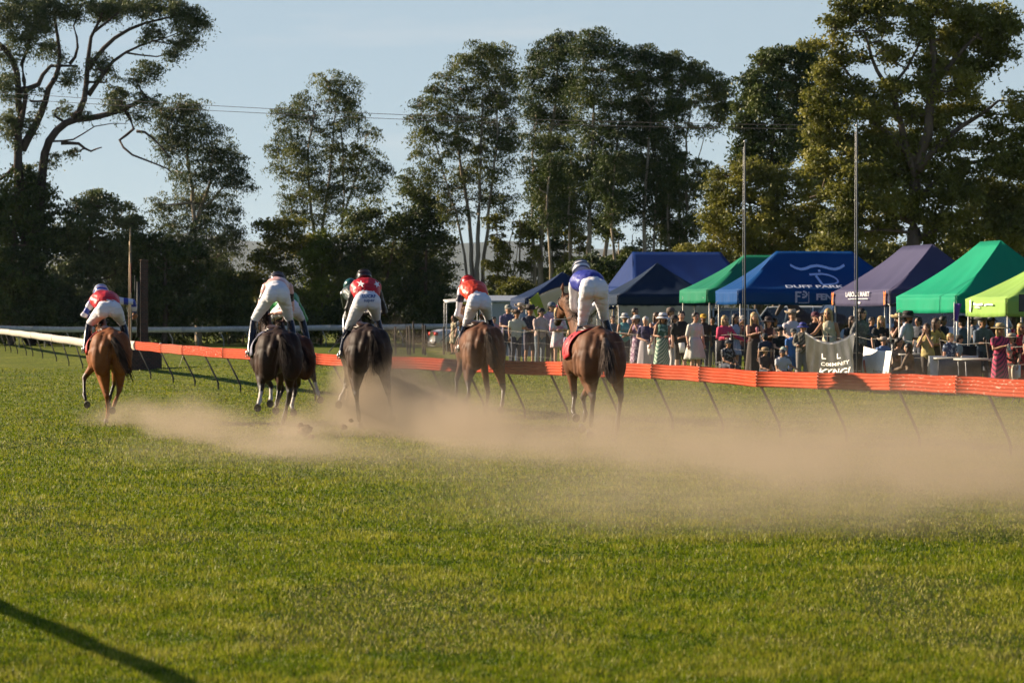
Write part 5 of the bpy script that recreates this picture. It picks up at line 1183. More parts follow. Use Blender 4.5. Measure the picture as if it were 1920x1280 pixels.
    me = leaf_mesh("crown", C, A * (sz * .5)[:, None], B * (sz * (.17 if hang > .5 else .26))[:, None], [LM[leaf]])
    o = bpy.data.objects.new("crown", me); COL.objects.link(o); o.parent = e
    mb.build("trunk", e, BK[bark]); return e
def stem(px, top, lean=0, w=.12): return [(px, 999), (px + lean * .4, (620 + top) / 2), (px + lean, top), w]
G1, G2, G3 = "trees behind the left rail", "trees behind the tents", "trees in the middle distance"
# A: old gum with dark twisting limbs, top left
tree("huge old gum at top left with dark bare twisting limbs", 44, [
    [(58, 999), (50, 440), (36, 305), (34, 235), (36, 170), (22, 112), (-8, 78), .36],
    [(70, 560), (72, 420), (80, 318), (92, 265), (124, 230), (164, 221), (203, 214), (236, 203), (276, 183), .30],
    [(40, 280), (76, 212), (94, 168), (112, 125), (108, 70), (100, 20), .20], [(137, 222), (160, 188), (165, 118), (172, 70), (196, 20), .17],
    [(166, 178), (196, 137), (234, 99), (289, 78), .12], [(166, 130), (214, 72), (272, 43), (338, 30), .13], [(38, 170), (70, 157), (94, 125), (146, 124), .15],
    [(235, 205), (250, 242), (223, 262), (248, 290), (297, 309), (322, 324), .085], [(257, 246), (289, 259), (320, 297), .07], [(112, 268), (148, 270), (168, 283), (192, 277), .09],
    [(35, 240), (48, 180), (42, 120), (60, 60), (66, 10), .14], [(94, 266), (140, 262), (180, 238), (235, 232), .05], [(130, 120), (150, 90), (140, 50), (160, 5), .08], [(178, 60), (230, 20), (250, -15), .07],
    [(36, 305), (10, 330), (-20, 350), .12]],
    [(20, 30, 50, 40), (75, 20, 50, 40), (130, 15, 45, 30, .8), (190, 12, 55, 26), (255, 12, 55, 24), (310, 14, 50, 24), (352, 28, 38, 26), (375, 45, 18, 18), (340, 78, 32, 22, .8), (322, 100, 12, 14), (300, 60, 35, 16, .8), (272, 70, 20, 14, .5),
     (60, 75, 40, 30, .7), (10, 95, 25, 40, .6), (100, 95, 30, 25, .5), (130, 155, 30, 25, .35), (12, 160, 24, 40, .6), (60, 190, 25, 25, .4), (185, 120, 30, 25, .5), (200, 150, 24, 22, .5), (225, 182, 30, 18, .8), (255, 150, 22, 18, .5), (268, 190, 35, 18, .8), (278, 130, 26, 22, .9),
     (8, 225, 25, 35, .7), (105, 200, 25, 20, .35), (150, 210, 28, 16, .5), (135, 285, 16, 16, .6), (95, 300, 22, 16, .5), (60, 240, 16, 22, .4), (30, 265, 14, 22, .4), (255, 215, 24, 14, .6), (215, 200, 24, 16, .5)],
    leaf='grey', bark='dark', n=30000, size=.17, hang=.55, clump=.50, name="old_gum_tree", twig=5)
tree("drooping gum right of the old gum, crown hanging over the gap", 38, [[(372, 999), (368, 480), (362, 380), (352, 300), (350, 240), .20], [(366, 420), (392, 340), (400, 270), .12], [(372, 400), (420, 350), (450, 310), .08]],
    [(300, 205, 34, 22, .8), (338, 195, 32, 24), (365, 205, 32, 26), (330, 235, 44, 28), (385, 240, 44, 34), (345, 275, 44, 34), (405, 285, 44, 36), (432, 300, 30, 34), (452, 330, 24, 26), (472, 348, 14, 14), (370, 325, 44, 30), (425, 335, 34, 30), (310, 260, 28, 24, .8), (330, 320, 26, 20, .5),
     (345, 375, 48, 34), (300, 385, 26, 22, .7), (400, 385, 46, 36), (440, 395, 20, 28, .6), (320, 420, 44, 34), (380, 430, 50, 36), (430, 440, 34, 36), (345, 465, 54, 34), (410, 480, 50, 36)],
    leaf='grey', n=22000, size=.17, hang=.85, clump=.52, group=G1)
tree("dark leafy tree under the old gum at the left edge", 47, [stem(20, 360, 10, .18)], [(45, 335, 42, 26), (20, 365, 42, 30), (66, 365, 34, 30), (0, 400, 36, 36), (50, 400, 52, 36), (92, 400, 24, 22, .7), (15, 450, 48, 36), (75, 450, 52, 40), (0, 510, 40, 40), (50, 510, 60, 44), (20, 565, 55, 44), (80, 570, 50, 44)],
    leaf='dark', bark='brown', n=17000, size=.19, hang=.3, clump=.55, name="broadleaf_tree", group=G1)
tree("feathery dark green tree behind the leftmost jockey", 42, [stem(165, 380, 5, .15)], [(172, 372, 26, 22, .8), (140, 388, 32, 22, .8), (205, 385, 30, 26), (165, 412, 52, 28), (225, 405, 28, 26), (248, 425, 22, 26), (125, 440, 40, 32), (185, 450, 56, 34), (240, 462, 34, 32), (150, 495, 60, 36), (215, 505, 56, 36), (130, 550, 56, 40), (200, 560, 60, 40)],
    leaf='grey', bark='brown', n=20000, size=.17, hang=.5, clump=.5, name="wattle_tree", group=G1)
tree("dense dark tree beside the brick pillar", 44, [stem(310, 455, 0, .14)], [(270, 455, 30, 26, .8), (305, 460, 34, 26), (350, 480, 38, 30), (285, 495, 44, 32), (330, 520, 52, 36), (385, 520, 40, 34), (275, 545, 48, 38), (350, 570, 55, 40), (400, 570, 36, 40), (300, 600, 50, 30)],
    leaf='dark', bark='brown', n=16000, size=.18, hang=.4, clump=.5, name="broadleaf_tree", group=G1)
tree("low dark scrub tree at the foot of the left rail", 46, [stem(95, 520, 0, .12)], [(70, 585, 60, 34), (130, 600, 55, 30), (190, 600, 50, 32), (10, 600, 45, 32)], leaf='dark', bark='brown', n=9000, size=.18, hang=.3, clump=.5, name="shrub", group=G1)
# D group
tree("slender tall gum standing alone, left of centre", 33, [[(600, 999), (596, 500), (585, 400), (578, 300), (590, 210), .16], [(634, 999), (640, 480), (645, 360), (640, 240), .15], [(598, 480), (612, 360), (625, 260), (630, 190), .11], [(640, 420), (668, 330), (690, 280), .08]],
    [(612, 152, 28, 22), (640, 160, 34, 26), (655, 190, 28, 26), (618, 185, 34, 22), (560, 190, 30, 24), (535, 215, 26, 22, .8), (572, 222, 40, 22, .8), (655, 225, 34, 24, .9), (600, 245, 44, 22, .7), (545, 255, 34, 24), (690, 250, 24, 22, .8), (515, 285, 28, 22, .9), (565, 285, 46, 26), (625, 280, 46, 26), (680, 285, 28, 24), (535, 320, 38, 22, .9), (600, 325, 52, 28), (660, 320, 40, 30), (710, 300, 26, 24, .9), (728, 318, 12, 12), (560, 360, 46, 26, .9), (625, 365, 52, 30), (690, 350, 38, 30), (545, 395, 34, 26, .8), (610, 405, 46, 26, .7)],
    leaf='euc', n=20000, size=.18, hang=.75, clump=.55, group=G3)
tree("spreading low gum with golden leaves left of the pale pink jockey", 36, [[(575, 999), (540, 530), (505, 480), .09], [(578, 620), (585, 520), (560, 450), .09]], [(545, 430, 34, 26, .9), (505, 425, 24, 20, .8), (520, 455, 34, 22, .9), (570, 460, 36, 26), (490, 480, 30, 22, .8), (520, 500, 36, 24, .7), (470, 520, 36, 24, .8), (500, 550, 44, 26, .8), (455, 570, 34, 26, .9), (540, 560, 40, 30, .7), (480, 600, 44, 20, .9)], leaf='olive', n=11000, size=.18, hang=.5, clump=.5, group=G3)
tree("bright green sapling crown between the middle jockeys", 37, [stem(602, 450, 2, .08)], [(600, 445, 26, 20), (590, 475, 34, 26), (622, 480, 26, 26), (600, 515, 40, 28), (605, 555, 42, 30), (590, 595, 40, 28)], leaf='lime', bark='brown', n=9000, size=.16, hang=.5, clump=.42, group=G3, name="young_tree")
tree("broad dark tree behind the starred jockey", 37, [[(700, 999), (690, 520), (670, 430), .12], [(705, 999), (730, 500), (745, 420), .11]], [(665, 410, 34, 24, .9), (700, 395, 34, 24), (650, 445, 40, 30), (700, 440, 46, 32), (745, 425, 34, 30), (665, 490, 44, 34), (720, 490, 48, 36), (760, 470, 34, 34), (650, 545, 44, 36), (705, 550, 52, 38), (755, 545, 42, 38), (680, 600, 52, 28), (740, 600, 50, 28)], leaf='euc', bark='brown', n=18000, size=.17, hang=.4, clump=.5, group=G3, name="broadleaf_tree")
tree("rounded near black tree right of the starred jockey", 38, [stem(800, 380, -4, .13)], [(775, 360, 28, 24, .9), (800, 375, 32, 28), (770, 400, 34, 28), (812, 410, 32, 30), (790, 445, 44, 32), (825, 455, 28, 30), (775, 500, 38, 34), (815, 510, 42, 36), (790, 560, 48, 38), (835, 570, 38, 34), (800, 605, 50, 26)], leaf='dark', bark='brown', n=15000, size=.17, hang=.4, clump=.5, group=G3, name="broadleaf_tree")
# F
tree("tall many stemmed gum right of the gap, bright on its left side", 35, [[(888, 999), (886, 520), (878, 400), (862, 300), (858, 200), .17], [(892, 999), (896, 480), (900, 340), (905, 200), .19], [(896, 999), (908, 480), (918, 380), (930, 280), (932, 180), .15], [(884, 560), (860, 420), (830, 320), (812, 240), .09]],
    [(905, 98, 36, 22), (940, 102, 30, 24), (872, 118, 32, 22), (915, 135, 40, 28), (955, 140, 24, 28), (840, 140, 26, 20, .9), (865, 165, 40, 28), (815, 165, 24, 20, .9), (910, 180, 48, 28), (955, 190, 26, 34), (785, 195, 22, 16, .8), (820, 205, 38, 26), (770, 220, 14, 12, .8), (870, 220, 46, 30), (930, 235, 42, 30), (800, 245, 34, 24), (850, 265, 44, 30), (905, 280, 42, 30, .8), (955, 270, 26, 34), (785, 285, 26, 22, .7), (820, 305, 36, 26, .9), (870, 320, 36, 28, .7), (930, 325, 36, 32, .8), (800, 335, 30, 24, .8), (765, 335, 22, 22, .8), (845, 355, 34, 26, .7), (900, 370, 36, 30, .6), (945, 380, 30, 36, .8), (850, 400, 34, 30, .7)],
    leaf='euc', n=26000, size=.18, hang=.7, clump=.56, group=G3)
# G
tree("tallest gum in the dark clump, first from its left", 36, [[(1012, 999), (1014, 480), (1022, 340), (1040, 200), (1048, 110), .19], [(1008, 999), (1000, 470), (998, 350), (1004, 240), .14]],
    [(1050, 68, 26, 20), (1030, 92, 36, 22), (1065, 95, 34, 26), (1005, 108, 24, 18, .9), (1040, 128, 46, 28), (1000, 140, 26, 24), (1020, 170, 44, 30), (1070, 165, 36, 34), (1000, 205, 28, 30), (1045, 215, 50, 34), (1000, 260, 32, 32, .9), (1050, 270, 48, 34), (1010, 310, 36, 32, .8), (1055, 325, 42, 34), (1010, 365, 36, 32, .8), (1050, 385, 40, 34, .9)], leaf='dark', n=22000, size=.18, hang=.55, clump=.56, group=G2)
tree("broad dark gum with double crown at the middle of the clump", 37, [[(1100, 999), (1104, 470), (1110, 320), (1112, 180), .2], [(1130, 999), (1136, 460), (1150, 320), (1168, 200), .17]],
    [(1112, 66, 26, 20), (1095, 90, 32, 24), (1135, 88, 28, 24), (1165, 105, 34, 24), (1120, 130, 46, 32), (1195, 105, 28, 22), (1180, 140, 44, 32), (1100, 180, 44, 36), (1150, 190, 48, 36), (1200, 190, 36, 36), (1100, 240, 44, 36), (1150, 250, 50, 38), (1195, 250, 38, 36), (1110, 300, 46, 36), (1165, 310, 50, 38), (1105, 360, 42, 36), (1160, 370, 48, 36), (1120, 410, 44, 30, .8)], leaf='dark', n=26000, size=.18, hang=.55, clump=.58, group=G2)
tree("dark gum on the right shoulder of the clump", 37, [[(1205, 999), (1206, 460), (1212, 320), (1222, 200), .16], [(1222, 999), (1228, 420), (1238, 280), .12]],
    [(1215, 105, 30, 22), (1245, 112, 26, 22), (1222, 145, 40, 28), (1262, 150, 30, 30), (1220, 195, 40, 34), (1262, 205, 28, 34), (1222, 245, 40, 34), (1255, 260, 28, 30, .9), (1215, 300, 42, 34), (1215, 350, 40, 32, .9), (1205, 395, 40, 30, .8), (1240, 330, 30, 34, .7)], leaf='dark', n=17000, size=.18, hang=.6, clump=.54, group=G2)
tree("open pale trunked gum with sky showing through its branches", 37, [[(1278, 999), (1276, 440), (1270, 320), (1266, 240), (1270, 170), .13], [(1284, 999), (1286, 380), (1286, 260), (1296, 190), .13], [(1286, 400), (1304, 320), (1322, 250), .06]],
    [(1268, 112, 28, 18), (1300, 128, 28, 20), (1325, 140, 28, 22), (1352, 155, 24, 24), (1285, 155, 28, 20, .8), (1335, 178, 32, 24), (1362, 190, 18, 24), (1300, 195, 34, 20, .5), (1345, 215, 26, 22, .7), (1265, 200, 18, 24, .6), (1285, 240, 24, 18, .4), (1320, 240, 24, 18, .4), (1275, 290, 22, 18, .5), (1310, 300, 22, 18, .5), (1290, 340, 34, 24, .8), (1320, 330, 24, 24, .8), (1275, 380, 34, 28, .9), (1300, 420, 36, 28), (1265, 440, 30, 26, .8)], leaf='euc', n=14000, size=.18, hang=.7, clump=.5, group=G2)
for i, (px, top, s_, lf, lab) in enumerate(((940, 400, 36, 'olive', "thin pale sapling just left of the navy tent"), (985, 410, 36, 'olive', "thin pale sapling behind the leftmost tent peak"), (1045, 390, 35, 'euc', "pale sapling behind the blue capped jockey"), (1075, 400, 36, 'olive', "leaning pale sapling right of the blue vested jockey"), (1240, 390, 36, 'euc', "slim pale sapling above the royal blue marquee ridge"), (1165, 430, 38, 'dark', "dark bushy sapling above the royal blue marquee"), (1340, 370, 37, 'olive', "slim golden sapling left of the left flagpole"))):
    lo = [(px + rnd.uniform(-26, 26), top + 12 + 26 * j + rnd.uniform(-8, 8), rnd.uniform(16, 30), rnd.uniform(12, 20), rnd.uniform(.3, .7)) for j in range(7)]
    tree(lab, s_, [stem(px - 6, top, rnd.uniform(-8, 8), .09), stem(px + 6, top + 10, rnd.uniform(8, 20), .07), stem(px + 14, top + 40, rnd.uniform(10, 26), .05)], lo, leaf=lf, n=4200, size=.17, hang=.5, clump=.45, group="pale stemmed saplings", name="sapling")
for i, (px, s_, lab) in enumerate(((1030, 38, "pale straight gum trunk behind the leftmost tent"), (1068, 37, "pale gum trunk behind the helmet of the blue vested jockey"), (1255, 37, "pale gum trunk above the middle of the royal blue marquee"), (1150, 39, "brown gum trunk above the left end of the royal blue marquee"))):
    tree(lab, s_, [[(px, 999), (px + 2, 500), (px + rnd.uniform(-6, 6), 400), (px + 3, 300), .12]], [(px - 14, 345, 30, 22), (px + 14, 330, 30, 22), (px, 375, 30, 20, .8), (px, 305, 30, 24), (px - 12, 410, 26, 18, .6)], leaf='dark', n=4600, size=.18, hang=.6, clump=.5, group="pale gum trunks behind the tents")
# H, J, I
tree("dark rounded tree behind the left flagpole", 40, [[(1455, 999), (1450, 420), (1448, 300), (1455, 180), .2]], [(1450, 102, 30, 18), (1480, 98, 34, 18), (1425, 120, 26, 20), (1510, 100, 30, 22), (1460, 135, 46, 26), (1400, 150, 22, 20, .9), (1520, 135, 34, 30), (1425, 165, 42, 28), (1490, 170, 48, 32), (1400, 195, 28, 26), (1440, 210, 46, 32), (1500, 220, 50, 36), (1395, 235, 24, 26, .8), (1420, 255, 40, 30), (1470, 260, 46, 34), (1400, 290, 36, 28), (1520, 270, 40, 40), (1440, 300, 44, 30)], leaf='dark', bark='brown', n=21000, size=.18, hang=.4, clump=.56, name="broadleaf_tree", group=G2)
tree("olive gold tree with low spreading boughs behind the green tent", 42, [[(1420, 999), (1416, 450), (1405, 380), (1380, 320), .13], [(1424, 600), (1450, 420), (1490, 380), (1530, 372), .10], [(1418, 470), (1380, 420), (1345, 400), .08]],
    [(1360, 330, 34, 24, .8), (1400, 320, 36, 26), (1440, 330, 42, 28), (1345, 370, 30, 26, .8), (1385, 370, 42, 28), (1440, 375, 46, 30), (1490, 345, 44, 32), (1535, 350, 40, 34), (1350, 410, 34, 26), (1400, 415, 48, 28), (1460, 415, 50, 30), (1520, 405, 44, 34), (1345, 450, 36, 26, .9), (1400, 458, 48, 26), (1465, 460, 50, 28), (1530, 455, 46, 30), (1560, 420, 36, 36), (1330, 490, 34, 24, .8), (1390, 500, 44, 26, .8)], leaf='olive', bark='brown', n=24000, size=.17, hang=.2, clump=.5, name="broadleaf_tree", group=G2)
tree("great olive gold tree towering behind the grey and emerald tents", 48, [
    [(1712, 999), (1712, 500), (1714, 400), (1722, 310), (1738, 250), (1745, 180), (1752, 110), (1740, 50), .40], [(1716, 330), (1690, 230), (1668, 160), (1655, 150), (1635, 110), (1618, 60), .17], [(1670, 160), (1700, 130), (1730, 70), (1760, 50), .08],
    [(1720, 320), (1770, 260), (1830, 220), (1870, 190), .17], [(1745, 170), (1790, 110), (1830, 70), (1860, 30), .13], [(1714, 420), (1640, 380), (1570, 365), (1520, 370), .13], [(1716, 380), (1780, 320), (1850, 300), (1900, 310), .14], [(1714, 440), (1660, 430), (1600, 440), .08], [(1600, 150), (1570, 100), (1560, 60), .05], [(1718, 300), (1640, 230), (1590, 200), (1560, 190), .12], [(1712, 450), (1790, 420), (1860, 430), .1]],
    [(1590, 20, 40, 26, .8), (1640, 15, 44, 26, .9), (1700, 12, 44, 26, .9), (1760, 15, 46, 30), (1815, 25, 44, 32), (1860, 40, 40, 30), (1890, 55, 26, 26), (1565, 50, 30, 24, .7), (1610, 60, 30, 26, .5), (1660, 60, 34, 26, .5), (1720, 60, 34, 28, .6), (1780, 65, 38, 30), (1840, 80, 44, 30), (1885, 95, 24, 24, .8), (1570, 100, 34, 26, .7), (1530, 90, 26, 20, .6), (1620, 110, 30, 24, .4), (1690, 100, 30, 24, .5), (1745, 110, 34, 28, .6), (1800, 120, 38, 30, .9), (1850, 125, 30, 22, .7), (1655, 95, 22, 20, .5),
     (1560, 145, 36, 30), (1610, 165, 34, 28, .6), (1680, 160, 36, 28, .8), (1740, 160, 38, 32, .8), (1800, 165, 38, 32, .9), (1550, 195, 40, 32), (1600, 215, 42, 30), (1660, 205, 42, 32), (1715, 215, 40, 32, .9), (1775, 215, 40, 32, .9), (1830, 205, 30, 26, .5), (1905, 185, 26, 20, .6), (1895, 215, 34, 26, .7), (1545, 245, 42, 34), (1600, 265, 48, 34), (1660, 265, 46, 34), (1720, 270, 44, 34), (1785, 265, 42, 30, .7), (1850, 255, 38, 28, .6), (1905, 255, 36, 30, .8),
     (1550, 300, 46, 34), (1610, 315, 48, 34), (1670, 320, 46, 34), (1735, 325, 46, 34), (1795, 320, 42, 32, .8), (1855, 310, 42, 32, .8), (1910, 310, 36, 34), (1590, 360, 50, 34), (1650, 370, 50, 36), (1720, 380, 44, 34, .8), (1785, 370, 48, 36), (1850, 365, 48, 36), (1910, 370, 40, 36), (1590, 410, 50, 34), (1650, 425, 50, 34), (1765, 425, 46, 36, .8), (1830, 425, 50, 38), (1900, 430, 46, 40)], leaf='olive', bark='brown', n=78000, size=.17, hang=.15, clump=.52, name="great_tree", twig=6)
tree("dark understorey tree behind the grey tent ridge", 44, [stem(1640, 430, 0, .12), stem(1780, 440, 6, .12)], [(1560, 455, 44, 26), (1610, 470, 48, 28), (1670, 465, 40, 30, .8), (1740, 470, 40, 30, .8), (1800, 465, 44, 34), (1860, 470, 48, 36), (1915, 475, 44, 40), (1640, 505, 60, 34), (1850, 515, 60, 40), (1560, 510, 50, 34), (1750, 510, 50, 34)], leaf='olive', bark='brown', n=20000, size=.18, hang=.2, clump=.55, name="broadleaf_tree", group=G2)
tree("dark tree mass low behind the emerald tent at the right edge", 40, [stem(1900, 420, 0, .15)], [(1880, 400, 50, 44), (1930, 420, 50, 50), (1880, 470, 60, 44), (1940, 490, 50, 50), (1860, 540, 60, 44), (1930, 560, 60, 44), (1760, 560, 60, 36), (1680, 560, 60, 36), (1600, 565, 60, 34), (1500, 565, 60, 34)], leaf='dark', bark='brown', n=20000, size=.19, hang=.2, clump=.6, name="broadleaf_tree", group=G2)
# dark low growth closing the gaps under the crowns, each clump its own shrub
for i, (px, py, rx, ry, s_, lf, lab) in enumerate(((430, 545, 44, 34, 40, 'dark', "dark shrub left of the pale pink jockey"), (455, 590, 44, 26, 42, 'dark', "low shrub behind the darkest horse's back"), (560, 600, 46, 24, 42, 'dark', "low dark shrub between the pale pink and starred jockeys"), (640, 590, 44, 28, 42, 'dark', "low dark shrub behind the dark green cap"),
        (850, 590, 36, 30, 40, 'dark', "low dark shrub left of the orange red jockey"), (905, 570, 34, 30, 41, 'euc', "olive shrub above the orange red jockey's back"), (970, 545, 30, 26, 38, 'olive', "golden shrub left of the leftmost tent"), (1110, 500, 46, 26, 40, 'dark', "dark shrub left of the royal blue marquee"), (1085, 520, 34, 24, 41, 'euc', "olive shrub behind the blue vested jockey"), (1290, 480, 40, 22, 38, 'olive', "golden shrub behind the royal blue marquee's right end"), (1370, 500, 40, 26, 39, 'euc', "olive shrub behind the green tent's left slope"))):
    tree(lab, s_, [stem(px, py - ry * .4, 0, .06)], [(px - rx * .4, py, rx * .6, ry * .7), (px + rx * .4, py + 3, rx * .6, ry * .7), (px, py - ry * .4, rx * .6, ry * .6), (px, py + ry * .8, rx * .8, ry * .6)], leaf=lf, bark='brown', n=4000, size=.17, hang=.3, clump=.45, name="shrub", group="low shrubs below the gums")
for i, (px, top, s_, w, lf) in enumerate(((-20, 500, 34, 60, 'dark'), (60, 470, 33, 60, 'euc'), (150, 450, 34, 60, 'dark'), (250, 480, 33, 55, 'euc'), (340, 470, 34, 60, 'dark'), (420, 505, 33, 46, 'dark'), (640, 470, 33, 56, 'dark'), (740, 450, 32, 56, 'euc'), (830, 480, 33, 44, 'dark'), (545, 520, 34, 46, 'euc'), (1045, 500, 33, 40, 'olive'), (1170, 450, 34, 50, 'dark'), (1240, 470, 33, 44, 'olive'), (1420, 470, 34, 56, 'euc'), (1530, 480, 34, 56, 'olive'), (1660, 480, 34, 60, 'olive'), (1790, 470, 34, 60, 'dark'), (1900, 470, 34, 60, 'olive'), (905, 560, 33, 44, 'dark'), (2030, 440, 34, 70, 'dark'), (2160, 420, 34, 70, 'euc'), (2300, 430, 34, 70, 'olive'))):
    lo = [(px + rnd.uniform(-w, w), top + 14 + (620 - top) * j / 9, rnd.uniform(.5, .8) * w, rnd.uniform(20, 30)) for j in range(10)]
    tree(["far tree, first of the back belt from the left", "far tree, second of the back belt from the left", "far tree, third of the back belt, behind the leftmost jockey", "far tree, fourth of the back belt, behind the brick pillar", "far tree, fifth of the back belt, right of the brick pillar", "far tree, sixth of the back belt, left of the pale pink jockey", "far tree behind the dark green cap", "far tree right of the starred jockey", "far tree left of the orange red jockey", "far tree between pale pink and starred jockeys", "far golden tree behind the leftmost tent", "far dark tree behind the royal blue marquee", "far golden tree behind the royal blue marquee", "far tree behind the green tent", "far golden tree behind the blue tent's right half", "far golden tree behind the grey tent", "far dark tree behind the emerald tent", "far golden tree behind the lime tent", "far low tree above the orange red jockey", "far dark tree just beyond the right edge", "second far tree beyond the right edge", "third far tree beyond the right edge"][i], s_, [stem(px, top + 30, 0, .13)], lo, leaf=lf, bark='brown', n=5000, size=.20, hang=.4, clump=.6, name="far_tree", group="back belt of trees")
# leafy trees off to the left that shade the near ones
for px, s_, lab in ((-150, 46, "tall gum standing just outside the frame at left"), (-330, 44, "second gum further outside the frame at left")):
    tree(lab, s_, [stem(px, 200, 10, .25)], [(px + dx, 200 + 70 * j, 70, 50) for j in range(5) for dx in (-50, 40)], leaf='dark', n=9000, size=.28, hang=.5, clump=.8, group="gums beyond the left edge")

# ------------------------------------------------------------------ far country
def hill(name, y, pts, col, thick, col2):
    mb = MB(); n = len(pts)
    m = mat(name + "_cover", col, .95, .25, .004, col2=col2, bump=0)
    N_ = 160; xs = np.linspace(pts[0][0], pts[-1][0], N_); vs = []
    for k in range(9):
        t = k / 8
        for x in xs:
            s = FPX / y; X = (x - 960) / s * (1 + .05 * t); top = CAMZ - (np.interp(x, [p[0] for p in pts], [p[1] for p in pts]) - HOR) / s
            z = -60 + (top + 60) * math.sin(t * math.pi / 2) ** .8 + (noise.noise(Vector((X * .004, t * 4, y))) * .05 + noise.noise(Vector((X * .02, t * 8, y))) * .02) * (top + 60) * (.4 + .6 * math.sin(t * math.pi))
            vs.append((X, y + thick * t, z))
    fs = [(k * N_ + i, k * N_ + i + 1, (k + 1) * N_ + i + 1, (k + 1) * N_ + i) for k in range(8) for i in range(N_ - 1)]
    mb.add(vs, fs, m); mb.build(name, kind="structure")
hill("near_hills", 1500, [(-700, 560), (0, 535), (250, 540), (450, 520), (560, 535), (700, 545), (860, 520), (960, 500), (1100, 515), (1300, 505), (1500, 520), (1800, 500), (2200, 520), (2700, 540)], (.022, .032, .020), 500, (.05, .055, .03))
hill("far_ridge", 6500, [(-700, 470), (0, 455), (150, 430), (260, 405), (300, 410), (400, 425), (500, 405), (620, 430), (760, 440), (870, 430), (960, 425), (1100, 440), (1300, 445), (1450, 440), (1700, 450), (2000, 430), (2700, 460)], (.025, .04, .035), 1500, (.045, .06, .045))
hz = MB(); hz.box((0, 5400, 148), (13000, 11200, 304)); hm = bpy.data.materials.new("air"); hm.use_nodes = True; nt = hm.node_tree; nt.nodes.clear()
o_ = nt.nodes.new("ShaderNodeOutputMaterial"); pv = nt.nodes.new("ShaderNodeVolumePrincipled"); pv.inputs["Color"].default_value = (.72, .84, 1.0, 1); pv.inputs["Density"].default_value = .000026; pv.inputs["Anisotropy"].default_value = .2
nt.links.new(pv.outputs[0], o_.inputs[1])
HAZE = hz.build("haze", None, hm, sm=False, kind="stuff", label="thin blue air over the far country", cat="haze")
# ------------------------------------------------------------------ winning post, brick pillar
def brick_mat():
    m = bpy.data.materials.new("old_shaded_brick"); m.use_nodes = True; nt = m.node_tree; b = nt.nodes["Principled BSDF"]; b.inputs["Roughness"].default_value = .9
    tc = nt.nodes.new("ShaderNodeTexCoord"); mp = nt.nodes.new("ShaderNodeMapping"); mp.inputs["Rotation"].default_value = (R(90), 0, 0); nt.links.new(tc.outputs["Object"], mp.inputs[0])
    t = nt.nodes.new("ShaderNodeTexBrick"); t.inputs["Scale"].default_value = 4.2; t.inputs["Color1"].default_value = (.085, .032, .022, 1); t.inputs["Color2"].default_value = (.035, .018, .014, 1); t.inputs["Mortar"].default_value = (.07, .06, .05, 1); t.inputs["Mortar Size"].default_value = .03  # brick tones darkened to carry the shade of the trees
    nt.links.new(mp.outputs[0], t.inputs["Vector"]); nt.links.new(t.outputs[0], b.inputs["Base Color"]); return m
mbk = brick_mat()
p = W(274, 600, 61.5); pil = empty("brick_pillar", (p.x, p.y, 0), R(8), label="brick pillar with tree shade in its colour, on a wide brick plinth right of the leftmost jockey", cat="pillar")
mb = MB(); mb.box((0, 0, .30), (.92, .92, .66)); mb.box((0, 0, .655), (.86, .86, .05)); mb.box((-.06, 0, .70), (.40, .40, .06)); mb.build("plinth", pil, mbk, sm=False)
mb = MB(); mb.box((-.06, 0, 2.05), (.23, .23, 2.66)); mb.build("shaft", pil, mbk, sm=False)
mb = MB(); mb.box((-.06, 0, 3.40), (.26, .26, .04)); mb.build("capstone", pil, mat("capstone", (.10, .07, .055), .9))
mb = MB(); mb.box((-.24, -.05, 1.9), (.10, .2, 1.7)); mb.box((-.34, -.05, 2.4), (.03, .06, 1.1)); mb.build("cable_box", pil, mat("box_black", (.012, .012, .014), .5))
p = W(244, 600, 63); wp = empty("winning_post", (p.x, p.y, 0), R(-81), label="weathered winning post arch topped with a horse cut-out, seen edge on", cat="winning post")
mw_ = mat("weathered_board", (.22, .16, .10), .85, .3, 6, col2=(.42, .32, .20), stretch=(1, 1, .2)); mr_ = mat("rusty_post", (.15, .05, .03), .8, .4, 9, stretch=(1, 1, .3))
for sx in (-.5, .5):
    mb = MB(); mb.box((sx, 0, 1.62), (.09, .05, 3.3)); mb.build("upright", wp, mr_)
mb = MB(); n = 18; vs = []
for i in range(n + 1):
    a = math.pi * i / n
    for (ro, dy) in ((.62, -.025), (.47, -.025), (.47, .025), (.62, .025)): vs.append((math.cos(a) * ro, dy, 1.0 + 2.55 * math.sin(a) * (ro / .62) ** .5 if False else .9 + (2.72 if ro > .5 else 2.45) * math.sin(a) ** .8))
mb.add(vs, [(i * 4 + j, i * 4 + (j + 1) % 4, (i + 1) * 4 + (j + 1) % 4, (i + 1) * 4 + j) for i in range(n) for j in range(4)]); mb.build("arch", wp, mw_, sm=False)
ol = [(-.55, 0), (-.42, .28), (-.58, .42), (-.40, .50), (-.30, .42), (.05, .46), (.20, .62), (.30, .86), (.42, .98), (.40, .84), (.60, .66), (.52, .62), (.40, .66), (.34, .40), (.42, .22), (.62, .05), (.54, .02), (.32, .20), (.24, .30), (-.16, .28), (-.30, .16), (-.46, -.02)]
mb = MB(); k = len(ol); mb.add([(x * .62, dy, 3.58 + z * .78) for dy in (-.02, .02) for x, z in ol], [tuple(range(k)), tuple(reversed(range(k, 2 * k)))] + [(i, (i + 1) % k, k + (i + 1) % k, k + i) for i in range(k)]); mb.build("horse_cutout", wp, mw_, sm=False)

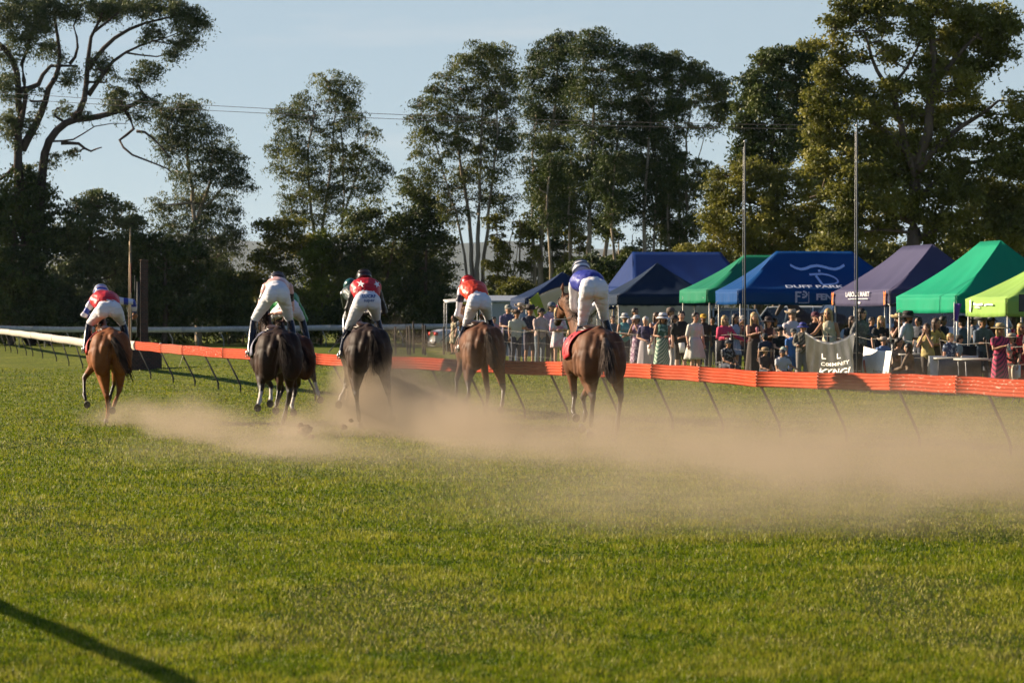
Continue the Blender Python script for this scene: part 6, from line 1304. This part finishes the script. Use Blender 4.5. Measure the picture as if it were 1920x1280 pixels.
# ------------------------------------------------------------------ vehicles
m_glass = mat("car_glass", (.012, .015, .018), .08, .1, 2, spec=.8); m_tyre = mat("tyre", (.02, .02, .02), .9); m_rim = mat("rim", (.45, .45, .46), .35, .1, 5, metal=.8); m_lampr = mat("tail_lamp", (.55, .012, .012), .25); m_lamp = mat("head_lamp", (.7, .7, .72), .1); m_blk = mat("black_trim", (.02, .02, .022), .6)
def car(px, s, rot, L, Wd, H, belt, col, prof, label, roofw=.80, cabin=(-.9, .3)):
    "length along local x (front +x). prof: (x, z) top line of the lower body; cabin: x range of the glasshouse"
    P_ = W(px, 600, s); g = gz(P_.x, P_.y); e = empty("parked_car", (P_.x, P_.y, g), R(rot), label=label, cat="car")
    m = mat("car_paint_%.2f" % (col[0] + px * .0), col, .28, .04, 2, coat=.5)
    mb = MB(); N_ = 24; w = Wd / 2; vs = []; xs = [-L / 2 + L * i / N_ for i in range(N_ + 1)]; q = 0
    for x in xs:
        z1 = float(np.interp(x, [a for a, b in prof], [b for a, b in prof])); tw = 1 - .16 * abs(2 * x / L) ** 6; ww = w * tw
        arch = .0
        for wx in (-L * .30, L * .31):
            if abs(x - wx) < .38: arch = max(arch, math.sqrt(.38 ** 2 - (x - wx) ** 2) + .33)
        z0 = max(.28, arch)
        z0 = min(z0, z1 - .2)
        ring = [(x, -ww * .98, z0), (x, -ww, (z0 + z1) / 2), (x, -ww * .985, z1 - .08), (x, -ww * .90, z1), (x, 0, z1 + .03), (x, ww * .90, z1), (x, ww * .985, z1 - .08), (x, ww, (z0 + z1) / 2), (x, ww * .98, z0), (x, 0, z0)]
        vs += ring; q = len(ring)
    fs = [(i * q + j, i * q + (j + 1) % q, (i + 1) * q + (j + 1) % q, (i + 1) * q + j) for i in range(N_) for j in range(q)] + [tuple(range(q)), tuple(N_ * q + j for j in reversed(range(q)))]
    mb.add(vs, fs); mb.build("body", e, m)
    x0, x1 = cabin; xr0, xr1 = x0 + .30, x1 - .55; wr = w * roofw; mb = MB()
    bot = [(x0, -w * .93), (x1, -w * .93), (x1, w * .93), (x0, w * .93)]; topq = [(xr0, -wr), (xr1, -wr), (xr1, wr), (xr0, wr)]
    mb.add([(x, y, belt - .03) for x, y in bot] + [(x, y, H - .05) for x, y in topq], [(0, 1, 5, 4), (1, 2, 6, 5), (2, 3, 7, 6), (3, 0, 4, 7), (4, 5, 6, 7)]); mb.build("windows", e, m_glass, sm=False)
    mb = MB(); mb.grid(lambda a, t: Vector((xr0 - .04 + (xr1 - xr0 + .08) * a, (-wr - .02) + (2 * wr + .04) * t, H - .045 + .05 * (math.sin(math.pi * a) ** .5 * math.sin(math.pi * t) ** .5))), 12, 8); o = mb.build("roof", e, m); o.modifiers.new("t", 'SOLIDIFY').thickness = .04
    for sy in (-1, 1):
        for a, b in (((x0, w * .93), (xr0, wr)), ((x1, w * .93), (xr1, wr)), ((x0 + (x1 - x0) * .36, w * .93), (xr0 + (xr1 - xr0) * .33, wr)), ((x0 + (x1 - x0) * .66, w * .93), (xr0 + (xr1 - xr0) * .70, wr))):
            mb = MB(); mb.tube([(a[0], sy * a[1], belt - .03), (b[0], sy * b[1], H - .04)], [.035, .03], 6); mb.build("pillar", e, m)
        for wx in (-L * .30, L * .31):
            mb = MB(); mb.tube([(wx, sy * (w - .20), .33), (wx, sy * (w + .0), .33)], [.33, .33], 20, up=(0, 0, 1)); wh = mb.build("wheel", e, m_tyre)
            mb = MB(); mb.tube([(wx, sy * (w - .01), .33), (wx, sy * (w + .015), .33)], [.20, .18], 14); mb.build("rim", wh, m_rim)
        mb = MB(); mb.box((-L / 2 + .05, sy * w * .74, belt - .18), (.12, w * .40, .15)); mb.build("tail_lamp", e, m_lampr)
        mb = MB(); mb.box((L / 2 - .06, sy * w * .70, belt - .24), (.14, w * .40, .14)); mb.build("headlight", e, m_lamp)
        mb = MB(); mb.ball((x1 - .15, sy * (w + .08), belt + .06), (.06, .10, .07)); mb.build("mirror", e, m)
    for nm_, bx_ in (("grille", ((L / 2 + .005, 0, belt - .40), (.05, w * 1.1, .18))), ("front_bumper", ((L / 2, 0, .36), (.10, w * 1.8, .14))), ("rear_bumper", ((-L / 2, 0, .40), (.10, w * 1.8, .16)))): mb = MB(); mb.box(*bx_); mb.build(nm_, e, m_blk)
    return e
sed = lambda L, b, h: [(-L / 2, b - .12), (-L / 2 + .25, b), (L / 2 - 1.2, b - .02), (L / 2 - .35, b - .14), (L / 2, b - .34)]
car(905, 42, 12, 4.6, 1.78, 1.42, 1.0, (.52, .53, .54), sed(4.6, 1.0, 0), "silver sedan with red tail lamp parked left of the crowd", cabin=(-1.25, 1.05))
car(1368, 50, 205, 4.9, 1.85, 1.80, 1.15, (.56, .57, .58), sed(4.9, 1.15, 0), "white utility with dark windows parked behind the pink jacketed woman", cabin=(-1.0, 1.3))
car(1478, 48, 168, 4.9, 1.90, 1.94, 1.20, (.60, .61, .60), sed(4.9, 1.20, 0), "white wagon parked behind the man in the pale straw cowboy hat", cabin=(-2.25, 1.25))
car(1600, 50, 190, 4.8, 1.95, 2.05, 1.25, (.30, .36, .44), sed(4.8, 1.25, 0), "dull blue van parked behind the grey tent", cabin=(-2.2, 1.4))
car(1780, 62, 232, 4.8, 1.90, 1.84, 1.18, (.52, .54, .58), sed(4.8, 1.18, 0), "pale wagon with wide dark windscreen under the emerald tent", cabin=(-2.2, 1.2))
def horse_standing():
    P_ = W(1533, 600, 55); e = empty("brown_horse", (P_.x, P_.y, gz(P_.x, P_.y)), R(95), label="dark brown horse standing behind the crowd with its head to the left", cat="horse")
    mb = MB(); mb.tube([(0, -.9, 1.25), (0, -.5, 1.3), (0, .1, 1.22), (0, .6, 1.28)], [(.2, .25), (.28, .32), (.28, .33), (.2, .28)], 14)
    mb.tube([(0, .55, 1.4), (0, .85, 1.75), (0, 1.0, 2.0)], [(.13, .26), (.09, .18), (.07, .13)], 12); mb.tube([(0, .98, 2.06), (0, 1.12, 1.98), (0, 1.30, 1.72), (0, 1.42, 1.50)], [(.08, .09), (.09, .13), (.06, .08), (.055, .06)], 12)
    for sx in (-1, 1):
        mb.tube([(sx * .06, .97, 2.1), (sx * .07, .96, 2.27)], [.035, .012], 7); mb.tube([(sx * .15, .52, 1.2), (sx * .15, .5, .7), (sx * .15, .5, .35), (sx * .15, .52, .04)], [.11, .06, .035, .055], 10, up=(0, 1, 0)); mb.tube([(sx * .16, -.75, 1.2), (sx * .16, -.62, .8), (sx * .15, -.85, .5), (sx * .15, -.8, .04)], [.17, .09, .045, .055], 10, up=(0, 1, 0))
    put(fuse(mb, .025, 4), "body", e, [mat("coat_shade", (.045, .025, .018), .6)])  # plain dark brown coat colour
    rg = random.Random(4); mb = MB(); hair(mb, [(0, .75, 1.9), (0, .9, 2.1), (0, .65, 1.75)], [(.10, .6, 1.5), (.12, .7, 1.6), (.1, .8, 1.8)], 70, .006, rg, .04); mb.build("mane", e, m_black_pt)
    mb = MB(); hair(mb, [(0, -1.0, 1.4)], [(0, -1.1, .7), (.05, -1.1, .6)], 80, .006, rg, .05); mb.build("tail", e, m_black_pt)
horse_standing()

# ------------------------------------------------------------------ banners, tarpaulins, shed, furniture
def sheet(name, label, cat, s, pts, m, fold=.04, nf=9, sag=0.0, text=(), ys=0.0, thick=.004, two=None, satin=None):
    "hanging cloth through 4 photo points (top left, top right, bottom right, bottom left)"
    ss = s if isinstance(s, tuple) else (s, s); A, B, C, D = [W(x, y, ss[k]) for (x, y), k in zip(pts, (0, 1, 1, 0))]; nr = (B - A); nr.z = 0; nr = Vector((nr.y, -nr.x, 0)).normalized(); nr = -nr if nr.y > 0 and abs(nr.y) > .5 else nr; nr = -nr if nr.x > .5 else nr; O = (C + D) / 2; O.z = gz(O.x, O.y); e = empty(name, O, label=label, cat=cat)
    def fn(a, t):
        tp = A.lerp(B, a) + Vector((0, 0, -sag * math.sin(math.pi * a))); bt = D.lerp(C, a); p = tp.lerp(bt, t) - O
        f = math.sin((a + .25 * (t - .5) * (1 - 2 * a)) * nf * 2 * math.pi + 1) * .6 + math.sin((a - .1 * t) * nf * 4.4 + 2) * .4
        return Vector((p.x, p.y, p.z)) + nr * (f * fold * (.35 + .65 * t))
    mb = MB(); mb.grid(fn, 60, 16); o = mb.build("cloth", e, m); o.modifiers.new("t", 'SOLIDIFY').thickness = thick
    fn.__dict__['n'] = nr
    return e, fn, o
mban = mat("black_satin", (.12, .115, .105), .32, .3, 3, metal=.75); cm_ = 85
e, fn, o = sheet("banner", "black satin banner with white KYNGI lettering sagging on the crowd fence", "banner", (88, 91.5), [(1509, 621), (1603, 622), (1600, 716), (1516, 714)], mban, .032, 6, .22)
mwt = mat("print_cream", (1, .98, .90), .6, .03)
def on_cloth(txt, size, a0, t0, sx=1.0, bold=.003, shear=0.0, wd=1.07, ht=1.0):
    cu = bpy.data.curves.new("t", 'FONT'); cu.body = txt; cu.size = size; cu.offset = bold; cu.shear = shear; cu.resolution_u = 2
    q = bpy.data.objects.new("t", cu); _tmp.collection.objects.link(q); me = bpy.data.meshes.new_from_object(q.evaluated_get(tmp_dg())); bpy.data.objects.remove(q)
    bm = bmesh.new(); bm.from_mesh(me); bmesh.ops.triangulate(bm, faces=bm.faces); bmesh.ops.subdivide_edges(bm, edges=bm.edges, cuts=1, use_grid_fill=True)
    for v in bm.verts: v.co = fn(min(1, max(0, a0 + v.co.x * sx / wd)), min(1, max(0, t0 - v.co.y / ht))) + fn.n * .012
    bm.to_mesh(me); bm.free(); me.materials.clear(); me.materials.append(mwt); me.name = "lettering"; r_ = bpy.data.objects.new("lettering", me); COL.objects.link(r_); r_.parent = e
on_cloth("KYNGI", .23, .27, .845, 1.0, .004, .2); on_cloth("COMMUNITY", .12, .33, .61, .85, .001); on_cloth("L", .18, .34, .44, .9, .004); on_cloth("L", .18, .66, .44, .9, .004)
e, fn, o = sheet("banner", "plain white banner with a red mark at its left, right of the black banner", "banner", (90, 92.3), [(1620, 649), (1673, 658), (1664, 712), (1617, 706)], mat("white_vinyl", (1, .96, .90), .6, .05), .02, 2, .03)
on_cloth("RACECIN", .085, .42, .80, 1.0, .001, 0, .6, .62)
for o_ in children(e):
    if o_.name.startswith("lettering"): o_.data.materials[0] = mat("grey_print", (.30, .29, .28), .7)
mb = MB(); mb.add([fn(a, t) + fn.n * .012 for a, t in ((.03, .45), (.09, .42), (.12, .60), (.17, .86), (.10, .84), (.05, .62))], [(0, 1, 2, 3, 4, 5)]); mb.build("red_mark", e, mat("red_print", (.60, .05, .03), .6))
sheet("tarpaulin", "long beige tarpaulin wall hung under the dark slate navy tent", "tarpaulin", 58, [(1160, 569), (1334, 572), (1330, 640), (1164, 645)], mat("beige_canvas", (.46, .41, .31), .85, .1, 3, bump=.3, bscale=4), .05, 4, .02)
def wedge():
    O = W(1045, 600, 58); O.z = gz(O.x, O.y); e = empty("sun_shelter", O, label="low curved beach shelter in pale grey with lime edge, behind the men in hats", cat="shelter")
    A = W(992, 565, 58) - O; C = W(1100, 540, 60) - O; mg = mat("shelter_grey", (.62, .60, .56), .7, .06, 3, trans=.2); ml = mat("shelter_lime", (.42, .48, .05), .7, .06, 3, trans=.2); md = mat("shelter_green", (.07, .12, .04), .7)
    def fs(a, t): x = A.x + (C.x - A.x) * a * 1.1; top = A.z + (C.z - A.z) * math.sin(a * math.pi / 2); return Vector((x, .2 + .5 * t + .3 * a, top * (1 - t * .42) + .16 * math.sin(a * math.pi)))
    mb = MB(); mb.grid(fs, 20, 8); mb.build("canopy", e, mg).modifiers.new("t", 'SOLIDIFY').thickness = .01
    mb = MB(); mb.grid(lambda a, t: Vector((A.x + .30 * a + .7 * t, .18 - .02 * a, (A.z + .05 + .25 * a) * (1 - t) + .3 * t)), 8, 8); mb.build("lime_panel", e, ml).modifiers.new("t", 'SOLIDIFY').thickness = .01
    mb = MB(); mb.grid(lambda a, t: Vector((A.x + 1.0 + .9 * a, .12, (A.z * .75 + .3 * math.sin(a * 3)) * (1 - t) + .05 * t)), 8, 8); mb.build("green_panel", e, md).modifiers.new("t", 'SOLIDIFY').thickness = .01
    mb = MB(); mb.tube([fs(a / 10, 0) + Vector((0, -.03, .02)) for a in range(11)], [.018] * 11, 6); mb.build("pole", e, m_blk)
wedge()
P_ = W(965, 600, 50); g = gz(P_.x, P_.y); sd = empty("shed", (P_.x, P_.y + 1, g), R(8), label="pale blue grey metal shed behind the men at the left of the crowd", cat="shed")
mb = MB(); mb.box((0, 0, 1.0), (2.0, 2.0, 2.0)); mb.build("wall", sd, mat("shed_sheet", (.34, .38, .42), .5, .1, 4, stretch=(12, 12, .3)), sm=False)
mb = MB(); mb.add([(-1.1, -1.12, 2.02), (1.1, -1.12, 2.02), (1.1, 1.1, 2.22), (-1.1, 1.1, 2.22), (-1.1, -1.12, 2.08), (1.1, -1.12, 2.08), (1.1, 1.1, 2.28), (-1.1, 1.1, 2.28)], [(0, 1, 2, 3), (4, 5, 6, 7), (0, 1, 5, 4), (1, 2, 6, 5), (2, 3, 7, 6), (3, 0, 4, 7)]); mb.build("roof", sd, mat("shed_roof", (.40, .43, .46), .4), sm=False)
mb = MB(); mb.box((.2, -1.012, .95), (.8, .02, 1.8)); mb.build("door", sd, mat("shed_door", (.28, .31, .34), .5), sm=False)
P_ = W(848, 567, 44); aw = empty("awning", (P_.x, P_.y, gz(P_.x, P_.y)), R(5), label="small white awning on poles left of the orange red jockey", cat="awning"); zz = P_.z - aw.location.z
mb = MB(); mb.grid(lambda a, t: Vector((-.32 + 1.5 * a, -.6 + 1.6 * t, zz + .05 * math.sin(a * 3) + .12 * t)), 10, 6); mb.build("cloth", aw, mat("awning_white", (.72, .70, .66), .7)).modifiers.new("t", 'SOLIDIFY').thickness = .03
for x, y in ((-.28, -.55), (1.14, -.55), (-.28, .9), (1.14, .9)): mb = MB(); mb.tube([(x, y, 0), (x, y, zz)], [.02, .02], 6); mb.build("pole", aw, m_galv)
def table(px, s, w, label, col=(.16, .16, .17), h=.74, cloth=False):
    P_ = W(px, 600, s); e = empty("folding_table", (P_.x, P_.y, gz(P_.x, P_.y)), R(8), label=label, cat="table", group="tables under the tents"); mb = MB(); mb.box((0, 0, h), (w, .7, .035)); mb.build("table_top", e, mat("table_top", (.55, .52, .46), .5))
    for sx in (-1, 1):
        for sy in (-1, 1): mb = MB(); mb.tube([(sx * (w / 2 - .12), sy * .28, 0), (sx * (w / 2 - .08), sy * .28, h - .02)], [.014, .014], 6); mb.build("leg", e, m_galv)
    if cloth: mb = MB(); mb.grid(lambda a, t: Vector((-w / 2 + w * a, -.37 - .015 * math.sin(a * 40) * t, (h - .02) * (1 - t) + .06 * t)), 30, 4); mb.build("skirt_cloth", e, mat("skirt_grey", col, .8)).modifiers.new("t", 'SOLIDIFY').thickness = .005
table(1722, 88, .95, "short table with dark grey skirt behind the seated woman in brown", cloth=True)
table(1790, 92, .9, "table with dark skirt and cream top under the emerald tent", cloth=True)
table(1846, 93, 1.1, "bare folding table left of the woman in pink plaid")
for px, w, lab in ((1758, .36, "white A-frame board in front of the woman in mustard yellow"), (1818, .34, "white A-frame board leaning left of the bare folding table")):
    P_ = W(px, 600, 92); e = empty("sandwich_board", (P_.x, P_.y, gz(P_.x, P_.y)), R(5), label=lab, cat="board", group="white A-frame boards by the fence"); 
    for sy in (-1, 1): mb = MB(); mb.box((0, sy * .16, .40), (w, .02, .82), rot=Matrix.Rotation(sy * R(20), 3, 'X')); mb.build("panel", e, mat("board_white", (.70, .69, .68), .6), sm=False)
def chair(px, s, rot, label):
    P_ = W(px, 600, s); e = empty("camp_chair", (P_.x, P_.y, gz(P_.x, P_.y)), R(rot), label=label, cat="chair", group="dark chairs behind the rope"); mk = mat("chair_cloth", (.03, .03, .035), .8)
    mb = MB(); mb.box((0, 0, .42), (.46, .44, .03)); mb.build("seat", e, mk); mb = MB(); mb.box((0, .23, .70), (.46, .03, .50)); mb.build("backrest", e, mk)
    for sx in (-1, 1):
        for sy in (-1, 1): mb = MB(); mb.tube([(sx * .21, sy * .2, 0), (sx * .21, sy * .2, .44 if sy < 0 else .92)], [.012, .012], 6); mb.build("leg", e, m_galv)
chair(1697, 86, 20, "dark folding chair under the seated woman in brown"); chair(1683, 84, -10, "dark folding chair under the woman in the sand coloured top"); chair(1363, 79, 10, "dark folding chair under the person in the black flowered shirt"); chair(1828, 90, 30, "dark folding chair left of the man in the grey felt hat")
# balloon, flag, loudspeaker
P_ = W(1062, 575, 66); e = empty("balloon", P_, label="round pale pink balloon beside the bay horse's ear", cat="balloon"); mb = MB(); mb.ball((0, 0, 0), (.095, .095, .105), seg=18, rings=12); mb.tube([(0, 0, -.10), (0, 0, -.125)], [.012, .02], 8); mb.build("skin", e, mat("balloon_pink", (.72, .34, .42), .3, trans=.3)); mb = MB(); mb.tube([(0, 0, -.12), (-.1, .0, -.5), (-.3, .1, -.9)], [.004] * 3, 4); mb.build("string", e, m_wire)
P_ = W(1789, 600, 88); g = gz(P_.x, P_.y); e = empty("feather_flag", (P_.x, P_.y, g), label="small purple flag under the emerald tent", cat="flag"); mb = MB(); mb.tube([(0, 0, 0), (0, 0, 1.85)], [.012, .008], 6); mb.build("pole", e, m_galv); mb = MB(); mb.grid(lambda a, t: Vector((.01 + (.15 - .1 * t) * a, .02 * math.sin(a * 6), 1.82 - .38 * t)), 8, 8); mb.build("cloth", e, mat("flag_purple", (.16, .07, .42), .6, trans=.2)).modifiers.new("t", 'SOLIDIFY').thickness = .004
P_ = W(1923, 600, 98); g = gz(P_.x, P_.y); z0 = z_at(568, 98) - g; e = empty("loudspeaker", (P_.x, P_.y, g), R(-20), label="black loudspeaker on a stand cut by the right edge", cat="speaker"); mb = MB(); mb.box((0, 0, z0), (.22, .22, .33)); mb.build("cabinet", e, m_blk, sm=False); mb = MB(); mb.box((0, -.118, z0), (.18, .012, .29)); mb.build("grille", e, mat("grille", (.06, .06, .065), .7), sm=False)
mb = MB(); mb.tube([(0, 0, .3), (0, 0, z0 - .16)], [.02, .018], 8); mb.build("pole", e, m_blk)
for k in range(3): a = k * 2.1; mb = MB(); mb.tube([(0, 0, .5), (math.cos(a) * .4, math.sin(a) * .4, .02)], [.012, .012], 6); mb.build("leg", e, m_blk)

# ------------------------------------------------------------------ flying clods
m_soil = mat("loose_soil", (.16, .09, .05), .95, .3, 20, col2=(.30, .19, .11), bump=.8, bscale=40)
for i, (px, py, s, r, lab) in enumerate(((572, 806, 126, .10, "large clod of red brown soil flying behind the darkest horse"), (563, 798, 126, .05, "small clod left of the largest flying clod"), (584, 820, 128, .055, "clod just below the largest flying clod"), (645, 800, 122, .05, "clod in the dust left of the starred jockey's horse"), (658, 788, 122, .035, "little clod under the black horse's left side"), (943, 828, 130, .04, "thin clod in the dust below the orange red jockey's horse"), (1108, 858, 140, .03, "tiny clod behind the tall bay horse"))):
    mb = MB(); mb.ball((0, 0, 0), (r, r, r * .8), seg=16, rings=10); mb.v = [tuple(Vector(v) * (1 + .55 * noise.noise(Vector(v) * (2.2 / r) + Vector((i * 3, 0, 0))))) for v in mb.v]
    o = mb.build("soil_clod", None, m_soil, label=lab, cat="clod", group="clods kicked up by the horses"); o.location = W(px, py, s)

# ------------------------------------------------------------------ dust thrown up along the track
def dust():
    th = R(14); O = W(760, 830, 131); O.z = 0; ca, sa = math.cos(th), math.sin(th)
    def loc(px, py):
        d = FPX * CAMZ / (py - HOR); q = Vector(((px - 960) / FPX * d, d, 0)) - O
        return (q.x * ca + q.y * sa, -q.x * sa + q.y * ca)
    m = bpy.data.materials.new("dust"); m.use_nodes = True; nt = m.node_tree; nt.nodes.clear(); out = nt.nodes.new("ShaderNodeOutputMaterial"); pv = nt.nodes.new("ShaderNodeVolumePrincipled")
    pv.inputs["Color"].default_value = (.52, .425, .32, 1); pv.inputs["Anisotropy"].default_value = .25
    tc = nt.nodes.new("ShaderNodeTexCoord")
    def vm(op, a, b):
        n = nt.nodes.new("ShaderNodeVectorMath"); n.operation = op; nt.links.new(a, n.inputs[0])
        if isinstance(b, tuple): n.inputs[1].default_value = b
        elif b is not None: nt.links.new(b, n.inputs[1])
        return n
    def mm(op, a, b):
        n = nt.nodes.new("ShaderNodeMath"); n.operation = op
        for k, v in enumerate((a, b)):
            if isinstance(v, (int, float)): n.inputs[k].default_value = v
            else: nt.links.new(v, n.inputs[k])
        return n.outputs[0]
    nzd = nt.nodes.new("ShaderNodeTexNoise"); nzd.inputs["Scale"].default_value = .9; nzd.inputs["Detail"].default_value = 3; nt.links.new(tc.outputs["Object"], nzd.inputs["Vector"])
    off = vm('SUBTRACT', nzd.outputs["Color"], (.5, .5, .5)); off = vm('MULTIPLY', off.outputs[0], (2.0, 3.0, 1.1)); pos = vm('ADD', tc.outputs["Object"], off.outputs[0]).outputs[0]
    total = None
    for (px, py, zc, ru, rv, rz, amp) in DUST:
        x, y = loc(px, py); a = vm('SUBTRACT', pos, (x, y, zc)); a = vm('MULTIPLY', a.outputs[0], (1 / rv, 1 / ru, 1 / rz)); l = vm('LENGTH', a.outputs[0], None)
        r = nt.nodes.new("ShaderNodeMapRange"); r.interpolation_type = 'SMOOTHSTEP'; nt.links.new(l.outputs["Value"], r.inputs[0]); r.inputs[1].default_value = 1.15; r.inputs[2].default_value = .0; r.inputs[3].default_value = 0; r.inputs[4].default_value = amp
        total = r.outputs[0] if total is None else mm('ADD', total, r.outputs[0])
    nz = nt.nodes.new("ShaderNodeTexNoise"); nz.inputs["Scale"].default_value = 1.25; nz.inputs["Detail"].default_value = 7; nz.inputs["Roughness"].default_value = .68; nz.inputs["Distortion"].default_value = .5; nt.links.new(tc.outputs["Object"], nz.inputs["Vector"])
    r = nt.nodes.new("ShaderNodeMapRange"); nt.links.new(nz.outputs[0], r.inputs[0]); r.inputs[1].default_value = .30; r.inputs[2].default_value = .70; r.inputs[3].default_value = -.25; r.inputs[4].default_value = 3.0; r.clamp = False
    nt.links.new(mm('MAXIMUM', mm('MULTIPLY', total, r.outputs[0]), 0.0), pv.inputs["Density"]); nt.links.new(pv.outputs[0], out.inputs[1])
    try: m.cycles.volume_step_rate = .3
    except Exception: pass
    mb = MB(); x0, x1, y0, y1 = -9, 13, -21, 16; mb.box(((x0 + x1) / 2, (y0 + y1) / 2, 1.02), (x1 - x0, y1 - y0, 2.2)); o = mb.build("dust_cloud", None, m, sm=False, kind="stuff", label="low trail of tan dust kicked up behind the galloping horses", cat="dust")
    o.location = O; o.rotation_euler = (0, 0, th)
#        px    py   zc   along across up   density
DUST = [(250, 797, .10, 2.6, .60, .40, .34), (370, 822, .10, 4.5, .80, .50, .38), (520, 850, .10, 4.0, 1.0, .42, .28), (690, 802, .45, 1.6, .60, 1.15, 1.7), (770, 800, .45, 1.8, .7, 1.0, .9), (840, 800, .4, 1.6, .7, .9, .7), (640, 815, .10, 2.2, .8, .6, .5),
        (780, 815, .20, 2.6, .95, .90, .75), (880, 835, .12, 3.6, 1.3, .72, .45), (1010, 862, .08, 4.0, 1.4, .50, .24), (1240, 850, .10, 4.5, 1.9, .95, .17), (1330, 880, .10, 4.5, 1.9, .80, .16), (1560, 900, .10, 6.0, 2.2, .9, .15), (1830, 930, .10, 6.0, 2.4, 1.0, .17), (1750, 860, .2, 6.0, 2.4, 1.1, .08),
        (1100, 800, .2, 7.0, 2.6, 1.5, .035), (1750, 1010, .1, 6.0, 3.4, 1.0, .10), (1350, 970, .1, 5, 3.2, .6, .07), (670, 770, .5, .9, .5, .75, 1.2), (206, 799, .05, .7, .35, .3, .9), (528, 822, .05, .8, .4, .3, .9), (575, 815, .1, .6, .35, .45, 1.5), (880, 800, .15, 1.0, .5, .5, .8), (1150, 840, .1, 1.2, .5, .5, .5), (1095, 815, .1, 1.2, .5, .5, .5), (900, 890, .0, 5.0, 3.0, .5, .05), (450, 865, 0, 4.5, 2.2, .4, .06), (690, 860, 0, 4.0, 2.0, .4, .07)]
dust()
for sc_ in list(bpy.data.scenes):
    if sc_.name == "tmp": bpy.data.scenes.remove(sc_)
